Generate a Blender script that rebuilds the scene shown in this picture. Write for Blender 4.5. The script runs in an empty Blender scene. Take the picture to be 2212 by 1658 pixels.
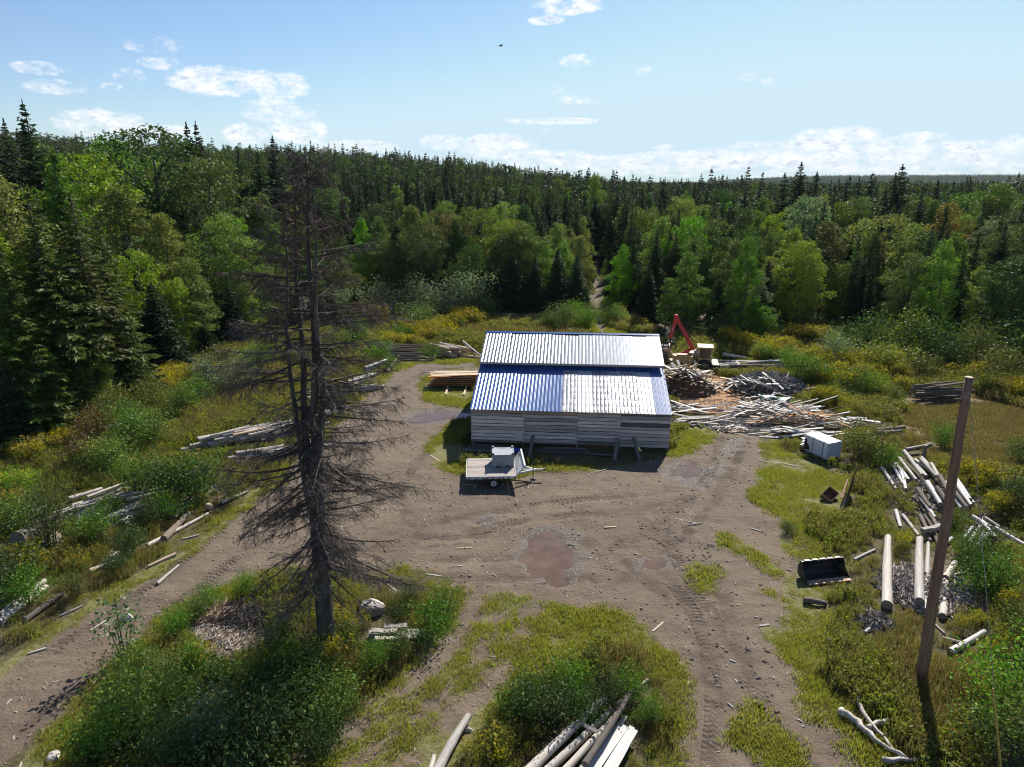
import bpy, math, random
import numpy as np
from mathutils import Vector, Matrix, Euler

random.seed(7)
RNG = np.random.default_rng(11)
SC = bpy.context.scene
COL = SC.collection
rad = math.radians

# ------------------------------------------------------------------ camera
CAM_H, PITCH = 15.5, 15.9
FPX, CX, CY = 2079 / 3000 * 2212, 1106.0, 829.0
cam_d = bpy.data.cameras.new("camera")
cam_d.sensor_width = 36.0
cam_d.lens = 36.0 * 2079 / 3000
cam_d.clip_start, cam_d.clip_end = 0.5, 20000
cam = bpy.data.objects.new("camera", cam_d)
cam.location = (0, 0, CAM_H)
cam.rotation_euler = (rad(90 - PITCH), 0, 0)
COL.objects.link(cam)
SC.camera = cam
# ------------------------------------------------------------------ exposure
SC.view_settings.view_transform = 'Standard'
SC.view_settings.look = 'None'
SC.view_settings.exposure = 0.75
SC.view_settings.gamma = 1.0
SC.view_settings.use_curve_mapping = False
SC.render.engine = 'CYCLES'
SC.cycles.max_bounces = 6
SC.cycles.diffuse_bounces = 2
SC.cycles.glossy_bounces = 3
SC.cycles.transmission_bounces = 4
SC.cycles.transparent_max_bounces = 6
SC.cycles.use_denoising = True
SC.cycles.denoiser = 'OPENIMAGEDENOISE'
SC.cycles.denoising_input_passes = 'RGB_ALBEDO_NORMAL'
SC.cycles.denoising_prefilter = 'ACCURATE'
SC.cycles.filter_width = 1.1
SC.cycles.sample_clamp_indirect = 4.0
# ------------------------------------------------------------------ sun
SUN_EL, SUN_AZ = 39.5, 23.5
sd = Vector((math.sin(rad(SUN_AZ)) * math.cos(rad(SUN_EL)), math.cos(rad(SUN_AZ)) * math.cos(rad(SUN_EL)), math.sin(rad(SUN_EL))))
sun_d = bpy.data.lights.new("sun", 'SUN')
sun_d.energy = 4.9
sun_d.angle = rad(0.53)
sun_d.color = (1.0, 0.955, 0.88)
sun = bpy.data.objects.new("sun", sun_d)
sun.rotation_euler = (-sd).to_track_quat('-Z', 'Y').to_euler()
sun.location = (30, 60, 80)
COL.objects.link(sun)


# ------------------------------------------------------------------ pixel -> world helpers (photo measured at 2212 px width)
def ray(px, py):
    x = (px - CX) / FPX
    y = -(py - CY) / FPX
    c, s = math.cos(rad(PITCH)), math.sin(rad(PITCH))
    return Vector((x, c + y * s, -s + y * c))


def G(px, py, z=0.0):
    d = ray(px, py)
    t = (z - CAM_H) / d.z
    return Vector((d.x * t, d.y * t, z))


def atY(px, py, Y):
    d = ray(px, py)
    t = Y / d.y
    return Vector((d.x * t, Y, CAM_H + d.z * t))


# ------------------------------------------------------------------ node helper
class NT:
    def __init__(self, tree):
        self.t = tree
        tree.nodes.clear()

    def n(self, kind, **kw):
        nd = self.t.nodes.new(kind)
        for k, v in kw.items():
            if k.startswith('i_'):
                nd.inputs[k[2:].replace('_', ' ')].default_value = v
            else:
                setattr(nd, k, v)
        return nd

    def put(self, sock, v):
        if isinstance(v, bpy.types.NodeSocket):
            self.t.links.new(v, sock)
        else:
            try:
                sock.default_value = v
            except TypeError:
                sock.default_value = (v, v, v, 1) if not hasattr(v, '__len__') else tuple(v) + (1,)
            except ValueError:
                sock.default_value = tuple(v) + (1,)

    def m(self, op, a, b=None, c=None, clamp=False):
        nd = self.t.nodes.new('ShaderNodeMath')
        nd.operation = op
        nd.use_clamp = clamp
        self.put(nd.inputs[0], a)
        if b is not None:
            self.put(nd.inputs[1], b)
        if c is not None:
            self.put(nd.inputs[2], c)
        return nd.outputs[0]

    def mix(self, fac, a, b, mode='MIX'):
        nd = self.t.nodes.new('ShaderNodeMix')
        nd.data_type = 'RGBA'
        nd.blend_type = mode
        nd.clamp_factor = True
        self.put(nd.inputs[0], fac)
        self.put(nd.inputs[6], a)
        self.put(nd.inputs[7], b)
        return nd.outputs[2]

    def noise(self, vec, scale, detail=4, rough=0.55, out=0, dist=0.0):
        nd = self.t.nodes.new('ShaderNodeTexNoise')
        if vec is not None:
            self.put(nd.inputs['Vector'], vec)
        nd.inputs['Scale'].default_value = scale
        nd.inputs['Detail'].default_value = detail
        nd.inputs['Roughness'].default_value = rough
        nd.inputs['Distortion'].default_value = dist
        return nd.outputs[out]

    def ss(self, v, lo, hi, a=0.0, b=1.0):
        nd = self.t.nodes.new('ShaderNodeMapRange')
        nd.interpolation_type = 'SMOOTHSTEP'
        self.put(nd.inputs[0], v)
        for i, x in enumerate((lo, hi, a, b)):
            self.put(nd.inputs[i + 1], x)
        return nd.outputs[0]

    def bump(self, h, strength, dist=0.02):
        nd = self.t.nodes.new('ShaderNodeBump')
        nd.inputs['Strength'].default_value = strength
        nd.inputs['Distance'].default_value = dist
        self.put(nd.inputs['Height'], h)
        return nd.outputs[0]

    def xyz(self, v):
        nd = self.t.nodes.new('ShaderNodeSeparateXYZ')
        self.put(nd.inputs[0], v)
        return nd.outputs

    def comb(self, x, y, z):
        nd = self.t.nodes.new('ShaderNodeCombineXYZ')
        for i, v in enumerate((x, y, z)):
            self.put(nd.inputs[i], v)
        return nd.outputs[0]


# ------------------------------------------------------------------ sky
world = bpy.data.worlds.new("World")
SC.world = world
world.use_nodes = True
w = NT(world.node_tree)
sky = w.n('ShaderNodeTexSky', sky_type='NISHITA', sun_disc=False)
sky.sun_elevation = rad(SUN_EL)
sky.sun_rotation = rad(SUN_AZ)
sky.altitude = 100
sky.air_density = 1.0
sky.dust_density = 0.35
sky.ozone_density = 1.6
SKY_STRENGTH = 0.0505
bg = w.n('ShaderNodeBackground')
bg.inputs['Strength'].default_value = SKY_STRENGTH
sr = w.n('ShaderNodeSeparateColor')
w.put(sr.inputs[0], sky.outputs[0])
cr = w.n('ShaderNodeCombineColor')
for i_, (k_, top_) in enumerate(((1.12, 0.388), (1.25, 0.504), (1.45, 0.576))):   # clear northern air; the white band low in the sky is held back
    v_ = w.m('MULTIPLY', sr.outputs[i_], SKY_STRENGTH * k_)
    w.put(cr.inputs[i_], w.m('DIVIDE', w.m('SMOOTH_MIN', v_, top_, 0.1), SKY_STRENGTH))
w.put(bg.inputs['Color'], cr.outputs[0])
geo = w.n('ShaderNodeTexCoord')
dx, dy, dz = w.xyz(geo.outputs['Generated'])
az = w.m('MULTIPLY', w.m('ARCTAN2', dx, dy), 180 / math.pi)
el = w.m('MULTIPLY', w.m('ARCSINE', dz), 180 / math.pi)
ae = w.comb(az, w.m('MULTIPLY', el, 1.7), 0.0)
wob = w.noise(ae, 0.9, 3, 0.6)
n1 = w.noise(ae, 0.62, 6, 0.58, dist=0.3)
n2 = w.noise(ae, 2.0, 6, 0.6, dist=0.2)


def azel(px, py):
    d = ray(px, py).normalized()
    return math.degrees(math.atan2(d.x, d.y)), math.degrees(math.asin(d.z))


blob_sum = None
# centre px, half width px, half height px, weight
BLOBS = [(470, 175, 95, 30, 1.0), (600, 185, 62, 30, 1.0), (585, 238, 55, 30, .75), (640, 252, 42, 22, .8), (650, 285, 52, 26, 1.0), (625, 265, 52, 26, .7),
         (215, 265, 85, 27, 1.0), (330, 285, 95, 16, .9), (530, 292, 45, 22, .9), (770, 318, 90, 14, .95),
         (85, 148, 60, 14, .62), (118, 188, 62, 15, .72), (330, 98, 62, 20, .42), (345, 136, 45, 15, .62), (280, 165, 34, 18, .45), (240, 187, 24, 8, .5),
         (1225, 10, 70, 22, .9), (1180, 44, 34, 11, .85), (1245, 132, 34, 15, .7), (1385, 151, 22, 10, .5), (1615, 166, 22, 9, .6),
         (1255, 215, 50, 13, .45), (1195, 194, 26, 11, .4), (1200, 262, 100, 7, .8), (1180, 283, 20, 7, .3), (1440, 318, 26, 6, .55), (1462, 302, 16, 6, .5), (1660, 175, 16, 7, .45),
         (960, 308, 45, 16, .9), (1075, 318, 75, 26, 1.0), (1190, 348, 90, 22, .95), (1320, 352, 140, 17, .95), (1480, 350, 140, 22, 1.0), (1640, 335, 130, 26, 1.0),
         (1810, 308, 110, 30, 1.05), (1840, 345, 200, 32, 1.0), (1985, 298, 60, 12, .7), (2060, 335, 150, 28, 1.0), (2210, 330, 120, 34, 1.0), (1600, 374, 380, 9, .6), (2050, 368, 260, 11, .7)]
for (bx, by, rw, rh, wt) in BLOBS:
    a0, e0 = azel(bx, by)
    a1, _ = azel(bx + rw, by)
    _, e1 = azel(bx, by - rh)
    u = w.m('MULTIPLY', w.m('SUBTRACT', az, a0), 1.0 / (a1 - a0))
    v = w.m('MULTIPLY', w.m('SUBTRACT', el, e0), 1.0 / (e1 - e0))
    q = w.m('ADD', w.m('MULTIPLY', u, u), w.m('MULTIPLY', v, v))
    b = w.m('MULTIPLY', w.m('SUBTRACT', 1.75, q, clamp=True), wt)
    blob_sum = b if blob_sum is None else w.m('MAXIMUM', blob_sum, b)
# an ordinary low cumulus band all round the horizon, outside the view as well
band = w.m('MULTIPLY', w.ss(el, 0.2, 1.0), w.ss(el, 6.5, 2.5))
outside = w.ss(w.m('ABSOLUTE', az), 37, 45)
band = w.m('MULTIPLY', w.m('MULTIPLY', band, outside), w.ss(w.noise(ae, 0.11, 4), 0.46, 0.62))
blob_sum = w.m('MAXIMUM', blob_sum, band)
d0 = w.m('ADD', w.m('MULTIPLY', blob_sum, 1.05), w.m('MULTIPLY', w.m('SUBTRACT', n1, 0.5), 3.6))
d0 = w.m('ADD', d0, w.m('MULTIPLY', w.m('SUBTRACT', n2, 0.5), 1.7))
d0 = w.m('MULTIPLY', d0, w.ss(blob_sum, 0.02, 0.4))
cov = w.m('POWER', w.ss(d0, 0.1, 1.7), 1.1)
# thick parts turn blue-grey, thin rims stay bright
ae2 = w.comb(az, w.m('MULTIPLY', el, 2.6), 5.0)
thick = w.m('MULTIPLY', w.ss(w.noise(ae2, 0.8, 8, 0.64), 0.46, 0.66), w.ss(d0, 0.7, 1.4))
ccol = w.mix(w.m('MULTIPLY', thick, 0.9), (0.66, 0.66, 0.67), (0.335, 0.395, 0.5))
cbg = w.n('ShaderNodeBackground')
w.put(cbg.inputs['Color'], ccol)
mx = w.n('ShaderNodeMixShader')
w.put(mx.inputs[0], w.m('MULTIPLY', cov, 0.95))
w.put(mx.inputs[1], bg.outputs[0])
w.put(mx.inputs[2], cbg.outputs[0])
wo = w.n('ShaderNodeOutputWorld')
w.put(wo.inputs[0], mx.outputs[0])


# ------------------------------------------------------------------ materials
def mat(name):
    m = bpy.data.materials.new(name)
    m.use_nodes = True
    return m, NT(m.node_tree)


def finish(nt, shader):
    o = nt.n('ShaderNodeOutputMaterial')
    nt.put(o.inputs[0], shader)


def principled(nt, col, rough=0.6, metallic=0.0, spec=0.5, normal=None, **kw):
    p = nt.n('ShaderNodeBsdfPrincipled')
    nt.put(p.inputs['Base Color'], col)
    nt.put(p.inputs['Roughness'], rough)
    nt.put(p.inputs['Metallic'], metallic)
    nt.put(p.inputs['Specular IOR Level'], spec)
    if normal is not None:
        nt.put(p.inputs['Normal'], normal)
    for k, v in kw.items():
        nt.put(p.inputs[k.replace('_', ' ')], v)
    return p.outputs[0]


def leaf_material(name, tint=None, var=0.35, trans=0.4, rough=0.42, spec=0.35, col2=None):
    """Foliage: colour from the object's own colour (or TINT), varied leaf to leaf and plant to plant."""
    m, t = mat(name)
    oi = t.n('ShaderNodeObjectInfo')
    ge = t.n('ShaderNodeNewGeometry')
    base = oi.outputs['Color'] if tint is None else tint
    rnd = t.n('ShaderNodeTexWhiteNoise', noise_dimensions='2D')
    t.put(rnd.inputs['Vector'], t.comb(ge.outputs['Random Per Island'], oi.outputs['Random'], 0))
    hs = t.n('ShaderNodeHueSaturation')
    t.put(hs.inputs['Color'], base)
    t.put(hs.inputs['Hue'], t.m('ADD', 0.5, t.m('ADD', t.m('MULTIPLY', t.m('SUBTRACT', rnd.outputs[0], 0.5), 0.06), t.m('MULTIPLY', t.m('SUBTRACT', oi.outputs['Random'], 0.5), 0.05))))
    t.put(hs.inputs['Saturation'], t.m('ADD', 0.85, t.m('MULTIPLY', oi.outputs['Random'], 0.3)))
    v = t.m('ADD', 1.0 - var * 0.9, t.m('MULTIPLY', ge.outputs['Random Per Island'], var * 1.8))
    t.put(hs.inputs['Value'], t.m('MULTIPLY', v, t.m('ADD', 0.8, t.m('MULTIPLY', oi.outputs['Random'], 0.4))))
    c = hs.outputs[0]
    if col2 is not None:
        c = t.mix(t.ss(rnd.outputs[0], 0.55, 0.9), c, col2)
    p = principled(t, c, rough, 0, spec)
    tr = t.n('ShaderNodeBsdfTranslucent')
    t.put(tr.inputs['Color'], t.mix(1.0, c, (1.15, 1.2, 0.6), 'MULTIPLY'))
    mxs = t.n('ShaderNodeMixShader')
    mxs.inputs[0].default_value = trans
    t.put(mxs.inputs[1], p)
    t.put(mxs.inputs[2], tr.outputs[0])
    finish(t, mxs.outputs[0])
    return m


def wood_material(name, c1, c2, grain=(2.0, 30.0, 30.0), rough=0.75, blot=0.5, dark=(0.05, 0.045, 0.04), dark_amt=0.0, objvar=0.5, spec=0.25, bump=0.25):
    m, t = mat(name)
    tc = t.n('ShaderNodeTexCoord')
    oi = t.n('ShaderNodeObjectInfo')
    mp = t.n('ShaderNodeMapping')
    t.put(mp.inputs['Vector'], tc.outputs['Object'])
    mp.inputs['Scale'].default_value = grain
    t.put(mp.inputs['Location'], t.comb(t.m('MULTIPLY', oi.outputs['Random'], 50), t.m('MULTIPLY', oi.outputs['Random'], 23), 0))
    g = t.noise(mp.outputs[0], 1.0, 6, 0.65)
    c = t.mix(t.ss(g, 0.3, 0.72), c1, c2)
    if dark_amt:
        d = t.noise(mp.outputs[0], 0.7, 5, 0.7)
        c = t.mix(t.m('MULTIPLY', t.ss(d, 0.55, 0.68), dark_amt), c, dark)
    hs = t.n('ShaderNodeHueSaturation')
    t.put(hs.inputs['Color'], c)
    t.put(hs.inputs['Value'], t.m('ADD', 1 - objvar * 0.6, t.m('MULTIPLY', oi.outputs['Random'], objvar)))
    t.put(hs.inputs['Saturation'], t.m('ADD', 0.8, t.m('MULTIPLY', oi.outputs['Random'], 0.4)))
    finish(t, principled(t, hs.outputs[0], rough, 0, spec, t.bump(g, bump, 0.02)))
    return m


def plain(name, col, rough=0.5, metallic=0.0, spec=0.5, nscale=6.0, var=0.25, dirt=None, dirt_amt=0.4, bump=0.0):
    m, t = mat(name)
    tc = t.n('ShaderNodeTexCoord')
    g = t.noise(tc.outputs['Object'], nscale, 6, 0.65)
    c = t.mix(t.ss(g, 0.3, 0.7), tuple(x * (1 - var) for x in col), tuple(min(1, x * (1 + var)) for x in col))
    if dirt is not None:
        g2 = t.noise(tc.outputs['Object'], nscale * 0.6, 7, 0.7)
        c = t.mix(t.m('MULTIPLY', t.ss(g2, 0.5, 0.68), dirt_amt), c, dirt)
    nrm = t.bump(g, bump, 0.02) if bump else None
    finish(t, principled(t, c, rough, metallic, spec, nrm))
    return m


M = {}
M['leaf'] = leaf_material('leaf', None, 0.5, 0.25, 0.55, 0.12)
M['needle'] = leaf_material('needle', None, 0.45, 0.25, 0.6, 0.12)
M['far_spruce'] = leaf_material('far_spruce', (0.03, 0.046, 0.024), 0.45, 0.22, 0.5, 0.2)
for _k, _c in dict(green=(0.07, 0.115, 0.027), olive=(0.08, 0.1, 0.028), yellow=(0.12, 0.155, 0.032), dark=(0.038, 0.066, 0.023)).items():
    M['far_' + _k] = leaf_material('far_' + _k, _c, 0.45, 0.2, 0.6, 0.1)
M['bark'] = wood_material('bark', (0.055, 0.045, 0.038), (0.13, 0.11, 0.095), (6, 6, 1.2), 0.9, bump=0.6)
M['birch_bark'] = wood_material('birch_bark', (0.42, 0.40, 0.37), (0.6, 0.58, 0.55), (1.5, 1.5, 9), 0.7, dark_amt=0.9)
M['stem'] = plain('stem', (0.09, 0.07, 0.045), 0.8)
M['short_grass'] = leaf_material('short_grass', (0.235, 0.26, 0.05), 0.45, 0.4, 0.55, 0.2, (0.32, 0.26, 0.1))
M['dry_weed'] = leaf_material('dry_weed', (0.21, 0.155, 0.088), 0.5, 0.38, 0.6, 0.15, (0.14, 0.15, 0.048))
M['green_weed'] = leaf_material('green_weed', (0.15, 0.185, 0.036), 0.5, 0.48, 0.5, 0.2, (0.23, 0.2, 0.05))
M['gold_flower'] = leaf_material('gold_flower', (0.38, 0.31, 0.035), 0.35, 0.3, 0.7, 0.1, (0.24, 0.24, 0.05))
M['log_white'] = wood_material('log_white', (0.3, 0.25, 0.2), (0.6, 0.56, 0.51), (5, 9, 9), 0.7, dark=(0.17, 0.13, 0.1), dark_amt=0.9, objvar=0.35)
M['log_bark'] = wood_material('log_bark', (0.09, 0.07, 0.055), (0.24, 0.195, 0.16), (3, 12, 12), 0.9, dark_amt=0.5)
M['log_tan'] = wood_material('log_tan', (0.36, 0.25, 0.17), (0.62, 0.5, 0.38), (2.5, 12, 12), 0.75, dark=(0.17, 0.11, 0.07), dark_amt=0.6)
M['log_birch'] = wood_material('log_birch', (0.45, 0.43, 0.4), (0.66, 0.64, 0.62), (6, 9, 9), 0.65, dark_amt=1.0, objvar=0.3)
M['cut_wood'] = plain('cut_wood', (0.45, 0.33, 0.2), 0.85, var=0.3)
M['cut_grey'] = plain('cut_grey', (0.2, 0.17, 0.14), 0.9, var=0.4)
M['board_fresh'] = wood_material('board_fresh', (0.46, 0.31, 0.17), (0.68, 0.52, 0.34), (1.2, 25, 25), 0.65, objvar=0.3)
M['board_orange'] = wood_material('board_orange', (0.42, 0.19, 0.085), (0.58, 0.31, 0.16), (1.2, 25, 25), 0.7, objvar=0.35)
M['board_grey'] = wood_material('board_grey', (0.24, 0.205, 0.175), (0.47, 0.43, 0.385), (1.2, 25, 25), 0.7, objvar=0.55, dark_amt=0.25)
M['board_white'] = wood_material('board_white', (0.4, 0.37, 0.33), (0.66, 0.63, 0.59), (1.2, 25, 25), 0.55, objvar=0.3)
M['wall_board'] = wood_material('wall_board', (0.4, 0.335, 0.3), (0.66, 0.57, 0.53), (1.4, 30, 30), 0.8, objvar=0.75, dark=(0.12, 0.10, 0.09), dark_amt=0.45)
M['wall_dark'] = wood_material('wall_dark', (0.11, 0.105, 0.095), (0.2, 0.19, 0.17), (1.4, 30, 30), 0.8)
M['wall_pink'] = wood_material('wall_pink', (0.44, 0.25, 0.17), (0.56, 0.36, 0.26), (1.4, 30, 30), 0.8)
M['deck_board'] = wood_material('deck_board', (0.25, 0.21, 0.172), (0.43, 0.375, 0.32), (1.2, 26, 26), 0.7, objvar=0.35)
M['white_paint'] = plain('white_paint', (0.52, 0.52, 0.52), 0.4, var=0.06, dirt=(0.35, 0.31, 0.28), dirt_amt=0.35)
M['grey_plastic'] = plain('grey_plastic', (0.27, 0.28, 0.3), 0.5, var=0.08)
M['dark_steel'] = plain('dark_steel', (0.03, 0.03, 0.033), 0.5, 0.5, var=0.3)
M['black_paint'] = plain('black_paint', (0.018, 0.018, 0.02), 0.42, var=0.3, dirt=(0.11, 0.08, 0.06), dirt_amt=0.25)
M['rust'] = plain('rust', (0.21, 0.10, 0.055), 0.85, 0.1, var=0.4, nscale=12, dirt=(0.06, 0.035, 0.025), dirt_amt=0.6)
M['rust_worn'] = plain('rust_worn', (0.42, 0.26, 0.18), 0.7, 0.2, var=0.3, nscale=9, dirt=(0.2, 0.1, 0.06), dirt_amt=0.6)
M['red_paint'] = plain('red_paint', (0.48, 0.016, 0.03), 0.35, var=0.15, dirt=(0.12, 0.03, 0.03), dirt_amt=0.4)
M['yellow_paint'] = plain('yellow_paint', (0.52, 0.33, 0.14), 0.5, var=0.15, dirt=(0.2, 0.11, 0.05), dirt_amt=0.55)
M['tyre'] = plain('tyre', (0.02, 0.02, 0.02), 0.8, var=0.3)
M['glass'] = plain('glass', (0.03, 0.04, 0.04), 0.08, var=0.1)
M['wire'] = plain('wire', (0.3, 0.3, 0.3), 0.4, 0.7)
M['guard'] = plain('guard', (0.6, 0.38, 0.06), 0.5)
M['tarp'] = plain('tarp', (0.012, 0.10, 0.075), 0.35, var=0.3, bump=0.4)
M['blue_tarp'] = plain('blue_tarp', (0.02, 0.07, 0.4), 0.4)
M['rock'] = plain('rock', (0.44, 0.39, 0.34), 0.85, var=0.3, nscale=5, bump=0.5, dirt=(0.2, 0.17, 0.14), dirt_amt=0.5)
M['pebble'] = plain('pebble', (0.2, 0.175, 0.15), 0.9, var=0.4, nscale=8)
M['hose'] = plain('hose', (0.45, 0.4, 0.3), 0.5)
M['clod'] = plain('clod', (0.085, 0.062, 0.049), 0.95, var=0.4, nscale=20)
M['slab_core_shade'] = plain('slab_core_shade', (0.085, 0.045, 0.026), 0.9, var=0.6, nscale=9)  # dark brown carries the shade under the heap's slabs
M['purlin'] = plain('purlin', (0.35, 0.25, 0.17), 0.8)
M['dead_bark'] = wood_material('dead_bark', (0.05, 0.042, 0.036), (0.17, 0.148, 0.13), (5, 5, 1.5), 0.9, objvar=0.3, bump=0.6, dark=(0.14, 0.155, 0.1), dark_amt=0.35)
M['twig'] = wood_material('twig', (0.06, 0.049, 0.042), (0.14, 0.118, 0.102), (2, 2, 2), 0.9, dark=(0.11, 0.125, 0.07), dark_amt=0.4)
M['twig_red'] = plain('twig_red', (0.1, 0.06, 0.047), 0.85, var=0.35)
M['pole_wood'] = wood_material('pole_wood', (0.19, 0.088, 0.045), (0.36, 0.19, 0.105), (14, 14, 0.8), 0.8, objvar=0.05, dark=(0.05, 0.03, 0.02), dark_amt=0.6)

# roof steel
m, t = mat('roof_steel')
tc = t.n('ShaderNodeTexCoord')
oi = t.n('ShaderNodeObjectInfo')
g = t.noise(tc.outputs['Object'], 0.9, 4, 0.5)
g2 = t.noise(tc.outputs['Object'], 14, 4, 0.6)
c = t.mix(t.ss(g2, 0.3, 0.75), (0.026, 0.085, 0.25), (0.036, 0.105, 0.29))
finish(t, principled(t, c, 0.24, 0.0, 0.6, t.bump(g, 0.15, 0.03)))
M['roof_steel'] = m
m, t = mat('roof_zinc')
tc = t.n('ShaderNodeTexCoord')
g = t.noise(tc.outputs['Object'], 1.1, 4, 0.5)
g2 = t.noise(tc.outputs['Object'], 14, 4, 0.6)
c = t.mix(t.ss(g2, 0.3, 0.75), (0.16, 0.172, 0.2), (0.21, 0.222, 0.245))
finish(t, principled(t, c, t.m('ADD', 0.26, t.m('MULTIPLY', g2, 0.08)), 0.8, 0.4, t.bump(g, 0.3, 0.03)))
M['roof_zinc'] = m
# clear corrugated sheet
m, t = mat('clear_sheet')
tc = t.n('ShaderNodeTexCoord')
g = t.noise(tc.outputs['Object'], 2.2, 5, 0.6)
oi = t.n('ShaderNodeObjectInfo')
gd = t.noise(tc.outputs['Object'], 3.1, 5, 0.62)
pat = t.m('ADD', t.m('MULTIPLY', gd, 0.7), t.m('MULTIPLY', oi.outputs['Random'], 0.35))
p = principled(t, t.mix(t.ss(pat, 0.4, 0.62), (0.2, 0.22, 0.25), (0.56, 0.58, 0.6)), t.m('ADD', 0.22, t.m('MULTIPLY', pat, 0.25)), 0.1, 1.0)
tr = t.n('ShaderNodeBsdfTranslucent')
tr.inputs[0].default_value = (0.55, 0.58, 0.62, 1)
mxs = t.n('ShaderNodeMixShader')
mxs.inputs[0].default_value = 0.3
t.put(mxs.inputs[1], p)
t.put(mxs.inputs[2], tr.outputs[0])
finish(t, mxs.outputs[0])
M['clear_sheet'] = m
# wrapped bundle: white film; end sheet printed with a blue-grey diamond lattice
for nm, lattice in (('wrap', False), ('wrap_end', True)):
    m, t = mat(nm)
    tc = t.n('ShaderNodeTexCoord')
    g = t.noise(tc.outputs['Object'], 3.0, 5, 0.6)
    c = t.mix(t.ss(g, 0.35, 0.7), (0.52, 0.54, 0.6), (0.66, 0.67, 0.71))
    if lattice:
        X, Y, Z = t.xyz(tc.outputs['Object'])
        lines = None
        for sgn in (1, -1):
            f = t.m('FRACT', t.m('MULTIPLY', t.m('ADD', t.m('MULTIPLY', Y, sgn * 1.0), Z), 5.2))
            l = t.m('LESS_THAN', t.m('ABSOLUTE', t.m('SUBTRACT', f, 0.5)), 0.1)
            lines = l if lines is None else t.m('MAXIMUM', lines, l)
        c = t.mix(lines, c, (0.2, 0.23, 0.36))
    tear = t.noise(tc.outputs['Object'], 1.4, 4, 0.55)
    c = t.mix(t.ss(tear, 0.66, 0.68), c, (0.05, 0.04, 0.04)) if lattice else c
    finish(t, principled(t, c, 0.35, 0, 0.5, t.bump(g, 0.35, 0.04)))
    M[nm] = m
# puddle water
m, t = mat('muddy_water')
tc = t.n('ShaderNodeTexCoord')
g = t.noise(tc.outputs['Object'], 0.8, 5, 0.6)
g2 = t.noise(tc.outputs['Object'], 6, 3, 0.5)
c = t.mix(t.ss(g, 0.35, 0.7), (0.1, 0.065, 0.045), (0.142, 0.096, 0.069))
finish(t, principled(t, c, 0.05, 0, 0.16, t.bump(g2, 0.05, 0.01)))
M['muddy_water'] = m

# ground: what lies where comes from two vertex masks (bare dirt, worn turf, brown field / sawdust, mud, chips)
m, t = mat('ground')
tc = t.n('ShaderNodeTexCoord')
P = tc.outputs['Object']
at1 = t.n('ShaderNodeAttribute', attribute_name='mask_a')
at2 = t.n('ShaderNodeAttribute', attribute_name='mask_b')
A = t.n('ShaderNodeSeparateColor')
B = t.n('ShaderNodeSeparateColor')
t.put(A.inputs[0], at1.outputs['Color'])
t.put(B.inputs[0], at2.outputs['Color'])
nb = t.noise(P, 0.25, 5, 0.6)
nm_ = t.noise(P, 1.6, 7, 0.62)
nf = t.noise(P, 9.0, 6, 0.65)
ng = t.noise(P, 34.0, 4, 0.7)


def crisp(mask):
    k = t.m('ADD', mask, t.m('MULTIPLY', t.m('SUBTRACT', t.m('ADD', t.m('MULTIPLY', nm_, 0.5), t.m('MULTIPLY', nf, 0.5)), 0.5), 1.1))
    return t.ss(k, 0.35, 0.65)


soil = t.mix(t.ss(nm_, 0.35, 0.65), (0.05, 0.045, 0.02), (0.10, 0.085, 0.035))
soil = t.mix(t.ss(nf, 0.4, 0.7), soil, (0.13, 0.10, 0.05))
turf = t.mix(t.ss(nf, 0.35, 0.65), (0.12, 0.125, 0.035), (0.19, 0.165, 0.075))
brown = t.mix(t.ss(nf, 0.35, 0.7), (0.17, 0.11, 0.06), (0.26, 0.185, 0.11))
brown = t.mix(t.ss(nm_, 0.5, 0.7), brown, (0.15, 0.14, 0.05))
dirt = t.mix(t.ss(nb, 0.3, 0.7), (0.136, 0.101, 0.073), (0.176, 0.133, 0.094))
mpd = t.n('ShaderNodeMapping')
t.put(mpd.inputs['Vector'], P)
mpd.inputs['Rotation'].default_value = (0, 0, 0.5)
mpd.inputs['Scale'].default_value = (0.35, 1.6, 1)
ns_ = t.noise(mpd.outputs[0], 0.9, 8, 0.68, dist=0.6)
dirt = t.mix(t.m('MULTIPLY', t.ss(ns_, 0.5, 0.66), 0.6), dirt, (0.088, 0.061, 0.044))
dirt = t.mix(t.m('MULTIPLY', t.ss(t.noise(P, 3.3, 6, 0.7), 0.58, 0.7), 0.75), dirt, (0.061, 0.043, 0.029))
dirt = t.mix(t.m('MULTIPLY', t.ss(nm_, 0.5, 0.75), 0.5), dirt, (0.213, 0.170, 0.126))
dirt = t.mix(t.m('MULTIPLY', t.ss(nf, 0.52, 0.72), 0.55), dirt, (0.077, 0.054, 0.037))
dirt = t.mix(t.m('MULTIPLY', t.ss(ng, 0.62, 0.72), 0.7), dirt, (0.271, 0.239, 0.190))
dirt = t.mix(t.m('MULTIPLY', t.ss(ng, 0.38, 0.3), 0.6), dirt, (0.058, 0.042, 0.033))
lane = t.m('MULTIPLY', at1.outputs['Alpha'], t.ss(t.noise(P, 1.1, 6, 0.65), 0.36, 0.6))
dirt = t.mix(t.m('MULTIPLY', lane, 0.8), dirt, (0.085, 0.062, 0.047))
saw = t.mix(t.ss(nf, 0.3, 0.7), (0.284, 0.149, 0.065), (0.400, 0.246, 0.125))
chips = t.mix(t.ss(ng, 0.42, 0.62), (0.110, 0.074, 0.051), (0.271, 0.213, 0.155))
mud = t.mix(t.ss(nf, 0.3, 0.7), (0.077, 0.058, 0.044), (0.129, 0.104, 0.081))
col = t.mix(crisp(A.outputs[2]), soil, brown)
col = t.mix(crisp(A.outputs[1]), col, turf)
fd = crisp(A.outputs[0])
col = t.mix(fd, col, dirt)
col = t.mix(crisp(B.outputs[2]), col, chips)
col = t.mix(crisp(B.outputs[0]), col, saw)
fm = crisp(B.outputs[1])
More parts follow.
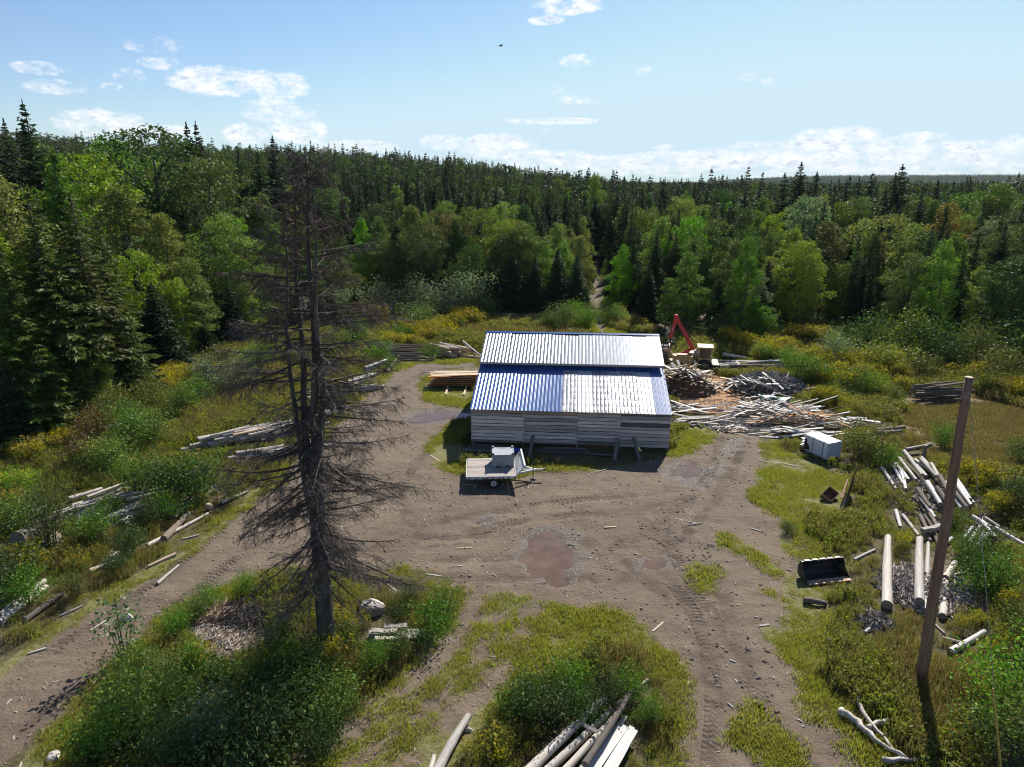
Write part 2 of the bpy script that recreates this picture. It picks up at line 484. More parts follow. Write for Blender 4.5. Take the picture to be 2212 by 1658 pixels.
col = t.mix(fm, col, mud)
rough = t.m('SUBTRACT', 0.92, t.m('MULTIPLY', fm, t.m('ADD', 0.08, t.m('MULTIPLY', t.ss(nf, 0.55, 0.66), 0.4))))
hgt = t.m('ADD', t.m('MULTIPLY', nf, 0.7), t.m('ADD', t.m('MULTIPLY', ng, 0.25), t.m('MULTIPLY', nm_, 1.2)))
finish(t, principled(t, col, rough, 0, t.m('ADD', 0.2, t.m('MULTIPLY', fm, 0.2)), t.bump(hgt, 0.9, 0.09)))
M['ground'] = m


# ------------------------------------------------------------------ mesh helpers
def np_mesh(name, V, F, mats, midx=None, smooth=False):
    """V (n,3), F (m,k) all faces with the same number of corners."""
    V = np.asarray(V, dtype=np.float32)
    F = np.asarray(F, dtype=np.int32)
    me = bpy.data.meshes.new(name)
    k = F.shape[1]
    me.vertices.add(len(V))
    me.vertices.foreach_set('co', V.ravel())
    me.loops.add(F.size)
    me.loops.foreach_set('vertex_index', F.ravel())
    me.polygons.add(len(F))
    me.polygons.foreach_set('loop_start', np.arange(len(F), dtype=np.int32) * k)
    me.polygons.foreach_set('loop_total', np.full(len(F), k, dtype=np.int32))
    for mm in mats:
        me.materials.append(M[mm])
    if midx is not None:
        me.polygons.foreach_set('material_index', np.asarray(midx, dtype=np.int32))
    me.polygons.foreach_set('use_smooth', np.full(len(F), smooth, dtype=bool))
    me.update(calc_edges=True)
    return me


class MB:
    """Collects boxes, bars, tubes and prisms for one part."""

    def __init__(self):
        self.v, self.f, self.mi, self.cur = [], [], [], 0

    def add(self, vs, fs):
        o = len(self.v)
        self.v += [tuple(x) for x in vs]
        self.f += [tuple(i + o for i in f) for f in fs]
        self.mi += [self.cur] * len(fs)
        return self

    def box(self, c, s, rot=None, taper=1.0):
        R = Euler(rot).to_matrix() if rot is not None else Matrix.Identity(3)
        vs = []
        for z in (-.5, .5):
            k = taper if z > 0 else 1.0
            for x, y in ((-.5, -.5), (.5, -.5), (.5, .5), (-.5, .5)):
                vs.append(Vector(c) + R @ Vector((x * s[0] * k, y * s[1] * k, z * s[2])))
        return self.add(vs, [(3, 2, 1, 0), (4, 5, 6, 7), (0, 1, 5, 4), (1, 2, 6, 5), (2, 3, 7, 6), (3, 0, 4, 7)])

    def bar(self, p, q, w, h=None):
        p, q = Vector(p), Vector(q)
        d = (q - p)
        L = d.length
        R = d.to_track_quat('X', 'Z').to_matrix()
        h = h or w
        vs = [(p + q) / 2 + R @ Vector((x * L / 2, y * w / 2, z * h / 2)) for z in (-1, 1) for x, y in ((-1, -1), (1, -1), (1, 1), (-1, 1))]
        return self.add(vs, [(3, 2, 1, 0), (4, 5, 6, 7), (0, 1, 5, 4), (1, 2, 6, 5), (2, 3, 7, 6), (3, 0, 4, 7)])

    def tube(self, pts, rs, n=8, cap=True):
        pts = [Vector(p) for p in pts]
        if not hasattr(rs, '__len__'):
            rs = [rs] * len(pts)
        vs, fs = [], []
        up = Vector((0.13, 0.31, 0.94))
        for i, p in enumerate(pts):
            d = (pts[min(i + 1, len(pts) - 1)] - pts[max(i - 1, 0)]).normalized()
            a = d.cross(up)
            if a.length < 1e-3:
                a = d.cross(Vector((1, 0, 0)))
            a.normalize()
            b = d.cross(a)
            for k in range(n):
                th = 2 * math.pi * k / n
                vs.append(p + (a * math.cos(th) + b * math.sin(th)) * rs[i])
        for i in range(len(pts) - 1):
            for k in range(n):
                k2 = (k + 1) % n
                fs.append((i * n + k, (i + 1) * n + k, (i + 1) * n + k2, i * n + k2))
        if cap:
            fs.append(tuple(range(n)))
            fs.append(tuple(len(vs) - 1 - k for k in range(n)))
        return self.add(vs, fs)

    def prism(self, prof, a, b, origin=(0, 0, 0), X=Vector((1, 0, 0)), Y=Vector((0, 1, 0)), Z=Vector((0, 0, 1))):
        """profile in (Y,Z), extruded along X from a to b"""
        o = Vector(origin)
        n = len(prof)
        vs = [o + X * x + Y * y + Z * z for x in (a, b) for y, z in prof]
        fs = [tuple(range(n - 1, -1, -1)), tuple(range(n, 2 * n))]
        for i in range(n):
            j = (i + 1) % n
            fs.append((i, j, n + j, n + i))
        return self.add(vs, fs)

    def quad(self, a, b, c, d):
        return self.add([a, b, c, d], [(0, 1, 2, 3)])

    def mesh(self, name, mats, smooth=False):
        me = bpy.data.meshes.new(name)
        me.from_pydata(self.v, [], self.f)
        for mm in ([mats] if isinstance(mats, str) else mats):
            me.materials.append(M[mm])
        me.polygons.foreach_set('material_index', self.mi)
        if smooth:
            me.polygons.foreach_set('use_smooth', [True] * len(self.f))
        me.update()
        return me

    def build(self, name, mats, parent=None, smooth=False, **kw):
        return link(name, self.mesh(name, mats, smooth), parent, **kw)


def link(name, me, parent=None, **kw):
    o = bpy.data.objects.new(name, me)
    COL.objects.link(o)
    if parent is not None:
        o.parent = parent
    for k, v in kw.items():
        o[k] = v
    return o


def thing(name, label, cat, loc=(0, 0, 0), rot=0.0, group=None):
    o = bpy.data.objects.new(name, None)
    o.empty_display_size = 0.2
    COL.objects.link(o)
    o.location = loc
    o.rotation_euler = (0, 0, rot)
    tag(o, label, cat, group)
    return o


def tag(o, label, cat, group=None):
    if label:
        o['kind'] = 'thing'
    o['label'] = label
    o['category'] = cat
    if group:
        o['group'] = group
    return o


def leaves(C, size, aspect=0.55, up=0.3, rng=RNG, dirs=None):
    """diamond leaves: centres C (n,3), lengths size (n,) -> V, F"""
    n = len(C)
    size = np.broadcast_to(np.asarray(size, dtype=float), (n,))
    if dirs is None:
        d = rng.normal(size=(n, 3))
        d[:, 2] -= up
    else:
        d = dirs
    d = d / np.linalg.norm(d, axis=1)[:, None]
    r = rng.normal(size=(n, 3))
    r[:, 2] *= 0.5
    s = np.cross(d, r)
    s /= np.linalg.norm(s, axis=1)[:, None] + 1e-9
    L = size[:, None]
    nrm = np.cross(d, s)
    V = np.stack([C - d * L * .5, C + s * L * aspect * .5 + nrm * L * .06, C + d * L * .5, C - s * L * aspect * .5 + nrm * L * .06], 1).reshape(-1, 3)
    F = np.arange(n * 4).reshape(n, 4)
    return V, F


# ------------------------------------------------------------------ numpy noise, polygons and masks
_perm = np.random.default_rng(3).random((256, 256))


def vnoise(x, y):
    xi, yi = np.floor(x).astype(int), np.floor(y).astype(int)
    fx, fy = x - xi, y - yi
    fx, fy = fx * fx * (3 - 2 * fx), fy * fy * (3 - 2 * fy)
    a, b = _perm[xi & 255, yi & 255], _perm[(xi + 1) & 255, yi & 255]
    c, d = _perm[xi & 255, (yi + 1) & 255], _perm[(xi + 1) & 255, (yi + 1) & 255]
    return (a * (1 - fx) + b * fx) * (1 - fy) + (c * (1 - fx) + d * fx) * fy


def fbm(x, y, s=1.0, o=4):
    r, a, tot = 0, 1.0, 0
    for i in range(o):
        r = r + a * vnoise(x / s + 17.3 * i, y / s + 9.1 * i)
        tot += a
        a *= .5
        s *= .5
    return r / tot


def poly(*pts):
    return np.array([G(*p)[:2] for p in pts])


def sdf(pg, x, y):
    """signed distance, positive inside; -99 far off"""
    out = np.full(x.shape, -99.0)
    lo, hi = pg.min(0) - 4, pg.max(0) + 4
    k = (x > lo[0]) & (x < hi[0]) & (y > lo[1]) & (y < hi[1])
    if not k.any():
        return out
    px, py = x[k], y[k]
    d2 = np.full(px.shape, 1e9)
    ins = np.zeros(px.shape, bool)
    n = len(pg)
    for i in range(n):
        ax, ay = pg[i]
        bx, by = pg[(i + 1) % n]
        ex, ey = bx - ax, by - ay
        t_ = np.clip(((px - ax) * ex + (py - ay) * ey) / (ex * ex + ey * ey + 1e-12), 0, 1)
        d2 = np.minimum(d2, (px - ax - t_ * ex) ** 2 + (py - ay - t_ * ey) ** 2)
        c = ((ay > py) != (by > py))
        if ey != 0:
            ins ^= c & (px < (bx - ax) * (py - ay) / ey + ax)
    out[k] = np.where(ins, 1, -1) * np.sqrt(d2)
    return out


def sm(v, a, b):
    t_ = np.clip((v - a) / (b - a), 0, 1)
    return t_ * t_ * (3 - 2 * t_)


DIRT = [poly((0, 1468), (100, 1378), (190, 1322), (320, 1247), (410, 1192), (500, 1112), (548, 1075), (600, 1050), (640, 990), (690, 960), (740, 905), (800, 850), (830, 822),
             (870, 800), (910, 788), (1030, 783), (1060, 800), (1030, 812), (980, 806), (930, 815), (908, 840), (925, 870), (1010, 882), (1020, 905), (985, 912), (960, 935), (915, 965),
             (928, 1005), (970, 1022), (1100, 1042), (1150, 1022), (1260, 1022), (1330, 1010), (1440, 990), (1475, 985), (1535, 955), (1560, 922), (1540, 880), (1600, 860), (1650, 880), (1640, 910), (1655, 950),
             (1660, 985), (1640, 1030), (1625, 1075), (1690, 1120), (1730, 1200), (1735, 1290), (1710, 1370), (1740, 1450), (1800, 1540), (1880, 1658), (1900, 1700), (1480, 1700), (1500, 1560), (1480, 1480),
             (1440, 1410), (1380, 1350), (1300, 1312), (1150, 1302), (1040, 1290), (960, 1240), (870, 1235), (800, 1250), (730, 1232), (640, 1228), (540, 1250), (480, 1280), (390, 1312), (330, 1370),
             (260, 1440), (150, 1540), (30, 1640), (-40, 1700), (-300, 1700)),
        poly((1282, 720), (1286, 690), (1282, 640), (1276, 610), (1276, 575), (1296, 575), (1294, 610), (1292, 650), (1300, 690), (1325, 725), (1440, 730), (1440, 760), (1300, 745))]
WORN = [poly((1020, 1295), (1160, 1305), (1300, 1330), (1220, 1400), (1110, 1480), (1000, 1580), (920, 1700), (600, 1700), (820, 1520), (930, 1420), (1010, 1340))]
SHORT = [poly((905, 835), (985, 828), (1035, 850), (1030, 885), (925, 872)), poly((930, 955), (985, 925), (1010, 1015), (960, 1018), (912, 990)),
         poly((1110, 1040), (1150, 1008), (1300, 1008), (1430, 1030), (1280, 1050)), poly((1450, 930), (1560, 925), (1535, 960), (1455, 990)),
         poly((1665, 945), (1740, 1000), (1850, 1030), (1800, 1120), (1720, 1110), (1625, 1075), (1660, 1000)),
         poly((1600, 1130), (1720, 1180), (1760, 1280), (1800, 1480), (1720, 1560), (1640, 1430), (1600, 1310), (1670, 1250)),
         poly((1020, 1292), (1300, 1302), (1395, 1350), (1440, 1420), (1300, 1400), (1150, 1480), (960, 1700), (560, 1700), (850, 1470)),
         poly((-200, 1560), (0, 1440), (180, 1300), (420, 1170), (545, 1060), (640, 985), (600, 1060), (430, 1190), (200, 1330), (0, 1490)),
         poly((0, 1700), (150, 1520), (270, 1440), (300, 1470), (210, 1560), (160, 1700)), poly((880, 770), (1040, 770), (1040, 795), (900, 800), (830, 830), (800, 840))]
BROWN = [poly((1960, 858), (2100, 855), (2300, 900), (2300, 1040), (2090, 1010), (1990, 960), (1920, 900))]
SAW = [poly((1470, 830), (1545, 812), (1610, 835), (1610, 880), (1540, 898), (1465, 890))]
CHIPS = [poly((420, 1330), (480, 1305), (590, 1330), (580, 1390), (500, 1440), (430, 1440), (405, 1400)), poly((1900, 1230), (2050, 1200), (2090, 1270), (2040, 1330), (1930, 1300)), poly((1755, 1010), (1790, 1005), (1830, 1025), (1800, 1030))]
PUDDLES = [poly((1118, 1205), (1130, 1172), (1150, 1150), (1175, 1138), (1210, 1140), (1220, 1165), (1240, 1175), (1245, 1210), (1262, 1222), (1240, 1240), (1228, 1258), (1190, 1262), (1160, 1250), (1140, 1228)),
           poly((1365, 1222), (1390, 1205), (1430, 1203), (1450, 1210), (1440, 1226), (1405, 1234), (1380, 1232)),
           poly((1436, 1020), (1458, 1004), (1490, 1000), (1512, 1012), (1505, 1027), (1470, 1031), (1445, 1030)),
           poly((870, 905), (895, 893), (950, 885), (1000, 890), (1022, 893), (1018, 903), (980, 908), (930, 916), (885, 915)),
           poly((1030, 1122), (1060, 1110), (1075, 1118), (1060, 1130), (1040, 1130))]
MUD = [poly((1090, 1210), (1110, 1160), (1180, 1120), (1270, 1125), (1290, 1170), (1320, 1210), (1360, 1195), (1460, 1195), (1470, 1235), (1380, 1245), (1300, 1235), (1260, 1270), (1160, 1280), (1110, 1250)),
       poly((1420, 1025), (1450, 1000), (1520, 990), (1560, 940), (1640, 930), (1645, 960), (1590, 1020), (1520, 1060), (1430, 1045)),
       poly((860, 905), (890, 885), (1000, 880), (1030, 895), (980, 920), (880, 922)), poly((1020, 1125), (1060, 1100), (1090, 1115), (1060, 1140))]
CLEARING = poly((-700, 1100), (-200, 980), (0, 955), (100, 940), (235, 860), (310, 800), (440, 770), (560, 750), (700, 722), (820, 690), (1060, 688), (1270, 690), (1310, 712), (1440, 742), (1640, 752), (1800, 722),
                (1900, 742), (2050, 760), (2130, 790), (2300, 800), (2900, 900), (3400, 1300), (2800, 2200), (-1000, 2200))
PATCHY = poly((1490, 1230), (1600, 1120), (1720, 1130), (1780, 1280), (1810, 1500), (1790, 1690), (1560, 1690), (1540, 1420))
BARE = [poly((1755, 1010), (1790, 1005), (1830, 1025), (1800, 1030))]


def many(pl, x, y):
    r = np.full(x.shape, -99.0)
    for p in pl:
        r = np.maximum(r, sdf(p, x, y))
    return r


RIDGE_PX = [(-400, 270), (0, 288), (140, 296), (300, 304), (500, 318), (620, 320), (700, 324), (840, 336), (1000, 354), (1100, 368), (1200, 380), (1300, 392), (1420, 402), (1700, 408), (2600, 410)]
_ra = np.array([azel(*p)[0] for p in RIDGE_PX])
_re = np.array([azel(*p)[1] for p in RIDGE_PX])
RR = 380.0
_rh = CAM_H + RR * np.tan(np.radians(_re)) - 15.0


def terrain(x, y):
    x, y = np.asarray(x, float), np.asarray(y, float)
    r = np.hypot(x, y)
    a = np.degrees(np.arctan2(x, np.maximum(y, 1e-3)))
    a = np.where(y < 0, np.sign(x) * 90, a)
    Hr = np.interp(a, _ra, _rh)
    h = Hr * (np.clip((r - 82) / (RR - 82), 0, 1) ** 1.05)
    h = h * (1 - sm(r, 600, 1800)) * sm(y, -20, 40)
    # low blue hill far off
    far = (18 + 12 * (fbm(x, y, 900, 3) - .5)) * sm(r, 2500, 3400) * sm(a, 14, 24)
    return h + far - 1.5 * sm(r, 420, 900)


def relief(x, y):   # uses lanes(), defined below
    near = 1 - sm(np.hypot(x, y), 70, 100)
    h = (fbm(x, y, 3.2, 4) - .5) * 0.18 + (fbm(x + 40, y, 0.9, 3) - .5) * 0.13
    pd = many(PUDDLES, x, y)
    wob_ = (fbm(x, y, 0.9, 4) - .5) * 1.5 + (fbm(x + 31, y, .35, 2) - .5) * .5
    k = sm(pd - .2 + wob_, -0.4, 0.4)
    h = h - lanes(x, y) * .06
    flat = np.maximum(h, -0.05)
    h = flat * (1 - k) + (-0.14) * k
    return h * near


def ground_z(x, y):
    return terrain(x, y) + relief(x, y)


RUTS = [[(1040, 1290), (1000, 1350), (955, 1420), (880, 1490), (760, 1570), (590, 1690)], [(1150, 1310), (1120, 1390), (1070, 1460), (985, 1540), (880, 1630), (800, 1700)], [(1085, 1320), (1040, 1410), (960, 1500), (840, 1600), (700, 1700)]]
RUTS = [[tuple(G(*p)[:2]) for p in r] for r in RUTS]


def rut_dist(x, y):
    d = np.full(x.shape, 9.0)
    for r, wd in zip(RUTS, (1.0, 1.0, .55)):
        for (ax, ay), (bx, by) in zip(r[:-1], r[1:]):
            ex, ey = bx - ax, by - ay
            t_ = np.clip(((x - ax) * ex + (y - ay) * ey) / (ex * ex + ey * ey), 0, 1)
            d = np.minimum(d, np.hypot(x - ax - t_ * ex, y - ay - t_ * ey) / wd)
    return d


def masks(x, y):
    nz = (fbm(x, y, 2.5, 4) - .5) * 2.4
    n2 = (fbm(x + 90, y + 30, 1.0, 3) - .5) * 1.2
    d = sm(many(DIRT, x, y) + nz * .5 + n2 * .3, -0.35, 0.45)
    wn = sm(many(WORN, x, y) + nz * .4, -0.5, 0.8)
    d = np.maximum(d, wn * (0.16 + 0.42 * (fbm(x * 1.3 + y * .4, y * .25, 1.6, 3))))
    near_ = (y < 32)
    rd = rut_dist(x, y)
    d = np.maximum(d, np.where(near_, 1 - sm(rd + n2 * .25, .3, .75), 0) * (.38 + .5 * sm(fbm(x, y, 1.3, 3), .35, .6)))
    pt_ = sm(sdf(PATCHY, x, y) + nz, -.6, 1.0) * sm(fbm((x * .94 + y * .34) * 1.5, (-x * .34 + y * .94) * .55, 1.5, 4), .49, .6)
    d = d * (1 - .85 * pt_)
    sh = np.maximum(sm(many(SHORT, x, y) + nz * .5, -0.5, 0.5), pt_)
    br = sm(many(BROWN, x, y) + nz, -1.2, 1.2)
    sw = sm(many(SAW, x, y) + n2, -0.4, 0.5)
    pdm = many(PUDDLES, x, y) + n2 * .35 + nz * .12
    mu = sm(many(MUD, x, y) - .35 + nz * .7 + n2 * .6, -0.4, 0.8) * (.45 + .55 * sm(n2, -.3, .3))
    mu = np.maximum(mu * .7, sm(pdm, -.4, -.1) * .75)
    ch = sm(many(CHIPS, x, y) + n2 * .8, -0.3, 0.4)
    return d, sh, br, sw, mu, ch


LANES = [[(950, 1212), (1030, 1206), (1120, 1205)], [(955, 1252), (1060, 1252), (1290, 1252)], [(1318, 1160), (1370, 1190), (1450, 1255), (1500, 1320), (1530, 1400), (1545, 1500), (1540, 1600), (1530, 1690)], [(1560, 950), (1520, 1030), (1480, 1090), (1380, 1160), (1250, 1215)],
         [(1610, 950), (1575, 1030), (1530, 1100), (1470, 1170), (1340, 1260)], [(1545, 1250), (1590, 1380), (1625, 1490), (1650, 1580), (1660, 1690)], [(540, 1085), (440, 1175), (330, 1260), (200, 1350), (60, 1440)], [(600, 1130), (430, 1270), (330, 1340), (200, 1450), (40, 1590)],
         [(1020, 795), (930, 800), (860, 835), (800, 890), (760, 960), (690, 1060)], [(960, 930), (900, 1000), (860, 1080), (900, 1160)], [(1440, 1060), (1300, 1075), (1150, 1090), (1000, 1120), (850, 1150)], [(1000, 1150), (1150, 1120), (1320, 1110), (1480, 1080), (1590, 1000)],
         [(1420, 1110), (1460, 1200), (1500, 1280), (1600, 1420), (1690, 1600)], [(800, 1180), (950, 1165), (1100, 1150), (1300, 1180), (1440, 1290)]]
LANES = [[tuple(G(*p)[:2]) for p in r] for r in LANES]


def lanes(x, y):
    d = np.full(x.shape, 9.0)
    k = (y > 12) & (y < 66) & (x > -26) & (x < 30)
    px, py = x[k] + (fbm(x[k], y[k], 1.5, 3) - .5) * .5, y[k]
    dk = np.full(px.shape, 9.0)
    for r in LANES:
        for (ax, ay), (bx, by) in zip(r[:-1], r[1:]):
            ex, ey = bx - ax, by - ay
            t_ = np.clip(((px - ax) * ex + (py - ay) * ey) / (ex * ex + ey * ey), 0, 1)
            dk = np.minimum(dk, np.hypot(px - ax - t_ * ex, py - ay - t_ * ey))
    d[k] = dk
    return 1 - sm(d, .12, .42)


def set_masks(me, x, y):
    d, sh, br, sw, mu, ch = masks(x, y)
    for nm, cols in (('mask_a', (d, sh, br)), ('mask_b', (sw, mu, ch))):
        at = me.attributes.new(nm, 'FLOAT_COLOR', 'POINT')
        a = np.ones((len(x), 4), np.float32)
        for i in range(3):
            a[:, i] = cols[i]
        if nm == 'mask_a':
            a[:, 3] = lanes(x, y)
        at.data.foreach_set('color', a.ravel())


# ------------------------------------------------------------------ ground sheet out to the horizon
def lines(segs):
    out = []
    for a, b, s in segs:
        n = max(1, round((b - a) / s))
        out += list(np.linspace(a, b, n, endpoint=False))
    return out


xs = lines([(-24, 26, .2)])
lo, st = -24, .25
left = []
while lo > -4300:
    lo -= st
    st *= 1.055
    left.append(lo)
hi, st = 26, .25
right = [26]
while hi < 4300:
    hi += st
    st *= 1.055
    right.append(hi)
xs = np.array(left[::-1] + xs + right)
ys = lines([(12, 46, .18), (46, 64, .3), (64, 100, .6)])
hi, st = 100, .7
up = [100]
while hi < 4300:
    hi += st
    st *= 1.06
    up.append(hi)
lo, st = 12, .3
dn = []
while lo > -900:
    lo -= st
    st *= 1.16
    dn.append(lo)
ys = np.array(dn[::-1] + ys + up)
X, Y = np.meshgrid(xs, ys)
xf, yf = X.ravel(), Y.ravel()
V = np.stack([xf, yf, ground_z(xf, yf)], 1)
nx, ny = len(xs), len(ys)
idx = np.arange(nx * ny).reshape(ny, nx)
F = np.stack([idx[:-1, :-1], idx[:-1, 1:], idx[1:, 1:], idx[1:, :-1]], -1).reshape(-1, 4)
me = np_mesh('ground', V, F, ['ground'], smooth=True)
set_masks(me, xf, yf)
link('ground', me, kind='structure')

for i, pg in enumerate(PUDDLES):
    c = pg.mean(0)
    pts = np.vstack([c + (p - c) * 1.18 for p in pg])
    b = MB()
    b.add([(p[0], p[1], 0) for p in pts], [tuple(range(len(pts)))])
    o = b.build('puddle', 'muddy_water', kind='structure')
    o.location.z = -0.058


# tyre tracks pressed in the dirt: strips of lugs just proud of the ground
def track(pts, wd=0.5, pitch=0.22, deep=0.022, name='tyre_track'):
    P2 = np.array([G(*p)[:2] for p in pts])
    seg = np.linalg.norm(np.diff(P2, axis=0), axis=1)
    s = np.concatenate([[0], np.cumsum(seg)])
    n = int(s[-1] / 0.055)
    q = np.linspace(0, s[-1], n)
    # smooth resample
    cx = np.interp(q, s, P2[:, 0])
    cy = np.interp(q, s, P2[:, 1])
    k = np.ones(31) / 31
    cx = np.convolve(np.pad(cx, 15, mode='edge'), k, 'valid')
    cy = np.convolve(np.pad(cy, 15, mode='edge'), k, 'valid')
    tx, ty = np.gradient(cx), np.gradient(cy)
    ln = np.hypot(tx, ty) + 1e-9
    nx_, ny_ = -ty / ln, tx / ln
    offs = np.array([-.62, -.5, -.35, -.15, 0, .15, .35, .5, .62]) * wd
    VX = cx[:, None] + nx_[:, None] * offs
    VY = cy[:, None] + ny_[:, None] * offs
    lug = ((q[:, None] - np.abs(offs) * 0.5) / pitch) % 1.0
    z = np.where(lug < 0.5, deep, 0.0) * (np.abs(offs) < .52 * wd)
    fade = sm(fbm(VX, VY, 1.3, 4), .42, .62) * (sm(np.minimum(q, q[-1] - q), 0, 1.5)[:, None])
    z = z * fade + 0.005 + 0.01 * (np.abs(offs) > .4 * wd) * fade
    z[:, 0] = z[:, -1] = -0.01
    gz = ground_z(VX.ravel(), VY.ravel()).reshape(VX.shape)
    V = np.stack([VX, VY, gz + z], -1).reshape(-1, 3)
    m_ = len(offs)
    id_ = np.arange(n * m_).reshape(n, m_)
    F = np.stack([id_[:-1, :-1], id_[:-1, 1:], id_[1:, 1:], id_[1:, :-1]], -1).reshape(-1, 4)
    me = np_mesh(name, V, F, ['ground'])
    set_masks(me, V[:, 0], V[:, 1])
    link(name, me, kind='structure')


TR = [[(950, 1212), (1030, 1206), (1120, 1205)], [(955, 1252), (1060, 1252), (1160, 1256), (1290, 1252)], [(1260, 1218), (1330, 1224), (1390, 1245), (1440, 1290)],
      [(1318, 1160), (1370, 1190), (1450, 1255), (1500, 1320), (1530, 1400), (1545, 1500), (1540, 1600), (1530, 1690)], [(1355, 1135), (1420, 1160), (1480, 1200)],
      [(1545, 1300), (1590, 1400), (1625, 1490), (1650, 1580), (1660, 1690)], [(1470, 1100), (1500, 1170), (1530, 1240), (1550, 1310)],
      [(1560, 980), (1520, 1040), (1480, 1100), (1400, 1160)], [(1610, 960), (1575, 1030), (1530, 1100), (1470, 1170)],
      [(540, 1085), (440, 1175), (330, 1260), (200, 1350), (60, 1440)], [(560, 1160), (430, 1270), (330, 1340), (200, 1450), (40, 1590)], [(1020, 795), (930, 800), (860, 835), (800, 880)],
      [(1740, 1170), (1700, 1280), (1720, 1380)], [(1440, 1060), (1300, 1075), (1150, 1090), (1000, 1120)], [(1000, 1150), (1150, 1120), (1320, 1110), (1480, 1080)], [(1420, 1110), (1460, 1200), (1500, 1280), (1600, 1420), (1690, 1600)], [(800, 1180), (950, 1165), (1100, 1150), (1300, 1180)], [(960, 930), (900, 1000), (860, 1080)]]
for tr in TR:
    track(tr)


# ================================================================== vegetation prototypes
def join_np(parts):
    """parts: [(V,F,mat index)] all quads"""
    vs, fs, mi, o = [], [], [], 0
    for V, F, k in parts:
        vs.append(V)
        fs.append(F + o)
        mi.append(np.full(len(F), k))
        o += len(V)
    return np.vstack(vs), np.vstack(fs), np.concatenate(mi)


def conifer_mesh(seed, h=14.0, R=2.3, whorls=46, per=7, fine=1.0, bare=0.1, ragged=0.25, droop=0.35, slim=0.85):
    """crown of drooping boughs, each a fan of needle sprays; built at its real height"""
    g = np.random.default_rng(seed)
    C, D, S = [], [], []
    for i in range(whorls):
        f = (i + g.uniform(-.3, .3)) / (whorls - 1)
        f = min(max(f, 0), 1)
        z = h * (bare + (1 - bare) * f)
        L0 = R * ((1 - f) ** slim) * (0.5 + 0.5 * min(1, (f + .06) * 7)) + 0.12
        nb_ = max(3, int(per * (0.55 + 0.6 * (1 - f))))
        a0 = g.uniform(0, 6.28)
        for k in range(nb_):
            a = a0 + 6.283 * k / nb_ + g.uniform(-.3, .3)
            L = L0 * g.uniform(1 - ragged * 1.4, 1 + ragged)
            if g.random() < 0.07:
                continue
            pitch = -droop * (1 - f) + 0.35 * f + g.uniform(-.12, .12)
            ca, sa = math.cos(a), math.sin(a)
            ns = max(2, int(L / (0.26 / fine)))
            for j in range(ns):
                u = (j + .6) / ns
                r = L * u
                zz = z + r * math.tan(pitch) + 0.16 * L * u * u
                wdt = 0.55 * L * (1 - u * 0.75) * 0.5
                for sgn in (-1, 1):
                    off = g.uniform(0.1, 1.0) * wdt
                    C.append((ca * r - sa * off * sgn, sa * r + ca * off * sgn, zz - 0.12 * off - g.uniform(0, .12)))
                    D.append((ca * .8 - sa * sgn * .75 + g.normal() * .2, sa * .8 + ca * sgn * .75 + g.normal() * .2, -0.35 + g.normal() * .22))
                    S.append((0.42 + 0.16 * L) / fine ** .5 * g.uniform(.7, 1.25))
    C, D, S = np.array(C), np.array(D), np.array(S)
    V, F = leaves(C, S, 0.36, rng=g, dirs=D)
    # leader
    tp = np.array([[0, 0, h * (1 + .01 * k)] for k in range(3)])
    V2, F2 = leaves(tp, 0.5, .3, rng=g, dirs=np.tile([[0.05, 0, 1.0]], (3, 1)))
    V, F, mi = join_np([(V, F, 0), (V2, F2, 0)])
    return np_mesh('crown', V, F, ['needle'])


def trunk_mesh(h, r, mats='bark', seed=0, sway=0.15, dead=0):
    g = random.Random(seed)
    b = MB()
    pts, rs = [], []
    for i in range(7):
        f = i / 6
        pts.append((sway * math.sin(f * 3 + seed) * f, sway * math.cos(f * 2.3 + seed) * f, h * f - (0.35 if i == 0 else 0)))
        rs.append(r * (1.25 if i == 0 else 1 - .93 * f) + 0.012)
    b.tube(pts, rs, 8)
    for i in range(dead):  # dead snags low on the stem
        f = g.uniform(.08, .45)
        a = g.uniform(0, 6.28)
        L = g.uniform(.5, 1.5)
        p = Vector((0, 0, h * f))
        b.tube([p, p + Vector((math.cos(a) * L * .6, math.sin(a) * L * .6, -.1 * L)), p + Vector((math.cos(a) * L, math.sin(a) * L, -.35 * L))], [.025, .018, .006], 4, False)
    return b.mesh('trunk', mats, True)


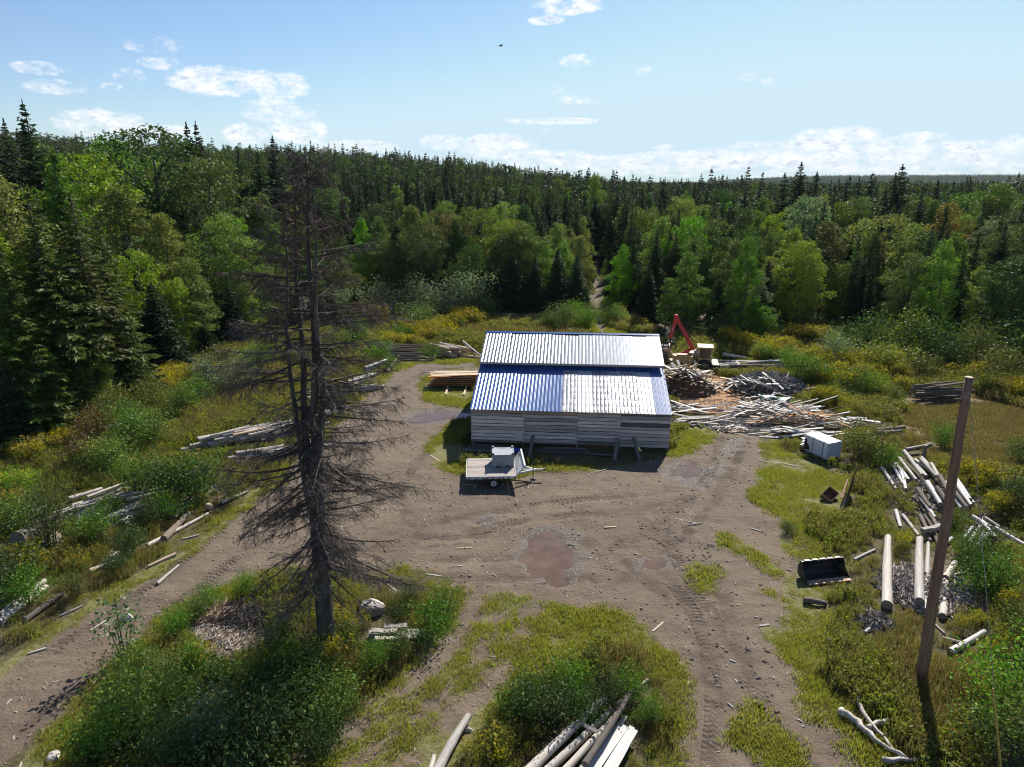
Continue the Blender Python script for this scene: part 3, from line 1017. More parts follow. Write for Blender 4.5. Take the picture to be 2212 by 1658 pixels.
def broadleaf_meshes(seed, h=11.0, R=2.6, base=0.28, clumps=60, per=150, leaf=0.2, shape='round', bark='bark', limbs=9, r=0.14):
    """crown: leaf clumps through the crown's volume, gaps between them; trunk forks into limbs that reach the clumps"""
    g = np.random.default_rng(seed)
    cz0, cz1 = h * base, h
    cent = []
    tries = 0
    while len(cent) < clumps and tries < 6000:
        tries += 1
        f = g.uniform(0, 1)
        if shape == 'round':
            w_ = math.sqrt(max(0, 1 - (2 * f - 0.9) ** 2 / 1.22)) if f < .95 else .3
        elif shape == 'oval':
            w_ = (0.6 + .9 * f) if f < .32 else 0.9 * (1 - ((f - .32) / .72) ** 1.25) + .05
        elif shape == 'column':
            w_ = 0.75 * min(1, (f + .12) * 3) * (1 - f ** 3 * .85)
        else:  # umbrella
            w_ = .35 + .75 * f if f < .75 else 1.1 * math.sqrt(max(0, 1 - ((f - .72) / .3) ** 2))
        a = g.uniform(0, 6.283)
        rr = R * w_ * math.sqrt(g.uniform(.18, 1)) * (1 + .26 * math.sin(a * 3 + seed + f * 3) + .2 * math.sin(a * 5 + 2 * seed + f * 7))
        p = np.array([rr * math.cos(a), rr * math.sin(a), cz0 + (cz1 - cz0) * f])
        if all(np.linalg.norm((p - c) / (1, 1, .8)) > R * 0.2 for c in cent):
            cent.append(p)
    C, S, D = [], [], []
    for c in cent:
        rc = R * g.uniform(.15, .36) * (1 - .35 * max(0, (c[2] - cz0) / (cz1 - cz0) - .5))
        n = int(per * (rc / (R * .28)) ** 2)
        q = g.normal(size=(n, 3))
        q /= np.linalg.norm(q, axis=1)[:, None]
        rr = rc * g.uniform(.35, 1.08, n) ** .6
        q = q * rr[:, None] * (1, 1, .72)
        C.append(c + q)
        out = q / rc * 0.7 + g.normal(size=(n, 3)) * .8
        out[:, 2] -= .35
        D.append(out)
        S.append(leaf * g.uniform(.65, 1.3, n))
    C, D, S = np.vstack(C), np.vstack(D), np.concatenate(S)
    V, F = leaves(C, S, 0.66, rng=g, dirs=D)
    crown = np_mesh('crown', V, F, ['leaf'])
    b = MB()
    top = Vector((0, 0, h * .86))
    pts = [Vector((0.12 * math.sin(seed + i * .9) * i / 3, .12 * math.cos(seed * 2 + i) * i / 3, -0.3 + (h * .9) * i / 6)) for i in range(7)]
    b.tube(pts, [r * (1.2 - .17 * i) + .012 for i in range(7)], 8)
    order = sorted(range(len(cent)), key=lambda i: -np.linalg.norm(cent[i][:2]))[:limbs * 2]
    for i in order[::2]:
        c = Vector(cent[i])
        f = max(.12, min(.8, (c.z - math.hypot(c.x, c.y) * 1.1) / (h * .9)))
        p0 = Vector((0, 0, h * .9 * f))
        mid = p0.lerp(c, .5) + Vector((0, 0, -.15))
        b.tube([p0, mid, c], [r * .42, r * .28, r * .1], 5, False)
    return crown, b.mesh('trunk', bark, True)


def shrub_meshes(seed, h=2.0, R=1.1, n=1500, leaf=0.1, asp=.6, shape='dome', stems=9):
    g = np.random.default_rng(seed)
    C, D, S = [], [], []
    b = MB()
    per = n // (stems * 3)
    for s in range(stems):
        a = 6.283 * s / stems + g.uniform(-.4, .4)
        lean = g.uniform(.1, 1.0)
        tip = np.array([R * lean * math.cos(a), R * lean * math.sin(a), h * g.uniform(.72, 1.05) * (1 - .38 * lean * lean)])
        mid = tip * (0.42, .42, .62)
        b.tube([(0.1 * math.cos(a), .1 * math.sin(a), -.1), mid, tip], [.022, .015, .005], 4, False)
        for k in range(3):
            c = mid + (tip - mid) * (k / 2) ** .9 + g.normal(size=3) * (.14 * R, .14 * R, .08 * h)
            if k == 0:
                c[2] *= .72
            m_ = int(per * g.uniform(.7, 1.3))
            q = g.normal(size=(m_, 3)) * (R * .26, R * .26, h * .13)
            C.append(c + q)
            d = q + g.normal(size=(m_, 3)) * .25
            d[:, 2] += g.normal(size=m_) * .3 - .12
            D.append(d)
            S.append(leaf * g.uniform(.6, 1.35, m_))
    C, D, S = np.vstack(C), np.vstack(D), np.concatenate(S)
    C[:, 2] = np.maximum(C[:, 2], .05)
    V, F = leaves(C, S, asp, rng=g, dirs=D)
    return np_mesh('foliage', V, F, ['leaf']), b.mesh('stem', 'stem')


# ---- small ground plants (sources for the scattered ground cover; not linked to the scene themselves)
def blades(g, n, R, h, wd, lean=.35, mat_k=0):
    V, F = [], []
    a = g.uniform(0, 6.283, n)
    rr = R * np.sqrt(g.uniform(0, 1, n))
    bx, by = rr * np.cos(a), rr * np.sin(a)
    hh = h * g.uniform(.45, 1.15, n)
    la = g.uniform(0, 6.283, n)
    ln = g.uniform(.05, lean, n) * hh
    wa = g.uniform(0, 6.283, n)
    ww = wd * g.uniform(.6, 1.4, n)
    for i in range(n):
        sx, sy = math.cos(wa[i]) * ww[i] / 2, math.sin(wa[i]) * ww[i] / 2
        tx_, ty_ = bx[i] + math.cos(la[i]) * ln[i], by[i] + math.sin(la[i]) * ln[i]
        V += [(bx[i] - sx, by[i] - sy, -.03), (bx[i] + sx, by[i] + sy, -.03), (tx_ + sx * .35, ty_ + sy * .35, hh[i]), (tx_ - sx * .35, ty_ - sy * .35, hh[i])]
    return np.array(V), np.arange(4 * n).reshape(n, 4), mat_k


def leafy(g, n_st, R, h, per, leaf, asp, k=0, flat=.2):
    C, D, S = [], [], []
    for s in range(n_st):
        a = g.uniform(0, 6.283)
        r0 = R * math.sqrt(g.uniform(0, 1))
        hs = h * g.uniform(.55, 1.1)
        l_ = g.uniform(-.25, .25, 2) * hs
        for j in range(per):
            f = (j + 1) / per
            C.append((r0 * math.cos(a) + l_[0] * f + g.normal() * .03, r0 * math.sin(a) + l_[1] * f + g.normal() * .03, hs * (.12 + .88 * f)))
            th = g.uniform(0, 6.283)
            D.append((math.cos(th), math.sin(th), flat + g.normal() * .3))
            S.append(leaf * g.uniform(.6, 1.3))
    V, F = leaves(np.array(C), np.array(S), asp, rng=g, dirs=np.array(D))
    return V, F, k


def plumes(g, n_st, R, h, per, k=1):
    C, D, S = [], [], []
    for s in range(n_st):
        a = g.uniform(0, 6.283)
        r0 = R * math.sqrt(g.uniform(0, 1))
        hs = h * g.uniform(.8, 1.12)
        for j in range(per):
            th = g.uniform(0, 6.283)
            u = g.uniform(0, 1)
            rr = .13 * (1 - u * .7)
            C.append((r0 * math.cos(a) + rr * math.cos(th), r0 * math.sin(a) + rr * math.sin(th), hs - .2 + .26 * u))
            D.append((math.cos(th), math.sin(th), .45))
            S.append(g.uniform(.07, .13))
    V, F = leaves(np.array(C), np.array(S), .55, rng=g, dirs=np.array(D))
    return V, F, k


def source(name, parts, mats):
    V, F, mi = join_np(parts)
    return bpy.data.objects.new(name, np_mesh(name, V, F, mats, mi))


def scatter(name, label, sources, pts, rotz, scl, pick=None, tilt=0.0, zscl=None):
    """ONE object of kind stuff: a point cloud that carries instances of the SOURCES"""
    n = len(pts)
    col = bpy.data.collections.new(name + '_sources')
    for i, s in enumerate(sources):
        s.name = f"{name}_{'abcdefgh'[i]}"
        col.objects.link(s)
    me = bpy.data.meshes.new(name)
    me.vertices.add(n)
    me.vertices.foreach_set('co', np.asarray(pts, np.float32).ravel())
    a = me.attributes.new('rot', 'FLOAT_VECTOR', 'POINT')
    rv = np.zeros((n, 3), np.float32)
    rv[:, 2] = rotz
    if tilt:
        rv[:, :2] = RNG.normal(0, tilt, (n, 2))
    a.data.foreach_set('vector', rv.ravel())
    a = me.attributes.new('scl', 'FLOAT_VECTOR', 'POINT')
    sv = np.repeat(np.asarray(scl, np.float32)[:, None], 3, 1)
    if zscl is not None:
        sv[:, 2] *= zscl
    a.data.foreach_set('vector', sv.ravel())
    a = me.attributes.new('pick', 'INT', 'POINT')
    a.data.foreach_set('value', np.asarray(pick if pick is not None else RNG.integers(0, len(sources), n), np.int32))
    o = link(name, me, kind='stuff', label=label)
    ng = bpy.data.node_groups.new(name, 'GeometryNodeTree')
    ng.interface.new_socket('Geometry', in_out='INPUT', socket_type='NodeSocketGeometry')
    ng.interface.new_socket('Geometry', in_out='OUTPUT', socket_type='NodeSocketGeometry')
    N = ng.nodes
    gi, go = N.new('NodeGroupInput'), N.new('NodeGroupOutput')
    iop = N.new('GeometryNodeInstanceOnPoints')
    ci = N.new('GeometryNodeCollectionInfo')
    ci.inputs['Collection'].default_value = col
    ci.inputs['Separate Children'].default_value = True
    ci.inputs['Reset Children'].default_value = True
    iop.inputs['Pick Instance'].default_value = True

    def attr(nm, dt):
        q = N.new('GeometryNodeInputNamedAttribute')
        q.data_type = dt
        q.inputs[0].default_value = nm
        return q.outputs[0]
    L = ng.links
    e2r = N.new('FunctionNodeEulerToRotation')
    L.new(attr('rot', 'FLOAT_VECTOR'), e2r.inputs[0])
    L.new(gi.outputs[0], iop.inputs['Points'])
    L.new(ci.outputs[0], iop.inputs['Instance'])
    L.new(attr('pick', 'INT'), iop.inputs['Instance Index'])
    L.new(e2r.outputs[0], iop.inputs['Rotation'])
    L.new(attr('scl', 'FLOAT_VECTOR'), iop.inputs['Scale'])
    L.new(iop.outputs[0], go.inputs[0])
    md = o.modifiers.new('scatter', 'NODES')
    md.node_group = ng
    return o


# colours of living foliage
LC = dict(green=(0.118, 0.189, 0.040, 1), bright=(0.171, 0.277, 0.047, 1), yellow=(0.218, 0.266, 0.047, 1), olive=(0.136, 0.159, 0.038, 1), bronze=(0.171, 0.153, 0.042, 1), dark=(0.065, 0.112, 0.033, 1),
          grey=(0.184, 0.230, 0.131, 1), silver=(0.261, 0.300, 0.215, 1), orange=(0.236, 0.177, 0.035, 1), spruce=(0.034, 0.052, 0.026, 1), fir=(0.034, 0.055, 0.028, 1), bluegreen=(0.100, 0.160, 0.034, 1), olivefir=(0.092, 0.111, 0.037, 1),
          brown=(0.169, 0.111, 0.052, 1))
LWORD = dict(green='mid green', bright='bright green', yellow='yellow green', olive='olive green', bronze='bronze green', dark='dark green', grey='grey green', silver='silvery', orange='orange yellow',
             spruce='dark', fir='dark green', bluegreen='blue green', olivefir='olive green', brown='brownish')

PROTO = {}


def protos():
    for i in range(4):
        g = i
        PROTO.setdefault('spruce_tree', []).append((conifer_mesh(100 + i, 14, 2.5, 58, 8, 1.9, .06, .3), trunk_mesh(14, .17, 'bark', i, .1, 10), 14.0))
        PROTO.setdefault('fir_tree', []).append((conifer_mesh(200 + i, 10, 2.1, 52, 9, 1.8, .02, .12, .2, .8), trunk_mesh(10, .13, 'bark', i, .05, 0), 10.0))
    for i in range(3):
        PROTO.setdefault('slim_fir_tree', []).append((conifer_mesh(250 + i, 14, 1.35, 54, 7, 1.5, .06, .18, .3, .62), trunk_mesh(14, .13, 'bark', i, .1, 4), 14.0))
        PROTO.setdefault('bare_stem_spruce_tree', []).append((conifer_mesh(280 + i, 15, 2.2, 46, 7, 2.1, .3, .4), trunk_mesh(15, .16, 'bark', i, .15, 34), 15.0))
        c, t_ = broadleaf_meshes(300 + i, 11, 2.9, .14, 100, 165, .2, 'round')
        PROTO.setdefault('maple_tree', []).append((c, t_, 11.0))
        c, t_ = broadleaf_meshes(330 + i, 11, 2.3, .08, 100, 140, .18, 'oval', 'bark', 7, .1)
        PROTO.setdefault('birch_tree', []).append((c, t_, 11.0))
        c, t_ = broadleaf_meshes(360 + i, 12, 1.8, .08, 90, 125, .19, 'column', 'birch_bark', 6, .1)
        PROTO.setdefault('aspen_tree', []).append((c, t_, 12.0))
    for i in range(2):
        c, t_ = broadleaf_meshes(390 + i, 11, 3.2, .34, 62, 150, .2, 'umbrella', 'bark', 11, .17)
        PROTO.setdefault('spreading_maple_tree', []).append((c, t_, 11.0))
    for i in range(4):
        f, s = shrub_meshes(400 + i, 2.0, 1.1, 2300, .105)
        PROTO.setdefault('alder_shrub', []).append((f, s, 2.0))
    for i in range(3):
        f, s = shrub_meshes(430 + i, 2.0, 1.0, 2600, .11, .3, stems=12)
        PROTO.setdefault('willow_shrub', []).append((f, s, 2.0))
    for i in range(2):
        f, s = shrub_meshes(460 + i, 2.4, .75, 330, .14, .75, stems=7)
        PROTO.setdefault('poplar_sapling', []).append((f, s, 2.4))


protos()
_used = {}


def plant(kind, x, y, h, wide=1.0, colr='green', label='', group=None, rz=None, crown='crown', trunk='trunk', z=None, v=None):
    pl = PROTO[kind]
    i = _used.get(kind, 0) if v is None else v
    _used[kind] = i + 1
    cm, tm, h0 = pl[i % len(pl)]
    cat = 'tree' if crown == 'crown' else ('sapling' if 'sapling' in kind else 'shrub')
    nm = 'fir_tree' if kind == 'slim_fir_tree' else 'spruce_tree' if kind == 'bare_stem_spruce_tree' else 'maple_tree' if kind == 'spreading_maple_tree' else kind
    zz = float(ground_z(np.array([x]), np.array([y]))[0]) if z is None else z
    o = thing(nm, label, cat, (x, y, zz - .03), random.uniform(0, 6.28) if rz is None else rz, group)
    s = h / h0
    q_ = random.uniform(.86, 1.16)
    o.scale = (s * wide * q_, s * wide / q_, s)
    a = link(crown, cm, o)
    a.color = LC[colr]
    link(trunk, tm, o)
    return o


def el_h(px_top, py_top, x, y):
    """height of a thing standing at x, y whose top shows at picture row py_top"""
    p = atY(px_top, py_top, y)
    return p.z - float(terrain(np.array([x]), np.array([y]))[0])


ORD = ['first', 'second', 'third', 'fourth', 'fifth', 'sixth', 'seventh', 'eighth', 'ninth', 'tenth', 'eleventh', 'twelfth', 'thirteenth', 'fourteenth', 'fifteenth', 'sixteenth', 'seventeenth', 'eighteenth', 'nineteenth', 'twentieth'] + ['twenty ' + x for x in ('first', 'second', 'third', 'fourth', 'fifth', 'sixth', 'seventh', 'eighth', 'ninth')]
KW = dict(spruce_tree='spruce', fir_tree='fir', slim_fir_tree='narrow fir', bare_stem_spruce_tree='bare stemmed spruce', maple_tree='maple', birch_tree='birch', aspen_tree='aspen', spreading_maple_tree='spreading maple',
          alder_shrub='alder shrub', willow_shrub='willow shrub', poplar_sapling='poplar sapling')

# ------------------------------------------------------------------ trees placed one by one: kind, px, row of the top, distance Y, width, colour
ZONES = {
    'in the forest above the log heaps': [
        ('spruce_tree', 57, 228, 88, 1.0, 'spruce'), ('spruce_tree', 18, 268, 84, .9, 'spruce'), ('birch_tree', 12, 385, 47, 1.1, 'yellow'), ('bare_stem_spruce_tree', 78, 415, 45, 1.25, 'olivefir'),
        ('bare_stem_spruce_tree', 165, 430, 47.5, 1.15, 'olivefir'), ('spruce_tree', 222, 480, 50, 1.0, 'bluegreen'), ('spruce_tree', 20, 540, 42, 1.1, 'olivefir'), ('fir_tree', 126, 335, 66, .85, 'bluegreen'),
        ('maple_tree', 195, 345, 80, 1.0, 'yellow'), ('birch_tree', 262, 405, 66, 1.15, 'olive'), ('birch_tree', 352, 462, 68, .95, 'yellow'), ('spreading_maple_tree', 322, 290, 92, 1.05, 'dark'),
        ('spruce_tree', 408, 275, 96, .95, 'spruce'), ('spruce_tree', 428, 272, 97, .85, 'spruce'), ('maple_tree', 450, 345, 90, .95, 'green'), ('spruce_tree', 592, 302, 104, .95, 'spruce'), ('spruce_tree', 560, 330, 100, 1.0, 'spruce'),
        ('spruce_tree', 520, 335, 98, 1.0, 'spruce'), ('maple_tree', 240, 305, 110, 1.2, 'bright'), ('maple_tree', 90, 320, 98, 1.1, 'green'),
        ('maple_tree', 300, 545, 60, .85, 'yellow'), ('fir_tree', 335, 615, 57.5, 1.35, 'fir'), ('birch_tree', 415, 560, 64.5, 1.0, 'bright'), ('maple_tree', 485, 470, 72, .95, 'bright'), ('aspen_tree', 390, 600, 62, 1.0, 'yellow'),
        ('fir_tree', 240, 660, 50.5, 1.2, 'fir'), ('fir_tree', 150, 730, 45.5, 1.2, 'bluegreen'), ('birch_tree', 195, 690, 46.5, .8, 'yellow'), ('fir_tree', 95, 770, 42.5, 1.0, 'olivefir'), ('fir_tree', 30, 790, 40, 1.2, 'fir'),
        ('fir_tree', 500, 620, 68, 1.2, 'fir'), ('maple_tree', 560, 560, 74, .85, 'green'), ('fir_tree', 445, 690, 63, 1.1, 'fir'), ('birch_tree', 535, 610, 70, 1.0, 'yellow'), ('birch_tree', 150, 520, 58, 1.0, 'green'),
        ('spruce_tree', 280, 500, 62, 1.0, 'spruce'), ('spruce_tree', 430, 455, 76, 1.0, 'spruce'), ('birch_tree', -30, 480, 44, 1.1, 'yellow'), ('spruce_tree', 100, 460, 54, 1.0, 'spruce')],
    'at the clearing edge behind the shed': [
        ('birch_tree', 790, 462, 108, 1.1, 'bright'), ('maple_tree', 835, 520, 93, .9, 'olive'), ('birch_tree', 888, 445, 94, 1.15, 'olive'), ('spreading_maple_tree', 962, 462, 97, 1.0, 'bronze'), ('spreading_maple_tree', 1045, 455, 97, 1.05, 'olive'),
        ('maple_tree', 1112, 478, 96, .95, 'bronze'), ('maple_tree', 1168, 515, 95, .9, 'green'), ('maple_tree', 1090, 440, 112, 1.0, 'bright'), ('maple_tree', 960, 440, 112, .9, 'bright'),
        ('fir_tree', 1062, 575, 83.5, 1.25, 'fir'), ('fir_tree', 1108, 548, 84, 1.2, 'fir'), ('fir_tree', 1155, 558, 84, 1.15, 'fir'), ('fir_tree', 1205, 540, 84.5, 1.15, 'fir'), ('fir_tree', 1246, 552, 85, 1.05, 'fir'),
        ('birch_tree', 1218, 522, 88, .95, 'bright'), ('birch_tree', 1252, 510, 92, .95, 'yellow'), ('birch_tree', 1180, 530, 89, .8, 'bright'), ('fir_tree', 770, 620, 78, 1.2, 'fir'), ('fir_tree', 890, 640, 84.5, 1.2, 'fir'), ('fir_tree', 720, 640, 77, 1.25, 'fir'),
        ('maple_tree', 740, 560, 84, .95, 'olive'), ('birch_tree', 690, 600, 80, 1.0, 'green'), ('fir_tree', 640, 640, 75, 1.25, 'fir'), ('birch_tree', 610, 570, 78, 1.0, 'yellow'),
        ('spruce_tree', 965, 342, 150, 1.0, 'spruce'), ('spruce_tree', 880, 378, 140, 1.0, 'spruce'), ('aspen_tree', 1075, 405, 128, 1.35, 'grey'), ('birch_tree', 1258, 470, 118, .9, 'yellow')],
    'beside the forest track gap': [
        ('birch_tree', 1285, 378, 150, .9, 'bright'), ('aspen_tree', 1345, 440, 132, 1.2, 'bright'), ('fir_tree', 1338, 565, 90, 1.0, 'fir'), ('fir_tree', 1365, 540, 92, 1.1, 'fir'), ('birch_tree', 1428, 470, 95, 1.1, 'bright'), ('fir_tree', 1402, 580, 80, 1.0, 'fir'),
        ('fir_tree', 1266, 628, 88, 1.0, 'fir'), ('fir_tree', 1312, 610, 94, .9, 'fir'), ('fir_tree', 1276, 590, 112, 1.1, 'fir'), ('birch_tree', 1306, 560, 118, .7, 'bright'), ('aspen_tree', 1310, 520, 128, 1.0, 'bright'), ('birch_tree', 1385, 460, 118, 1.0, 'bright')],
    'at the forest edge behind the loader': [
        ('birch_tree', 1485, 545, 75, 1.1, 'green'), ('aspen_tree', 1440, 600, 76, 1.1, 'green'), ('maple_tree', 1540, 480, 84, .95, 'green'), ('birch_tree', 1590, 520, 76, 1.1, 'green'), ('maple_tree', 1510, 560, 80, .8, 'dark'), ('birch_tree', 1640, 590, 72.5, .9, 'grey'),
        ('maple_tree', 1490, 470, 92, .9, 'bright'), ('fir_tree', 1550, 600, 74, .9, 'fir')],
    'at the clearing edge beyond the goldenrod': [
        ('birch_tree', 1712, 495, 82, 1.25, 'yellow'), ('birch_tree', 1785, 480, 84, 1.2, 'olive'), ('slim_fir_tree', 1862, 555, 78, 1.15, 'spruce'), ('spreading_maple_tree', 1912, 470, 84, 1.15, 'yellow'), ('maple_tree', 1990, 500, 82, .9, 'dark'),
        ('birch_tree', 2045, 440, 96, 1.1, 'orange'), ('maple_tree', 1745, 428, 104, 1.0, 'grey'), ('maple_tree', 1672, 462, 100, .75, 'yellow'), ('maple_tree', 2140, 482, 92, 1.0, 'grey'), ('maple_tree', 2190, 560, 66, 1.1, 'dark'), ('aspen_tree', 2110, 575, 72, 1.15, 'yellow'),
        ('maple_tree', 2075, 420, 118, 1.0, 'green'), ('slim_fir_tree', 1777, 440, 98, 1.0, 'spruce'), ('birch_tree', 1660, 560, 80, 1.0, 'yellow'), ('birch_tree', 1950, 600, 76, .8, 'green'), ('birch_tree', 2235, 480, 80, 1.1, 'dark'), ('maple_tree', 1820, 570, 79, .8, 'olive'),
        ('slim_fir_tree', 2205, 440, 100, .9, 'spruce'), ('birch_tree', 2030, 610, 74, .9, 'green'), ('maple_tree', 2160, 400, 125, 1.0, 'green')],
    'above the flat forest skyline': [
        ('spruce_tree', 1728, 357, 132, .85, 'spruce'), ('slim_fir_tree', 1692, 380, 128, .85, 'spruce'), ('slim_fir_tree', 1762, 375, 140, .85, 'spruce'), ('slim_fir_tree', 1945, 362, 120, 1.0, 'spruce'), ('slim_fir_tree', 1930, 380, 122, .9, 'spruce'), ('slim_fir_tree', 1852, 388, 130, .9, 'spruce'),
        ('slim_fir_tree', 1825, 394, 126, 1.0, 'spruce'), ('slim_fir_tree', 1878, 384, 134, .9, 'spruce'), ('slim_fir_tree', 1640, 402, 135, 1.0, 'spruce'), ('slim_fir_tree', 1610, 408, 125, 1.0, 'spruce'), ('spruce_tree', 2022, 392, 140, .8, 'spruce'), ('spruce_tree', 2142, 394, 150, .8, 'spruce'),
        ('slim_fir_tree', 1745, 408, 122, 1.0, 'spruce'), ('slim_fir_tree', 1800, 405, 128, 1.0, 'spruce'), ('slim_fir_tree', 1570, 402, 140, 1.0, 'spruce'), ('spruce_tree', 1432, 392, 160, .9, 'spruce'), ('spruce_tree', 1500, 400, 150, .9, 'spruce'), ('slim_fir_tree', 1910, 412, 112, 1.0, 'spruce'), ('slim_fir_tree', 1545, 420, 120, 1.0, 'spruce')],
}
taken = []
for zone, lst in ZONES.items():
    by = {}
    for e in sorted(lst, key=lambda e: e[1]):
        by.setdefault((e[0], e[5]), []).append(e)
    for (kind, colr), es in by.items():
        for k, (kd, px, py, Yd, wd_, c_) in enumerate(es):
            x = (px - CX) / FPX * (Yd * math.cos(rad(PITCH)) - (atY(px, py, Yd).z - 2.5 - CAM_H) * math.sin(rad(PITCH)))
            h = max(2.5, el_h(px, py, x, Yd))
            wd_ = wd_ * (1.5 if 'skyline' in zone else 1.0)
            pos = '' if len(es) == 1 else f", {ORD[k]} from the left"
            lab = f"{LWORD[colr]} {KW[kind]} {zone}{pos}"
            plant(kind, x, Yd, h, wd_ * (1.12 if h > 9 else 1.2), colr, lab, 'trees ' + zone)
            taken.append((x, Yd, 1.9 if 'fir' in kind or 'spruce' in kind else 2.4))

# ------------------------------------------------------------------ the forest behind: nearer trees one by one, the far forest as one mass
path_w = np.array([G(*p)[:2] for p in ((1285, 740), (1282, 660), (1284, 600), (1287, 570))])


def path_dist(x, y):
    d = np.full(x.shape, 1e9)
    for a, b in zip(path_w[:-1], path_w[1:]):
        e = b - a
        t_ = np.clip(((x - a[0]) * e[0] + (y - a[1]) * e[1]) / (e @ e), 0, 1)
        d = np.minimum(d, np.hypot(x - a[0] - t_ * e[0], y - a[1] - t_ * e[1]))
    return d


def jitter_grid(x0, x1, y0, y1, s, g):
    gx, gy = np.meshgrid(np.arange(x0, x1, s), np.arange(y0, y1, s))
    gx = gx + g.uniform(-.42, .42, gx.shape) * s
    gy = gy + g.uniform(-.42, .42, gy.shape) * s
    return gx.ravel(), gy.ravel()


g = np.random.default_rng(5)
R1 = 158.0
fx, fy = jitter_grid(-110, 125, 36, 160, 4.7, g)
az_ = np.degrees(np.arctan2(fx, fy))
rr_ = np.hypot(fx, fy)
ok = (np.abs(az_) < 38.5) & (rr_ < R1) & (sdf(CLEARING, fx, fy) < -2.5) & (path_dist(fx, fy) > 2.3)
for (tx_, ty_, tr_) in taken:
    ok &= np.hypot(fx - tx_, fy - ty_) > tr_
fx, fy, az_, rr_ = fx[ok], fy[ok], az_[ok], rr_[ok]
FZ = [(-60, -20, 'on the slope above the log heaps'), (-20, -4, 'on the slope behind the dead spruce'), (-4, 9, 'on the slope behind the shed'), (9, 22, 'in the flat forest behind the red loader'), (22, 60, 'in the flat forest beyond the goldenrod')]


def mix_kind(a, r, u, x, y):
    con = 0.36 + .3 * (fbm(np.array([x]), np.array([y]), 28, 3)[0] - .5) * 3
    if -20 < a < 9 and r > 108:
        con += .56
    if a >= 9:
        con += .12
    if r < 100:
        con -= .1
    if u < con:
        return random.choice([('spruce_tree', 'spruce'), ('spruce_tree', 'spruce'), ('slim_fir_tree', 'spruce'), ('spruce_tree', 'olivefir'), ('fir_tree', 'fir')])
    return random.choice([('maple_tree', 'green'), ('maple_tree', 'yellow'), ('birch_tree', 'green'), ('birch_tree', 'bright'), ('birch_tree', 'green'), ('aspen_tree', 'bright'), ('maple_tree', 'olive'), ('maple_tree', 'dark'), ('maple_tree', 'dark'), ('birch_tree', 'dark')])


nfill = 0
todo = {}
for x, y, a, r in zip(fx, fy, az_, rr_):
    kind, c_ = mix_kind(a, r, random.random(), x, y)
    h = random.uniform(7.5, 10.5) + 3.6 * min(1, max(0, (r - 85) / 50))
    if kind in ('spruce_tree', 'slim_fir_tree') and r > 100:
        h *= 1.06
    if kind == 'fir_tree':
        h *= .85
    zone = next(z_ for lo_, hi_, z_ in FZ if lo_ <= a < hi_)
    row = 'front' if r < 98 else 'near' if r < 112 else 'middle' if r < 127 else 'far' if r < 142 else 'last'
    todo.setdefault((kind, c_, zone, row), []).append((a, x, y, h))
for (kind, c_, zone, row), lst in todo.items():
    lst.sort()
    for k, (a, x, y, h) in enumerate(lst):
        pos = '' if len(lst) == 1 else f", {ORD[min(k, 27)]} from left"
        plant(kind, x, y, h, random.uniform(.9, 1.2), c_, f"{LWORD[c_]} {KW[kind]} {zone}, {row} row{pos}", f"forest trees {zone}")
        nfill += 1
print('fill trees', nfill)

far_src = []
for i in range(2):
    o = bpy.data.objects.new('s', conifer_mesh(500 + i, 14, 2.2, 30, 7, .8, .06, .28))
    o.data.materials[0] = M['far_spruce']
    far_src.append(o)
for i, c_ in enumerate(('green', 'olive', 'yellow', 'dark')):
    cm, _ = broadleaf_meshes(520 + i, 13, 2.9, .1, 48, 46, .36, 'round')
    o = bpy.data.objects.new('s', cm)
    cm.materials[0] = M['far_' + c_]
    far_src.append(o)
o = bpy.data.objects.new('s', conifer_mesh(530, 14, 1.4, 30, 6, .8, .06, .2, .3, .6))
o.data.materials[0] = M['far_spruce']
far_src.append(o)
fx, fy = jitter_grid(-420, 620, 100, 760, 5.0, g)
az_ = np.degrees(np.arctan2(fx, fy))
rr_ = np.hypot(fx, fy)
lim = np.interp(az_, [-40, 0, 10, 40], [440, 440, 700, 760])
ok = (np.abs(az_) < 39.5) & (rr_ >= R1) & (rr_ < lim) & ((path_dist(fx, fy) > 3.4))
fx, fy, az_, rr_ = fx[ok], fy[ok], az_[ok], rr_[ok]
con = 0.42 + (fbm(fx, fy, 45, 3) - .5) * 2.2 + .36 * ((az_ > -18) & (az_ < 10)) + .12 * (az_ >= 10)
u = g.random(len(fx))
pick = np.where(u < con, np.where(g.random(len(fx)) < .3, 6, g.integers(0, 2, len(fx))), g.integers(2, 6, len(fx)))
scl = g.uniform(.75, 1.2, len(fx)) * (.82 + .45 * fbm(fx, fy, 22, 3))
ex_, ey_ = jitter_grid(0, 1150, 500, 2500, 12.5, g)
ea, er = np.degrees(np.arctan2(ex_, ey_)), np.hypot(ex_, ey_)
ok = (ea > 7) & (ea < 40) & (er > 740) & (er < 2500)
ex_, ey_ = ex_[ok], ey_[ok]
fx, fy = np.concatenate([fx, ex_]), np.concatenate([fy, ey_])
pick = np.concatenate([pick, np.where(g.random(len(ex_)) < .4, 6, g.integers(0, 6, len(ex_)))])
scl = np.concatenate([scl, g.uniform(.95, 1.15, len(ex_))])
# woods that go on past both edges of the view
ex_, ey_ = jitter_grid(-420, 480, 24, 320, 5.6, g)
ea, er = np.degrees(np.arctan2(ex_, ey_)), np.hypot(ex_, ey_)
ok = (np.abs(ea) >= 39.5) & (np.abs(ea) < 62) & (er < 430) & (sdf(CLEARING, ex_, ey_) < -4)
ex_, ey_ = ex_[ok], ey_[ok]
fx, fy = np.concatenate([fx, ex_]), np.concatenate([fy, ey_])
pick = np.concatenate([pick, g.integers(0, 7, len(ex_))])
scl = np.concatenate([scl, g.uniform(.75, 1.05, len(ex_))])
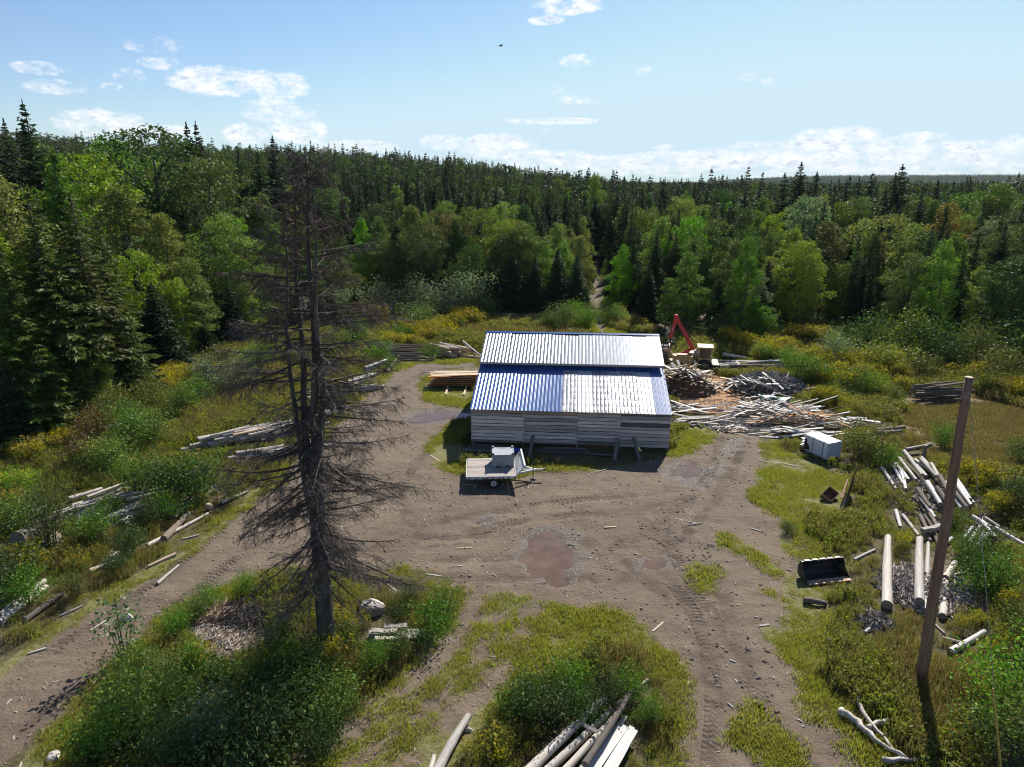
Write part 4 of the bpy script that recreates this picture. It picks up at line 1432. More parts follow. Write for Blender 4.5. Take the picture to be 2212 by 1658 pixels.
# the low hill on the horizon, one tree a couple of pixels wide
hx, hy = jitter_grid(900, 3200, 2500, 3700, 17, g)
ha = np.degrees(np.arctan2(hx, hy))
hr = np.hypot(hx, hy)
ok = (ha > 15) & (ha < 40) & (hr > 2500) & (hr < 3700)
hx, hy = hx[ok], hy[ok]
px_ = np.concatenate([fx, hx])
py_ = np.concatenate([fy, hy])
pick = np.concatenate([pick, g.integers(1, 6, len(hx))])
scl = np.concatenate([scl, g.uniform(1.2, 1.9, len(hx))])
scatter('far_forest', 'mixed forest of dark spruces and green maples covering the slope and the far hill', far_src, np.stack([px_, py_, terrain(px_, py_) - .2], 1), g.uniform(0, 6.28, len(px_)), scl, pick)
print('far trees', len(px_))

# ------------------------------------------------------------------ shrubs, one by one: px, py of the foot, height, width, kind, colour
SHRUBS = {
    'between the log heaps on the bank': [
        (300, 1075, 2.2, 1.1, 'a', 'green'), (360, 1088, 2.3, 1.15, 'a', 'dark'), (425, 1082, 2.3, 1.1, 'a', 'dark'), (240, 1022, 2.1, 1.2, 'a', 'green'), (185, 1010, 1.8, 1.2, 'a', 'brown'), (330, 965, 2.1, 1.2, 'a', 'green'), (280, 955, 2.2, 1.2, 'a', 'green'),
        (500, 1080, 1.3, 1.1, 'a', 'olive'), (112, 1198, 3.0, .9, 'w', 'dark'), (28, 1150, 1.8, 1.2, 'a', 'green'), (15, 1295, 2.0, 1.1, 'a', 'dark'), (60, 1310, 1.4, 1.1, 'a', 'green'), (285, 1198, 1.3, 1.1, 'a', 'dark'), (215, 1172, 1.7, 1.0, 'a', 'green'),
        (355, 1122, 1.4, 1.0, 'a', 'green'), (318, 1142, 1.3, 1.1, 'a', 'dark'), (170, 1290, 1.1, 1.0, 'a', 'olive'), (40, 1075, 1.4, 1.2, 'a', 'bright'), (255, 1240, .9, 1.1, 'a', 'dark'), (240, 1110, 1.0, 1.1, 'a', 'green')],
    'below the forest above the log heaps': [
        (262, 892, 2.0, 1.2, 'a', 'yellow'), (330, 885, 2.0, 1.2, 'a', 'olive'), (395, 892, 1.8, 1.2, 'a', 'green'), (455, 845, 2.5, 1.2, 'a', 'grey'), (520, 845, 2.5, 1.2, 'a', 'grey'), (205, 958, 2.0, 1.1, 'a', 'brown'), (232, 925, 2.1, 1.1, 'a', 'olive'), (560, 800, 2.2, 1.2, 'a', 'green'), (480, 800, 2.2, 1.2, 'a', 'olive'),
        (430, 870, 1.8, 1.2, 'a', 'green'), (620, 790, 2.0, 1.2, 'a', 'green'), (180, 900, 2.4, 1.1, 'a', 'yellow'), (290, 925, 1.6, 1.1, 'a', 'green')],
    'in the rough grass behind the shed': [
        (905, 722, 3.0, 1.3, 'a', 'green'), (868, 742, 1.8, 1.2, 'a', 'green'), (820, 782, 1.8, 1.2, 'a', 'bright'), (935, 775, 1.4, 1.1, 'a', 'green'), (1218, 716, 3.0, 1.1, 'a', 'green'), (1268, 712, 2.2, 1.1, 'a', 'green'), (1180, 716, 1.8, 1.1, 'a', 'dark'), (845, 800, 1.2, 1.1, 'a', 'green'),
        (830, 690, 4.0, 1.1, 'a', 'grey'), (912, 690, 4.2, 1.1, 'a', 'grey'), (1010, 690, 5.2, 1.0, 'a', 'grey'), (960, 690, 3.2, 1.2, 'a', 'grey'), (1040, 692, 3.0, 1.2, 'a', 'green'), (990, 718, 1.6, 1.1, 'a', 'dark'), (770, 745, 2.6, 1.2, 'a', 'green'), (720, 770, 2.4, 1.2, 'a', 'olive'), (1240, 700, 2.4, 1.1, 'a', 'bright'), (1328, 700, 2.0, 1.2, 'a', 'bright'), (1272, 690, 1.8, 1.1, 'a', 'green'), (1306, 682, 1.6, 1.1, 'a', 'green'),
        (745, 700, 4.0, 1.1, 'a', 'grey'), (800, 715, 3.0, 1.1, 'a', 'brown')],
    'among the goldenrod beside the clearing': [
        (1862, 772, 3.6, 1.1, 'a', 'dark'), (1948, 775, 3.9, 1.1, 'a', 'olive'), (1802, 795, 2.8, 1.2, 'a', 'grey'), (1905, 815, 2.8, 1.3, 'a', 'yellow'), (2005, 785, 3.8, 1.1, 'a', 'dark'), (2100, 790, 3.7, 1.1, 'w', 'olive'), (2165, 835, 3.0, 1.2, 'a', 'olive'), (1760, 832, 1.9, 1.2, 'a', 'green'), (1700, 795, 1.8, 1.2, 'a', 'bright'), (1850, 852, 2.0, 1.2, 'a', 'green'),
        (1722, 828, 2.4, 1.1, 'a', 'green'), (1650, 778, 1.5, 1.2, 'a', 'bright'), (1885, 855, 1.8, 1.1, 'a', 'yellow'), (2060, 690, 5.0, 1.3, 'w', 'silver'), (2050, 800, 2.6, 1.2, 'a', 'dark'), (2210, 800, 4.5, 1.2, 'a', 'dark'), (1985, 820, 2.2, 1.2, 'a', 'olive'), (2130, 850, 1.8, 1.2, 'a', 'green'), (1930, 870, 1.3, 1.2, 'a', 'olive'), (1640, 735, 3.0, 1.2, 'a', 'green'), (1560, 742, 3.0, 1.2, 'a', 'dark'), (1790, 870, 1.3, 1.1, 'a', 'green')],
    'near the wrapped lumber and the pole': [
        (1860, 992, 2.0, 1.25, 'a', 'olive'), (1915, 1008, 1.2, 1.2, 'a', 'green'), (2035, 965, 1.4, 1.2, 'a', 'green'), (2150, 1292, 1.7, 1.1, 'a', 'green'), (2105, 1258, 1.6, 1.1, 'a', 'dark'), (2172, 1560, 2.4, 1.0, 'a', 'bright'), (2195, 1650, 2.0, 1.1, 'a', 'green'), (2085, 1205, 1.1, 1.1, 'a', 'green'), (2190, 1105, 1.8, 1.1, 'a', 'dark'), (2130, 1190, 1.2, 1.1, 'a', 'dark'),
        (1700, 1150, .6, 1.2, 'a', 'green'), (2060, 1140, 1.0, 1.1, 'a', 'olive'), (2200, 1400, 1.4, 1.1, 'a', 'olive'), (2205, 1000, 1.6, 1.1, 'a', 'green')],
    'on the island between the two tracks': [
        (230, 1640, 1.42, 1.1, 'a', 'green'), (300, 1600, 2.20, 1.1, 'a', 'green'), (380, 1562, 1.50, 1.1, 'w', 'dark'), (450, 1625, 1.69, 1.15, 'a', 'grey'),  (600, 1602, 1.89, 1.1, 'a', 'dark'), (655, 1525, 1.64, 1.1, 'a', 'dark'), (720, 1562, 1.64, 1.1, 'a', 'green'), 
        (560, 1502, 1.45, 1.1, 'w', 'dark'), (480, 1492, 1.19, 1.1, 'a', 'dark'), (355, 1505, 1.38, 1.1, 'w', 'green'), (300, 1462, 1.14, 1.1, 'a', 'green'),  (385, 1378, 1.06, 1.1, 'a', 'green'), (450, 1312, 0.96, 1.1, 'a', 'green'), (530, 1292, 1.03, 1.1, 'w', 'green'), (420, 1340, 0.96, 1.1, 'a', 'green'),
        (615, 1392, 1.31, 1.1, 'a', 'dark'),  (745, 1402, 1.06, 1.1, 'a', 'dark'), (862, 1425, 1.07, 1.1, 'a', 'green'), (930, 1372, 1.38, 1.1, 'a', 'green'), (962, 1330, 1.24, 1.0, 'a', 'green'), (885, 1305, 0.84, 1.1, 'a', 'green'), (812, 1452, 1.17, 1.1, 'w', 'green'), (700, 1640, 1.36, 1.1, 'w', 'dark'),
        (560, 1665, 2.26, 1.1, 'a', 'dark'), (400, 1670, 1.77, 1.1, 'w', 'dark'), (250, 1560, 0.95, 1.1, 'a', 'green'), (690, 1460, 1.48, 1.0, 'w', 'green'), (860, 1340, 0.76, 1.1, 'a', 'dark'),  (420, 1455, 1.08, 1.1, 'a', 'green'), (620, 1450, 1.25, 1.1, 'a', 'green'),
        (270, 1418, 2.4, 1.0, 'p', 'grey')],
    'around the bottom log heap': [
        (1185, 1562, 1.5, 1.1, 'a', 'dark'), (1132, 1545, 1.3, 1.1, 'a', 'dark'), (1232, 1502, 1.2, 1.1, 'a', 'green'), (1312, 1528, 1.2, 1.05, 'a', 'dark'), (1362, 1505, 1.0, 1.1, 'a', 'green'), (1285, 1440, .7, 1.2, 'a', 'olive'), (1082, 1622, .8, 1.1, 'a', 'olive'), (1405, 1562, .8, 1.1, 'a', 'green'), (1260, 1560, 1.1, 1.1, 'a', 'dark')],
}
SK = {'a': 'alder_shrub', 'w': 'willow_shrub', 'p': 'poplar_sapling'}
for zone, lst in SHRUBS.items():
    by = {}
    for e in sorted(lst, key=lambda e: e[0]):
        by.setdefault((e[4], e[5]), []).append(e)
    for (kd, colr), es in by.items():
        for k, (px, py, h, wd_, _, _) in enumerate(es):
            p = G(px, py)
            pos = '' if len(es) == 1 else f", {ORD[k]} from the left"
            plant(SK[kd], p.x, p.y, h, wd_ * 1.05, colr, f"{LWORD[colr]} {KW[SK[kd]]} {zone}{pos}", 'shrubs ' + zone, crown='foliage', trunk='stem')



# ================================================================== shed
SHED_W, SHED_D = 11.8, 12.4
shed = thing('open_shed', 'long grey board shed with blue ribbed metal roof in two levels', 'shed', (-2.45, 40.55, 0), rad(-5))
PITCH_T = 0.306
g = random.Random(4)
# front wall: boards in four bays, the board ends meet on posts
bays = [(0.0, 3.12), (3.12, 6.38), (6.38, 8.92), (8.92, 11.8)]
board_me = {}


def wall_board_mesh(L, h, mt):
    key = (round(L, 2), round(h, 2), mt)
    if key not in board_me:
        b = MB()
        n = 6
        top = [(-.5 * L + L * i / n, h / 2 + g.uniform(-.012, .012)) for i in range(n + 1)]
        bot = [(-.5 * L + L * i / n, -h / 2 + g.uniform(-.012, .012)) for i in range(n + 1)]
        vs, fs = [], []
        for i in range(n + 1):
            for (x, z), y in ((bot[i], -.0125), (top[i], -.0125), (top[i], .0125), (bot[i], .0125)):
                vs.append((x, y, z))
        for i in range(n):
            for k in range(4):
                k2 = (k + 1) % 4
                fs.append((i * 4 + k, (i + 1) * 4 + k, (i + 1) * 4 + k2, i * 4 + k2))
        fs += [(3, 2, 1, 0), (4 * n, 4 * n + 1, 4 * n + 2, 4 * n + 3)]
        b.add(vs, fs)
        board_me[key] = b.mesh('wall_board', mt)
    return board_me[key]


for bi, (a, b_) in enumerate(bays):
    z = 0.42 - (0.06 * bi)
    row = 0
    while z < 2.36:
        h = 0.2 + 0.012 * ((row * 7 + bi * 3) % 4)
        if z + h > 2.42:
            h = 2.42 - z
            if h < .08:
                break
        mt = 'wall_board'
        if bi == 3 and (row in (9, 6)):
            mt = 'wall_dark'
        if bi == 2 and row == 0:
            mt = 'wall_dark'
        top_row = z + h > 2.3
        if top_row and bi < 3:
            mt = 'wall_pink'
        o = link('wall_board', wall_board_mesh(b_ - a - .012, h - .036, mt), shed)
        o.location = ((a + b_) / 2 + g.uniform(-.01, .01), g.uniform(-.012, .008) - (0.012 if row % 2 else 0), z + h / 2)
        o.rotation_euler = (rad(-5), rad(g.uniform(-.3, .3)), 0)
        z += h
        row += 1
# battens where bays meet
b = MB()
b.box((3.16, -.035, 1.4), (.1, .03, 1.95))
b.build('batten', 'wall_board', shed)
# posts, sill and dark inner frame
for x in (0.06, 3.12, 6.38, 8.92, 11.74):
    for y in (.12, 4.3, 8.2, SHED_D - .1):
        hgt = 2.36 if y < 1 else 3.6 if y < 5 else 4.9 if y < 9 else 3.5
        b = MB()
        b.box((x, y, hgt / 2), (.14, .14, hgt))
        b.build('post', 'wall_dark', shed)
b = MB()
b.box((5.9, .24, 1.35), (11.6, .02, 2.0))  # dark sheet added behind the boards for the shade in their gaps
b.build('dark_backing', 'wall_dark', shed)
b = MB()
b.box((5.9, .12, .33), (11.6, .13, .16))
b.build('sill_beam', 'wall_dark', shed)
# end walls and back: boarded, each board a part
for side in (0, 1):
    x = .0 if side == 0 else SHED_W
    z = .3
    while z < 4.3:
        y1 = SHED_D if z < 3.5 else 11.5
        y0 = 0.03 if z < 2.2 else min(7.4, (z - 2.2) / PITCH_T * .85)
        if side == 1 and z < 2.4:
            y1 = 5.0   # open end beside the saw
        me = wall_board_mesh(y1 - y0, .21, 'wall_board')
        o = link('wall_board', me, shed)
        o.location = (x + (-.02 if side == 0 else .02), (y0 + y1) / 2, z + .11)
        o.rotation_euler = (0, 0, rad(90))
        z += .222
z = .3
while z < 3.3:
    o = link('wall_board', wall_board_mesh(11.78, .21, 'wall_board'), shed)
    o.location = (5.9, SHED_D + .02, z + .11)
    z += .222


# roof sheets: steel with trapezoid ribs every 23 cm, nine inches apart, four ribs to a sheet
def rib_sheet(Wd, L, pitch, mt, ribh=.011, wavy=0.0, purlins=0):
    xs_, zs_ = [], []
    n = round(Wd / .2286)
    st = Wd / n
    for i in range(n):
        x0 = i * st
        for dx_, z_ in ((0, 0), (.075, 0), (.09, ribh * .25), (.105, 0), (.15, 0), (.165, ribh * .25), (.18, 0)):
            pass
        xs_ += [x0, x0 + .009, x0 + .02, x0 + .029, x0 + .105, x0 + .115, x0 + .125, x0 + .165, x0 + .175, x0 + .185]
        zs_ += [0, ribh, ribh, 0, 0, .004, 0, 0, .004, 0]
    xs_.append(Wd)
    zs_.append(0)
    ny_ = 2 if not purlins else purlins * 6
    V, F = [], []
    for j in range(ny_ + 1):
        f = j / ny_
        for x, z in zip(xs_, zs_):
            zz = z
            if purlins:
                zz = z * .8 + wavy * math.sin(math.pi * ((f * purlins) % 1.0)) * (0.55 + .45 * math.sin(x * 27.5))
            V.append((x, f * L * math.cos(math.atan(pitch)), f * L * math.sin(math.atan(pitch)) + zz))
    k = len(xs_)
    for j in range(ny_):
        for i in range(k - 1):
            F.append((j * k + i, j * k + i + 1, (j + 1) * k + i + 1, (j + 1) * k + i))
    me = bpy.data.meshes.new('roof_sheet')
    me.from_pydata(V, [], F)
    me.materials.append(M[mt])
    me.update()
    return me


EAVE_Z, EAVE_Y = 2.42, -0.28
L_low = math.hypot(4.95, 4.95 * PITCH_T)
SW = 0.9144
n_sheet = 13
x0r = -.05
steel_low = rib_sheet(SW, L_low, PITCH_T, 'roof_steel')
clear_low = rib_sheet(SW, L_low - .55, PITCH_T, 'clear_sheet', .014, .022, 7)
steel_top = rib_sheet(SW, .56, PITCH_T, 'roof_steel')
for i in range(n_sheet):
    x = x0r + i * SW
    if 6 <= i <= 11:
        o = link('clear_roof_sheet', clear_low, shed)
        o.location = (x, EAVE_Y, EAVE_Z + .012 + .002 * (i % 2))
        o.rotation_euler = (rad(random.uniform(-.15, .15)), rad(random.uniform(-.5, .5)), 0)
        o = link('roof_sheet', steel_top, shed)
        dy_ = (L_low - .56) * math.cos(math.atan(PITCH_T))
        o.location = (x, EAVE_Y + dy_, EAVE_Z + dy_ * PITCH_T + .02 + .002 * (i % 2))
    else:
        o = link('roof_sheet', steel_low, shed)
        o.location = (x, EAVE_Y, EAVE_Z + .012 + .002 * (i % 2))
        o.rotation_euler = (rad(random.uniform(-.1, .1)), rad(random.uniform(-.5, .5)), 0)
UP_Y, UP_Z, UP_P = 4.28, 4.2, 0.33
L_up = math.hypot(3.75, 3.75 * UP_P)
steel_up = rib_sheet(SW, L_up, UP_P, 'roof_zinc')
back_up = rib_sheet(SW, math.hypot(4.75, 4.75 * UP_P), UP_P, 'roof_zinc')
for i in range(n_sheet):
    x = x0r + i * SW
    o = link('roof_sheet', steel_up, shed)
    o.location = (x, UP_Y, UP_Z + .002 * (i % 2))
    o.rotation_euler = (rad(random.uniform(-.15, .15)), rad(random.uniform(-.6, .6)), 0)
    o = link('roof_sheet', back_up, shed)
    o.location = (x + SW, UP_Y + 3.75 + 4.75, UP_Z + 3.75 * UP_P - 4.75 * UP_P + .002 * (i % 2))
    o.rotation_euler = (0, 0, math.pi)
b = MB()
ry, rz = UP_Y + 3.75, UP_Z + 3.75 * UP_P
for sgn in (-1, 1):
    b.bar((x0r, ry + sgn * .1, rz - .005), (x0r + 13 * SW, ry + sgn * .1, rz - .005), .22, .012)
for v in range(len(b.v)):
    b.v[v] = (b.v[v][0], b.v[v][1], b.v[v][2] + .05 - abs(b.v[v][1] - ry) * UP_P)
b.build('ridge_cap', 'roof_steel', shed)
b = MB()
b.bar((x0r, UP_Y + .03, UP_Z - .07), (x0r + 13 * SW, UP_Y + .03, UP_Z - .07), .03, .11)
b.build('fascia_board', 'wall_board', shed)
for i in range(5):   # purlins under both slopes, rafter tails in the gap
    y = .5 + i * .95
    b = MB()
    b.bar((0.02, y, EAVE_Z + (y - EAVE_Y) * PITCH_T - .055), (SHED_W - .02, y, EAVE_Z + (y - EAVE_Y) * PITCH_T - .055), .09, .045)
    b.build('purlin', 'purlin', shed)
for i in range(7):
    x = .3 + i * 1.87
    b = MB()
    b.bar((x, UP_Y + .1, UP_Z - .06), (x, UP_Y + 3.7, UP_Z + 3.6 * UP_P - .06), .05, .1)
    b.bar((x, .0, EAVE_Z - .02), (x, 4.6, EAVE_Z + 4.6 * PITCH_T - .02), .05, .1)
    b.build('rafter', 'purlin', shed)
for i in range(16):   # rafter ends seen on the top board
    b = MB()
    b.box((.35 + i * .74, -.05, 2.33), (.05, .05, .09))
    b.build('rafter_end', 'purlin', shed)

# ================================================================== dead spruce
tb = G(708, 1412)
dead = thing('dead_tree', 'tall dead spruce with bare drooping branches standing beside the dirt track', 'tree', (tb.x, tb.y, 0))
g = np.random.default_rng(77)
TH = 16.2
lean = np.array([0.5, .25])


def trunk_c(z):
    f = z / TH
    return np.array([lean[0] * f * .9 - .42 * min(f, .35), lean[1] * f, z])


b = MB()
zs_ = np.linspace(-.3, 6.2, 12)
b.tube([trunk_c(z) for z in zs_], [.31 - .010 * max(0, z) + (.09 if z < .2 else 0) for z in zs_], 12)
b.build('trunk', 'dead_bark', dead, smooth=True)
STEMS = [((-.02, 0), (.14, .05), .17, TH), ((-.09, .03), (-.3, .2), .13, TH - .6), ((.11, .02), (.36, -.2), .11, TH - .4), ((-.15, -.06), (-.55, -.1), .085, TH - 2.0)]


def stem_pt(k, z):
    a, t_, r_, top = STEMS[k]
    f = (z - 5.2) / (top - 5.2)
    s = min(1, f * 2.6)
    c = trunk_c(z)
    return c + np.array([a[0] + (t_[0] - a[0]) * s + .05 * math.sin(z * 1.3 + k), a[1] + (t_[1] - a[1]) * s + .04 * math.sin(z * 1.1 + 2 * k), 0])


for k, (a, t_, r_, top) in enumerate(STEMS):
    b = MB()
    zz = np.linspace(5.2, top, 12)
    b.tube([stem_pt(k, z) for z in zz], [r_ * (1 - .9 * (z - 5.2) / (top - 5.2)) + .012 for z in zz], 8)
    b.build('stem', 'dead_bark', dead, smooth=True)


def ribbon(P, r0, r1, V, F, g):
    """thin three sided twig"""
    P = np.asarray(P)
    d = P[-1] - P[0]
    d = d / (np.linalg.norm(d) + 1e-9)
    a = np.cross(d, g.normal(size=3))
    a /= np.linalg.norm(a) + 1e-9
    c = np.cross(d, a)
    n = len(P)
    o = len(V)
    for i, p in enumerate(P):
        r = r0 + (r1 - r0) * i / (n - 1)
        for th in (0, 2.094, 4.189):
            V.append(p + (a * math.cos(th) + c * math.sin(th)) * r)
    for i in range(n - 1):
        for k in range(3):
            k2 = (k + 1) % 3
            F.append((o + i * 3 + k, o + i * 3 + k2, o + (i + 1) * 3 + k2, o + (i + 1) * 3 + k))


NB = 240
for ib in range(NB):
    f = (ib + g.uniform(0, 1)) / NB
    z = 2.7 + (TH - 2.9) * f ** .92
    if z < 5.6:
        base = trunk_c(z)
    else:
        k = int(g.integers(0, 4))
        if z > STEMS[k][3] - .2:
            k = 0
        base = stem_pt(k, min(z, STEMS[k][3] - .1))
    th = g.uniform(0, 6.283)
    prof = np.interp(z, [2.5, 3.6, 6, 9, 12, 14.5, 16.2], [2.4, 3.3, 3.5, 3.1, 2.35, 1.5, .55])
    L = prof * g.uniform(.5, 1.12)
    pitch = np.interp(z, [2.5, 5, 8, 11, 14, 16], [-.75, -.52, -.28, -.05, .25, .75]) + g.uniform(-.16, .16)
    curl = g.uniform(.1, .42)
    n = 8
    P = []
    dirh = np.array([math.cos(th), math.sin(th)])
    side = np.array([-math.sin(th), math.cos(th)])
    bend = g.uniform(-.25, .25)
    for i in range(n):
        u = i / (n - 1)
        r_ = L * u
        P.append(base + np.array([*(dirh * r_ + side * (bend * r_ * u + .03 * math.sin(u * 9 + ib))), math.tan(pitch) * r_ * (1 - .25 * u) + curl * .35 * L * u * u]))
    P = np.array(P)
    V, F = [], []
    R0 = .014 + .012 * L
    ribbon(P, R0, .004, V, F, g)
    ns = int(10 + 9 * L)
    for s in range(ns):
        u = g.uniform(.12, 1.0)
        i = min(n - 2, int(u * (n - 1)))
        fr_ = u * (n - 1) - i
        p = P[i] * (1 - fr_) + P[i + 1] * fr_
        sg = 1 if s % 2 else -1
        ls = g.uniform(.18, .62) * (1.15 - .6 * u) * (0.5 + .32 * L)
        d = np.array([*(dirh * g.uniform(.3, .9) + side * sg * g.uniform(.3, 1.0)), g.uniform(-.75, .12)])
        d /= np.linalg.norm(d)
        q1 = p + d * ls * .5
        q2 = p + d * ls + np.array([0, 0, -.12 * ls])
        ribbon([p, q1, q2], .0085, .004, V, F, g)
        for t3 in range(int(2 + 7 * ls)):
            w_ = g.uniform(.2, 1)
            pp = p + (q2 - p) * w_
            dd = d * .5 + g.normal(size=3) * .6
            dd[2] -= .35
            dd /= np.linalg.norm(dd)
            ribbon([pp, pp + dd * g.uniform(.07, .24)], .006, .004, V, F, g)
    me = np_mesh('branch', np.array(V), np.array(F), ['twig_red' if (z > 12.2 and g.random() < .4) else 'twig'])
    link('branch', me, dead)

# ================================================================== utility pole
pb = G(1987, 1478)
pt = atY(2093, 816, pb.y)
pole = thing('utility_pole', 'tall leaning brown wooden pole without wires beside the two barkless logs', 'pole', (pb.x, pb.y, 0))
v = pt - Vector((pb.x, pb.y, 0))
b = MB()
n = 14
pr = [0.178 - .07 * i / n for i in range(n + 1)]
b.tube([v * (i / n) + Vector((0.012 * math.sin(i), .01 * math.cos(i * 2), -.4 if i == 0 else 0)) for i in range(n + 1)], pr, 16)
b.build('pole_shaft', 'pole_wood', pole, smooth=True)
b = MB()
b.tube([v + Vector((0, 0, -.004)), v + Vector((0, 0, .02))], [.112, .10], 16)
b.build('pole_top', 'cut_wood', pole)
for zf in (.93, .46, .38):
    b = MB()
    c = v * zf
    b.tube([c + Vector((-.17, -.03, .02)), c + Vector((.17, .03, 0))], .014, 6)
    b.build('bolt', 'dark_steel', pole)
for zf in (.945, .955):
    b = MB()
    c = v * zf
    b.tube([c, c + Vector((0, 0, .03))], .122, 14, False)
    b.build('band', 'wire', pole)
ga = G(2165, 1700) - Vector((pb.x, pb.y, 0))
b = MB()
b.tube([v * .95 + Vector((.1, 0, 0)), ga], .009, 5)
b.build('guy_wire', 'wire', pole)
b = MB()
top_g = ga + (v * .95 - ga) * .24
b.tube([ga + Vector((0, 0, .05)), top_g], .03, 8)
b.build('guy_guard', 'guard', pole)
b = MB()
cp = [v * f + Vector((.14 - .05 * f, -.06, 0)) for f in np.linspace(.95, .62, 8)]
b.tube([p + Vector((.02 * math.sin(i * 2), 0, 0)) for i, p in enumerate(cp)], .007, 5)
b.build('ground_cable', 'wire', pole)

# ================================================================== trailer with grey bin
tl = G(1008, 1030, .72)
tr_ = G(1114, 1028, .72)
tbk = G(1016, 994, .72)
ax = (tr_ - tl)
TL = ax.length
ang = math.atan2(ax.y, ax.x)
TW = 2.45
trailer = thing('utility_trailer', 'flat deck trailer with white frame and sloped white front shield parked by the shed', 'trailer', (tl.x, tl.y, 0), ang)
DZ = .72
for half in (0, 1):
    for k in range(7):
        w_ = (TW / 2 - .03) / 7
        b = MB()
        b.box((TL / 2, .02 + half * (TW / 2 + .015) + (k + .5) * w_, DZ - .02 + random.uniform(-.003, .003)), (TL - .04, w_ - .012, .04))
        b.build('deck_plank', 'deck_board', trailer)
b = MB()
for y in (-.02, TW + .02):
    b.box((TL / 2, y, DZ - .075), (TL, .05, .15))
b.box((-.02, TW / 2, DZ - .07), (.04, TW, .12))
b.box((TL + .02, TW / 2, DZ - .07), (.04, TW, .12))
for x in (.4, 1.3, 2.2):
    b.box((x, TW / 2, DZ - .1), (.06, TW - .06, .08))
b.build('frame', 'white_paint', trailer)
b = MB()
for x in (.12, .5, .87, 1.05, 1.38, 1.72, 1.9, 2.18, 2.5):
    b.box((x, -.055, DZ - .1), (.07, .03, .07))
b.build('stake_pocket', 'dark_steel', trailer, kind='stuff')
b = MB()
b.box((TL * .52, -.047, DZ - .045), (.55, .004, .025))
b.build('side_marking', 'rust', trailer)
for y in (.16, TW - .16):
    w0 = thing('wheel', None, None)
    del w0['label'], w0['category']
    w0.parent = trailer
    w0.location = (TL * .55, y, .26)
    b = MB()
    for s_ in (-.09, .09):
        pass
    b.prism([(math.cos(a) * .26, math.sin(a) * .26) for a in np.linspace(0, 6.283, 21)[:-1]], -.085, .085, X=Vector((0, 1, 0)), Y=Vector((1, 0, 0)))
    b.build('tyre', 'tyre', w0)
    b = MB()
    sg = -1 if y < 1 else 1
    b.prism([(math.cos(a) * .155, math.sin(a) * .155) for a in np.linspace(0, 6.283, 17)[:-1]], sg * .07, sg * .1, X=Vector((0, 1, 0)), Y=Vector((1, 0, 0)))
    b.build('rim', 'white_paint', w0)
    b = MB()
    for a in range(4):
        b.box((math.cos(a * 1.57 + .4) * .085, sg * .103, math.sin(a * 1.57 + .4) * .085), (.045, .008, .045))
    b.box((0, sg * .103, 0), (.05, .01, .05))
    b.build('rim_slot', 'dark_steel', w0)
b = MB()
b.tube([(TL * .55, .1, .26), (TL * .55, TW - .1, .26)], .03, 8)
b.box((TL * .55, TW / 2, .42), (.08, 1.4, .3))
b.build('axle', 'dark_steel', trailer)
b = MB()   # sloped front shield, flaring out over the tongue
s0, s1 = Vector((TL + .03, -.02, DZ)), Vector((TL + .03, TW + .02, DZ))
o0, o1 = Vector((TL + .5, .28, DZ + .42)), Vector((TL + .42, TW + .02, DZ + .5))
nrm = (s1 - s0).cross(o0 - s0).normalized() * .035
b.add([s0, s1, o1, o0, s0 + nrm, s1 + nrm, o1 + nrm, o0 + nrm], [(0, 1, 2, 3), (7, 6, 5, 4), (0, 4, 5, 1), (1, 5, 6, 2), (2, 6, 7, 3), (3, 7, 4, 0)])
b.build('shield', 'white_paint', trailer)
b = MB()
b.bar(o0, o1, .09, .07)
b.bar(s0, o0, .06, .06)
b.build('shield_rim', 'white_paint', trailer)
b = MB()
for y in (TW * .22, TW * .78):
    b.bar((TL, y, DZ - .13), (TL + 1.15, TW / 2, DZ - .2), .07, .09)
b.bar((TL + .3, TW / 2, DZ - .2), (TL + 1.6, TW / 2, DZ - .2), .08, .08)
b.build('tongue', 'white_paint', trailer)
b = MB()
b.tube([(TL + 1.0, TW / 2 - .08, .06), (TL + 1.0, TW / 2 - .08, DZ + .25)], .03, 8)
b.box((TL + 1.0, TW / 2 - .08, .04), (.25, .25, .05))
b.box((TL + 1.62, TW / 2, DZ - .19), (.14, .11, .1))
b.build('jack', 'dark_steel', trailer)

bw, bd, bh = 1.18, 1.12, .78
bp = G(1079, 1013, DZ)
bin_ = thing('storage_bin', 'grey plastic bin with ribbed lid standing on the trailer deck', 'bin', (0, 0, 0), ang)
R = Matrix.Rotation(ang, 3, 'Z')
bin_.location = Vector((tl.x, tl.y, 0)) + R @ Vector((TL - bw - .02, 1.12, DZ + .005))
b = MB()
b.prism([(0, .09), (bd, .09), (bd - .03, bh - .12), (.03, bh - .12)], .02, bw - .02)
for x in (0.02, bw / 2 - .09, bw - .2):
    b.box((x + .09, bd / 2, .045), (.18, bd, .09))
b.build('bin_body', 'grey_plastic', bin_)
for x in (.12, .48, .84):
    b = MB()
    b.box((x + .11, .0, .36), (.2, .03, .36), taper=.75)
    b.build('side_panel', 'grey_plastic', bin_)
b = MB()
n = 18
for i in range(n):   # dished lid with cross ribs
    x0_, x1_ = bw * i / n, bw * (i + 1) / n
    dz_ = -.06 * math.sin(math.pi * (i + .5) / n)
    b.box(((x0_ + x1_) / 2, bd / 2, bh - .06 + dz_ + (.012 if i % 2 else 0)), (bw / n, bd - .04, .06))
b.build('lid', 'grey_plastic', bin_)
b = MB()
b.box((bw / 2, .03, bh - .09), (bw, .06, .07))
b.box((bw / 2, bd - .03, bh - .09), (bw, .06, .07))
b.build('lid_rim', 'grey_plastic', bin_)
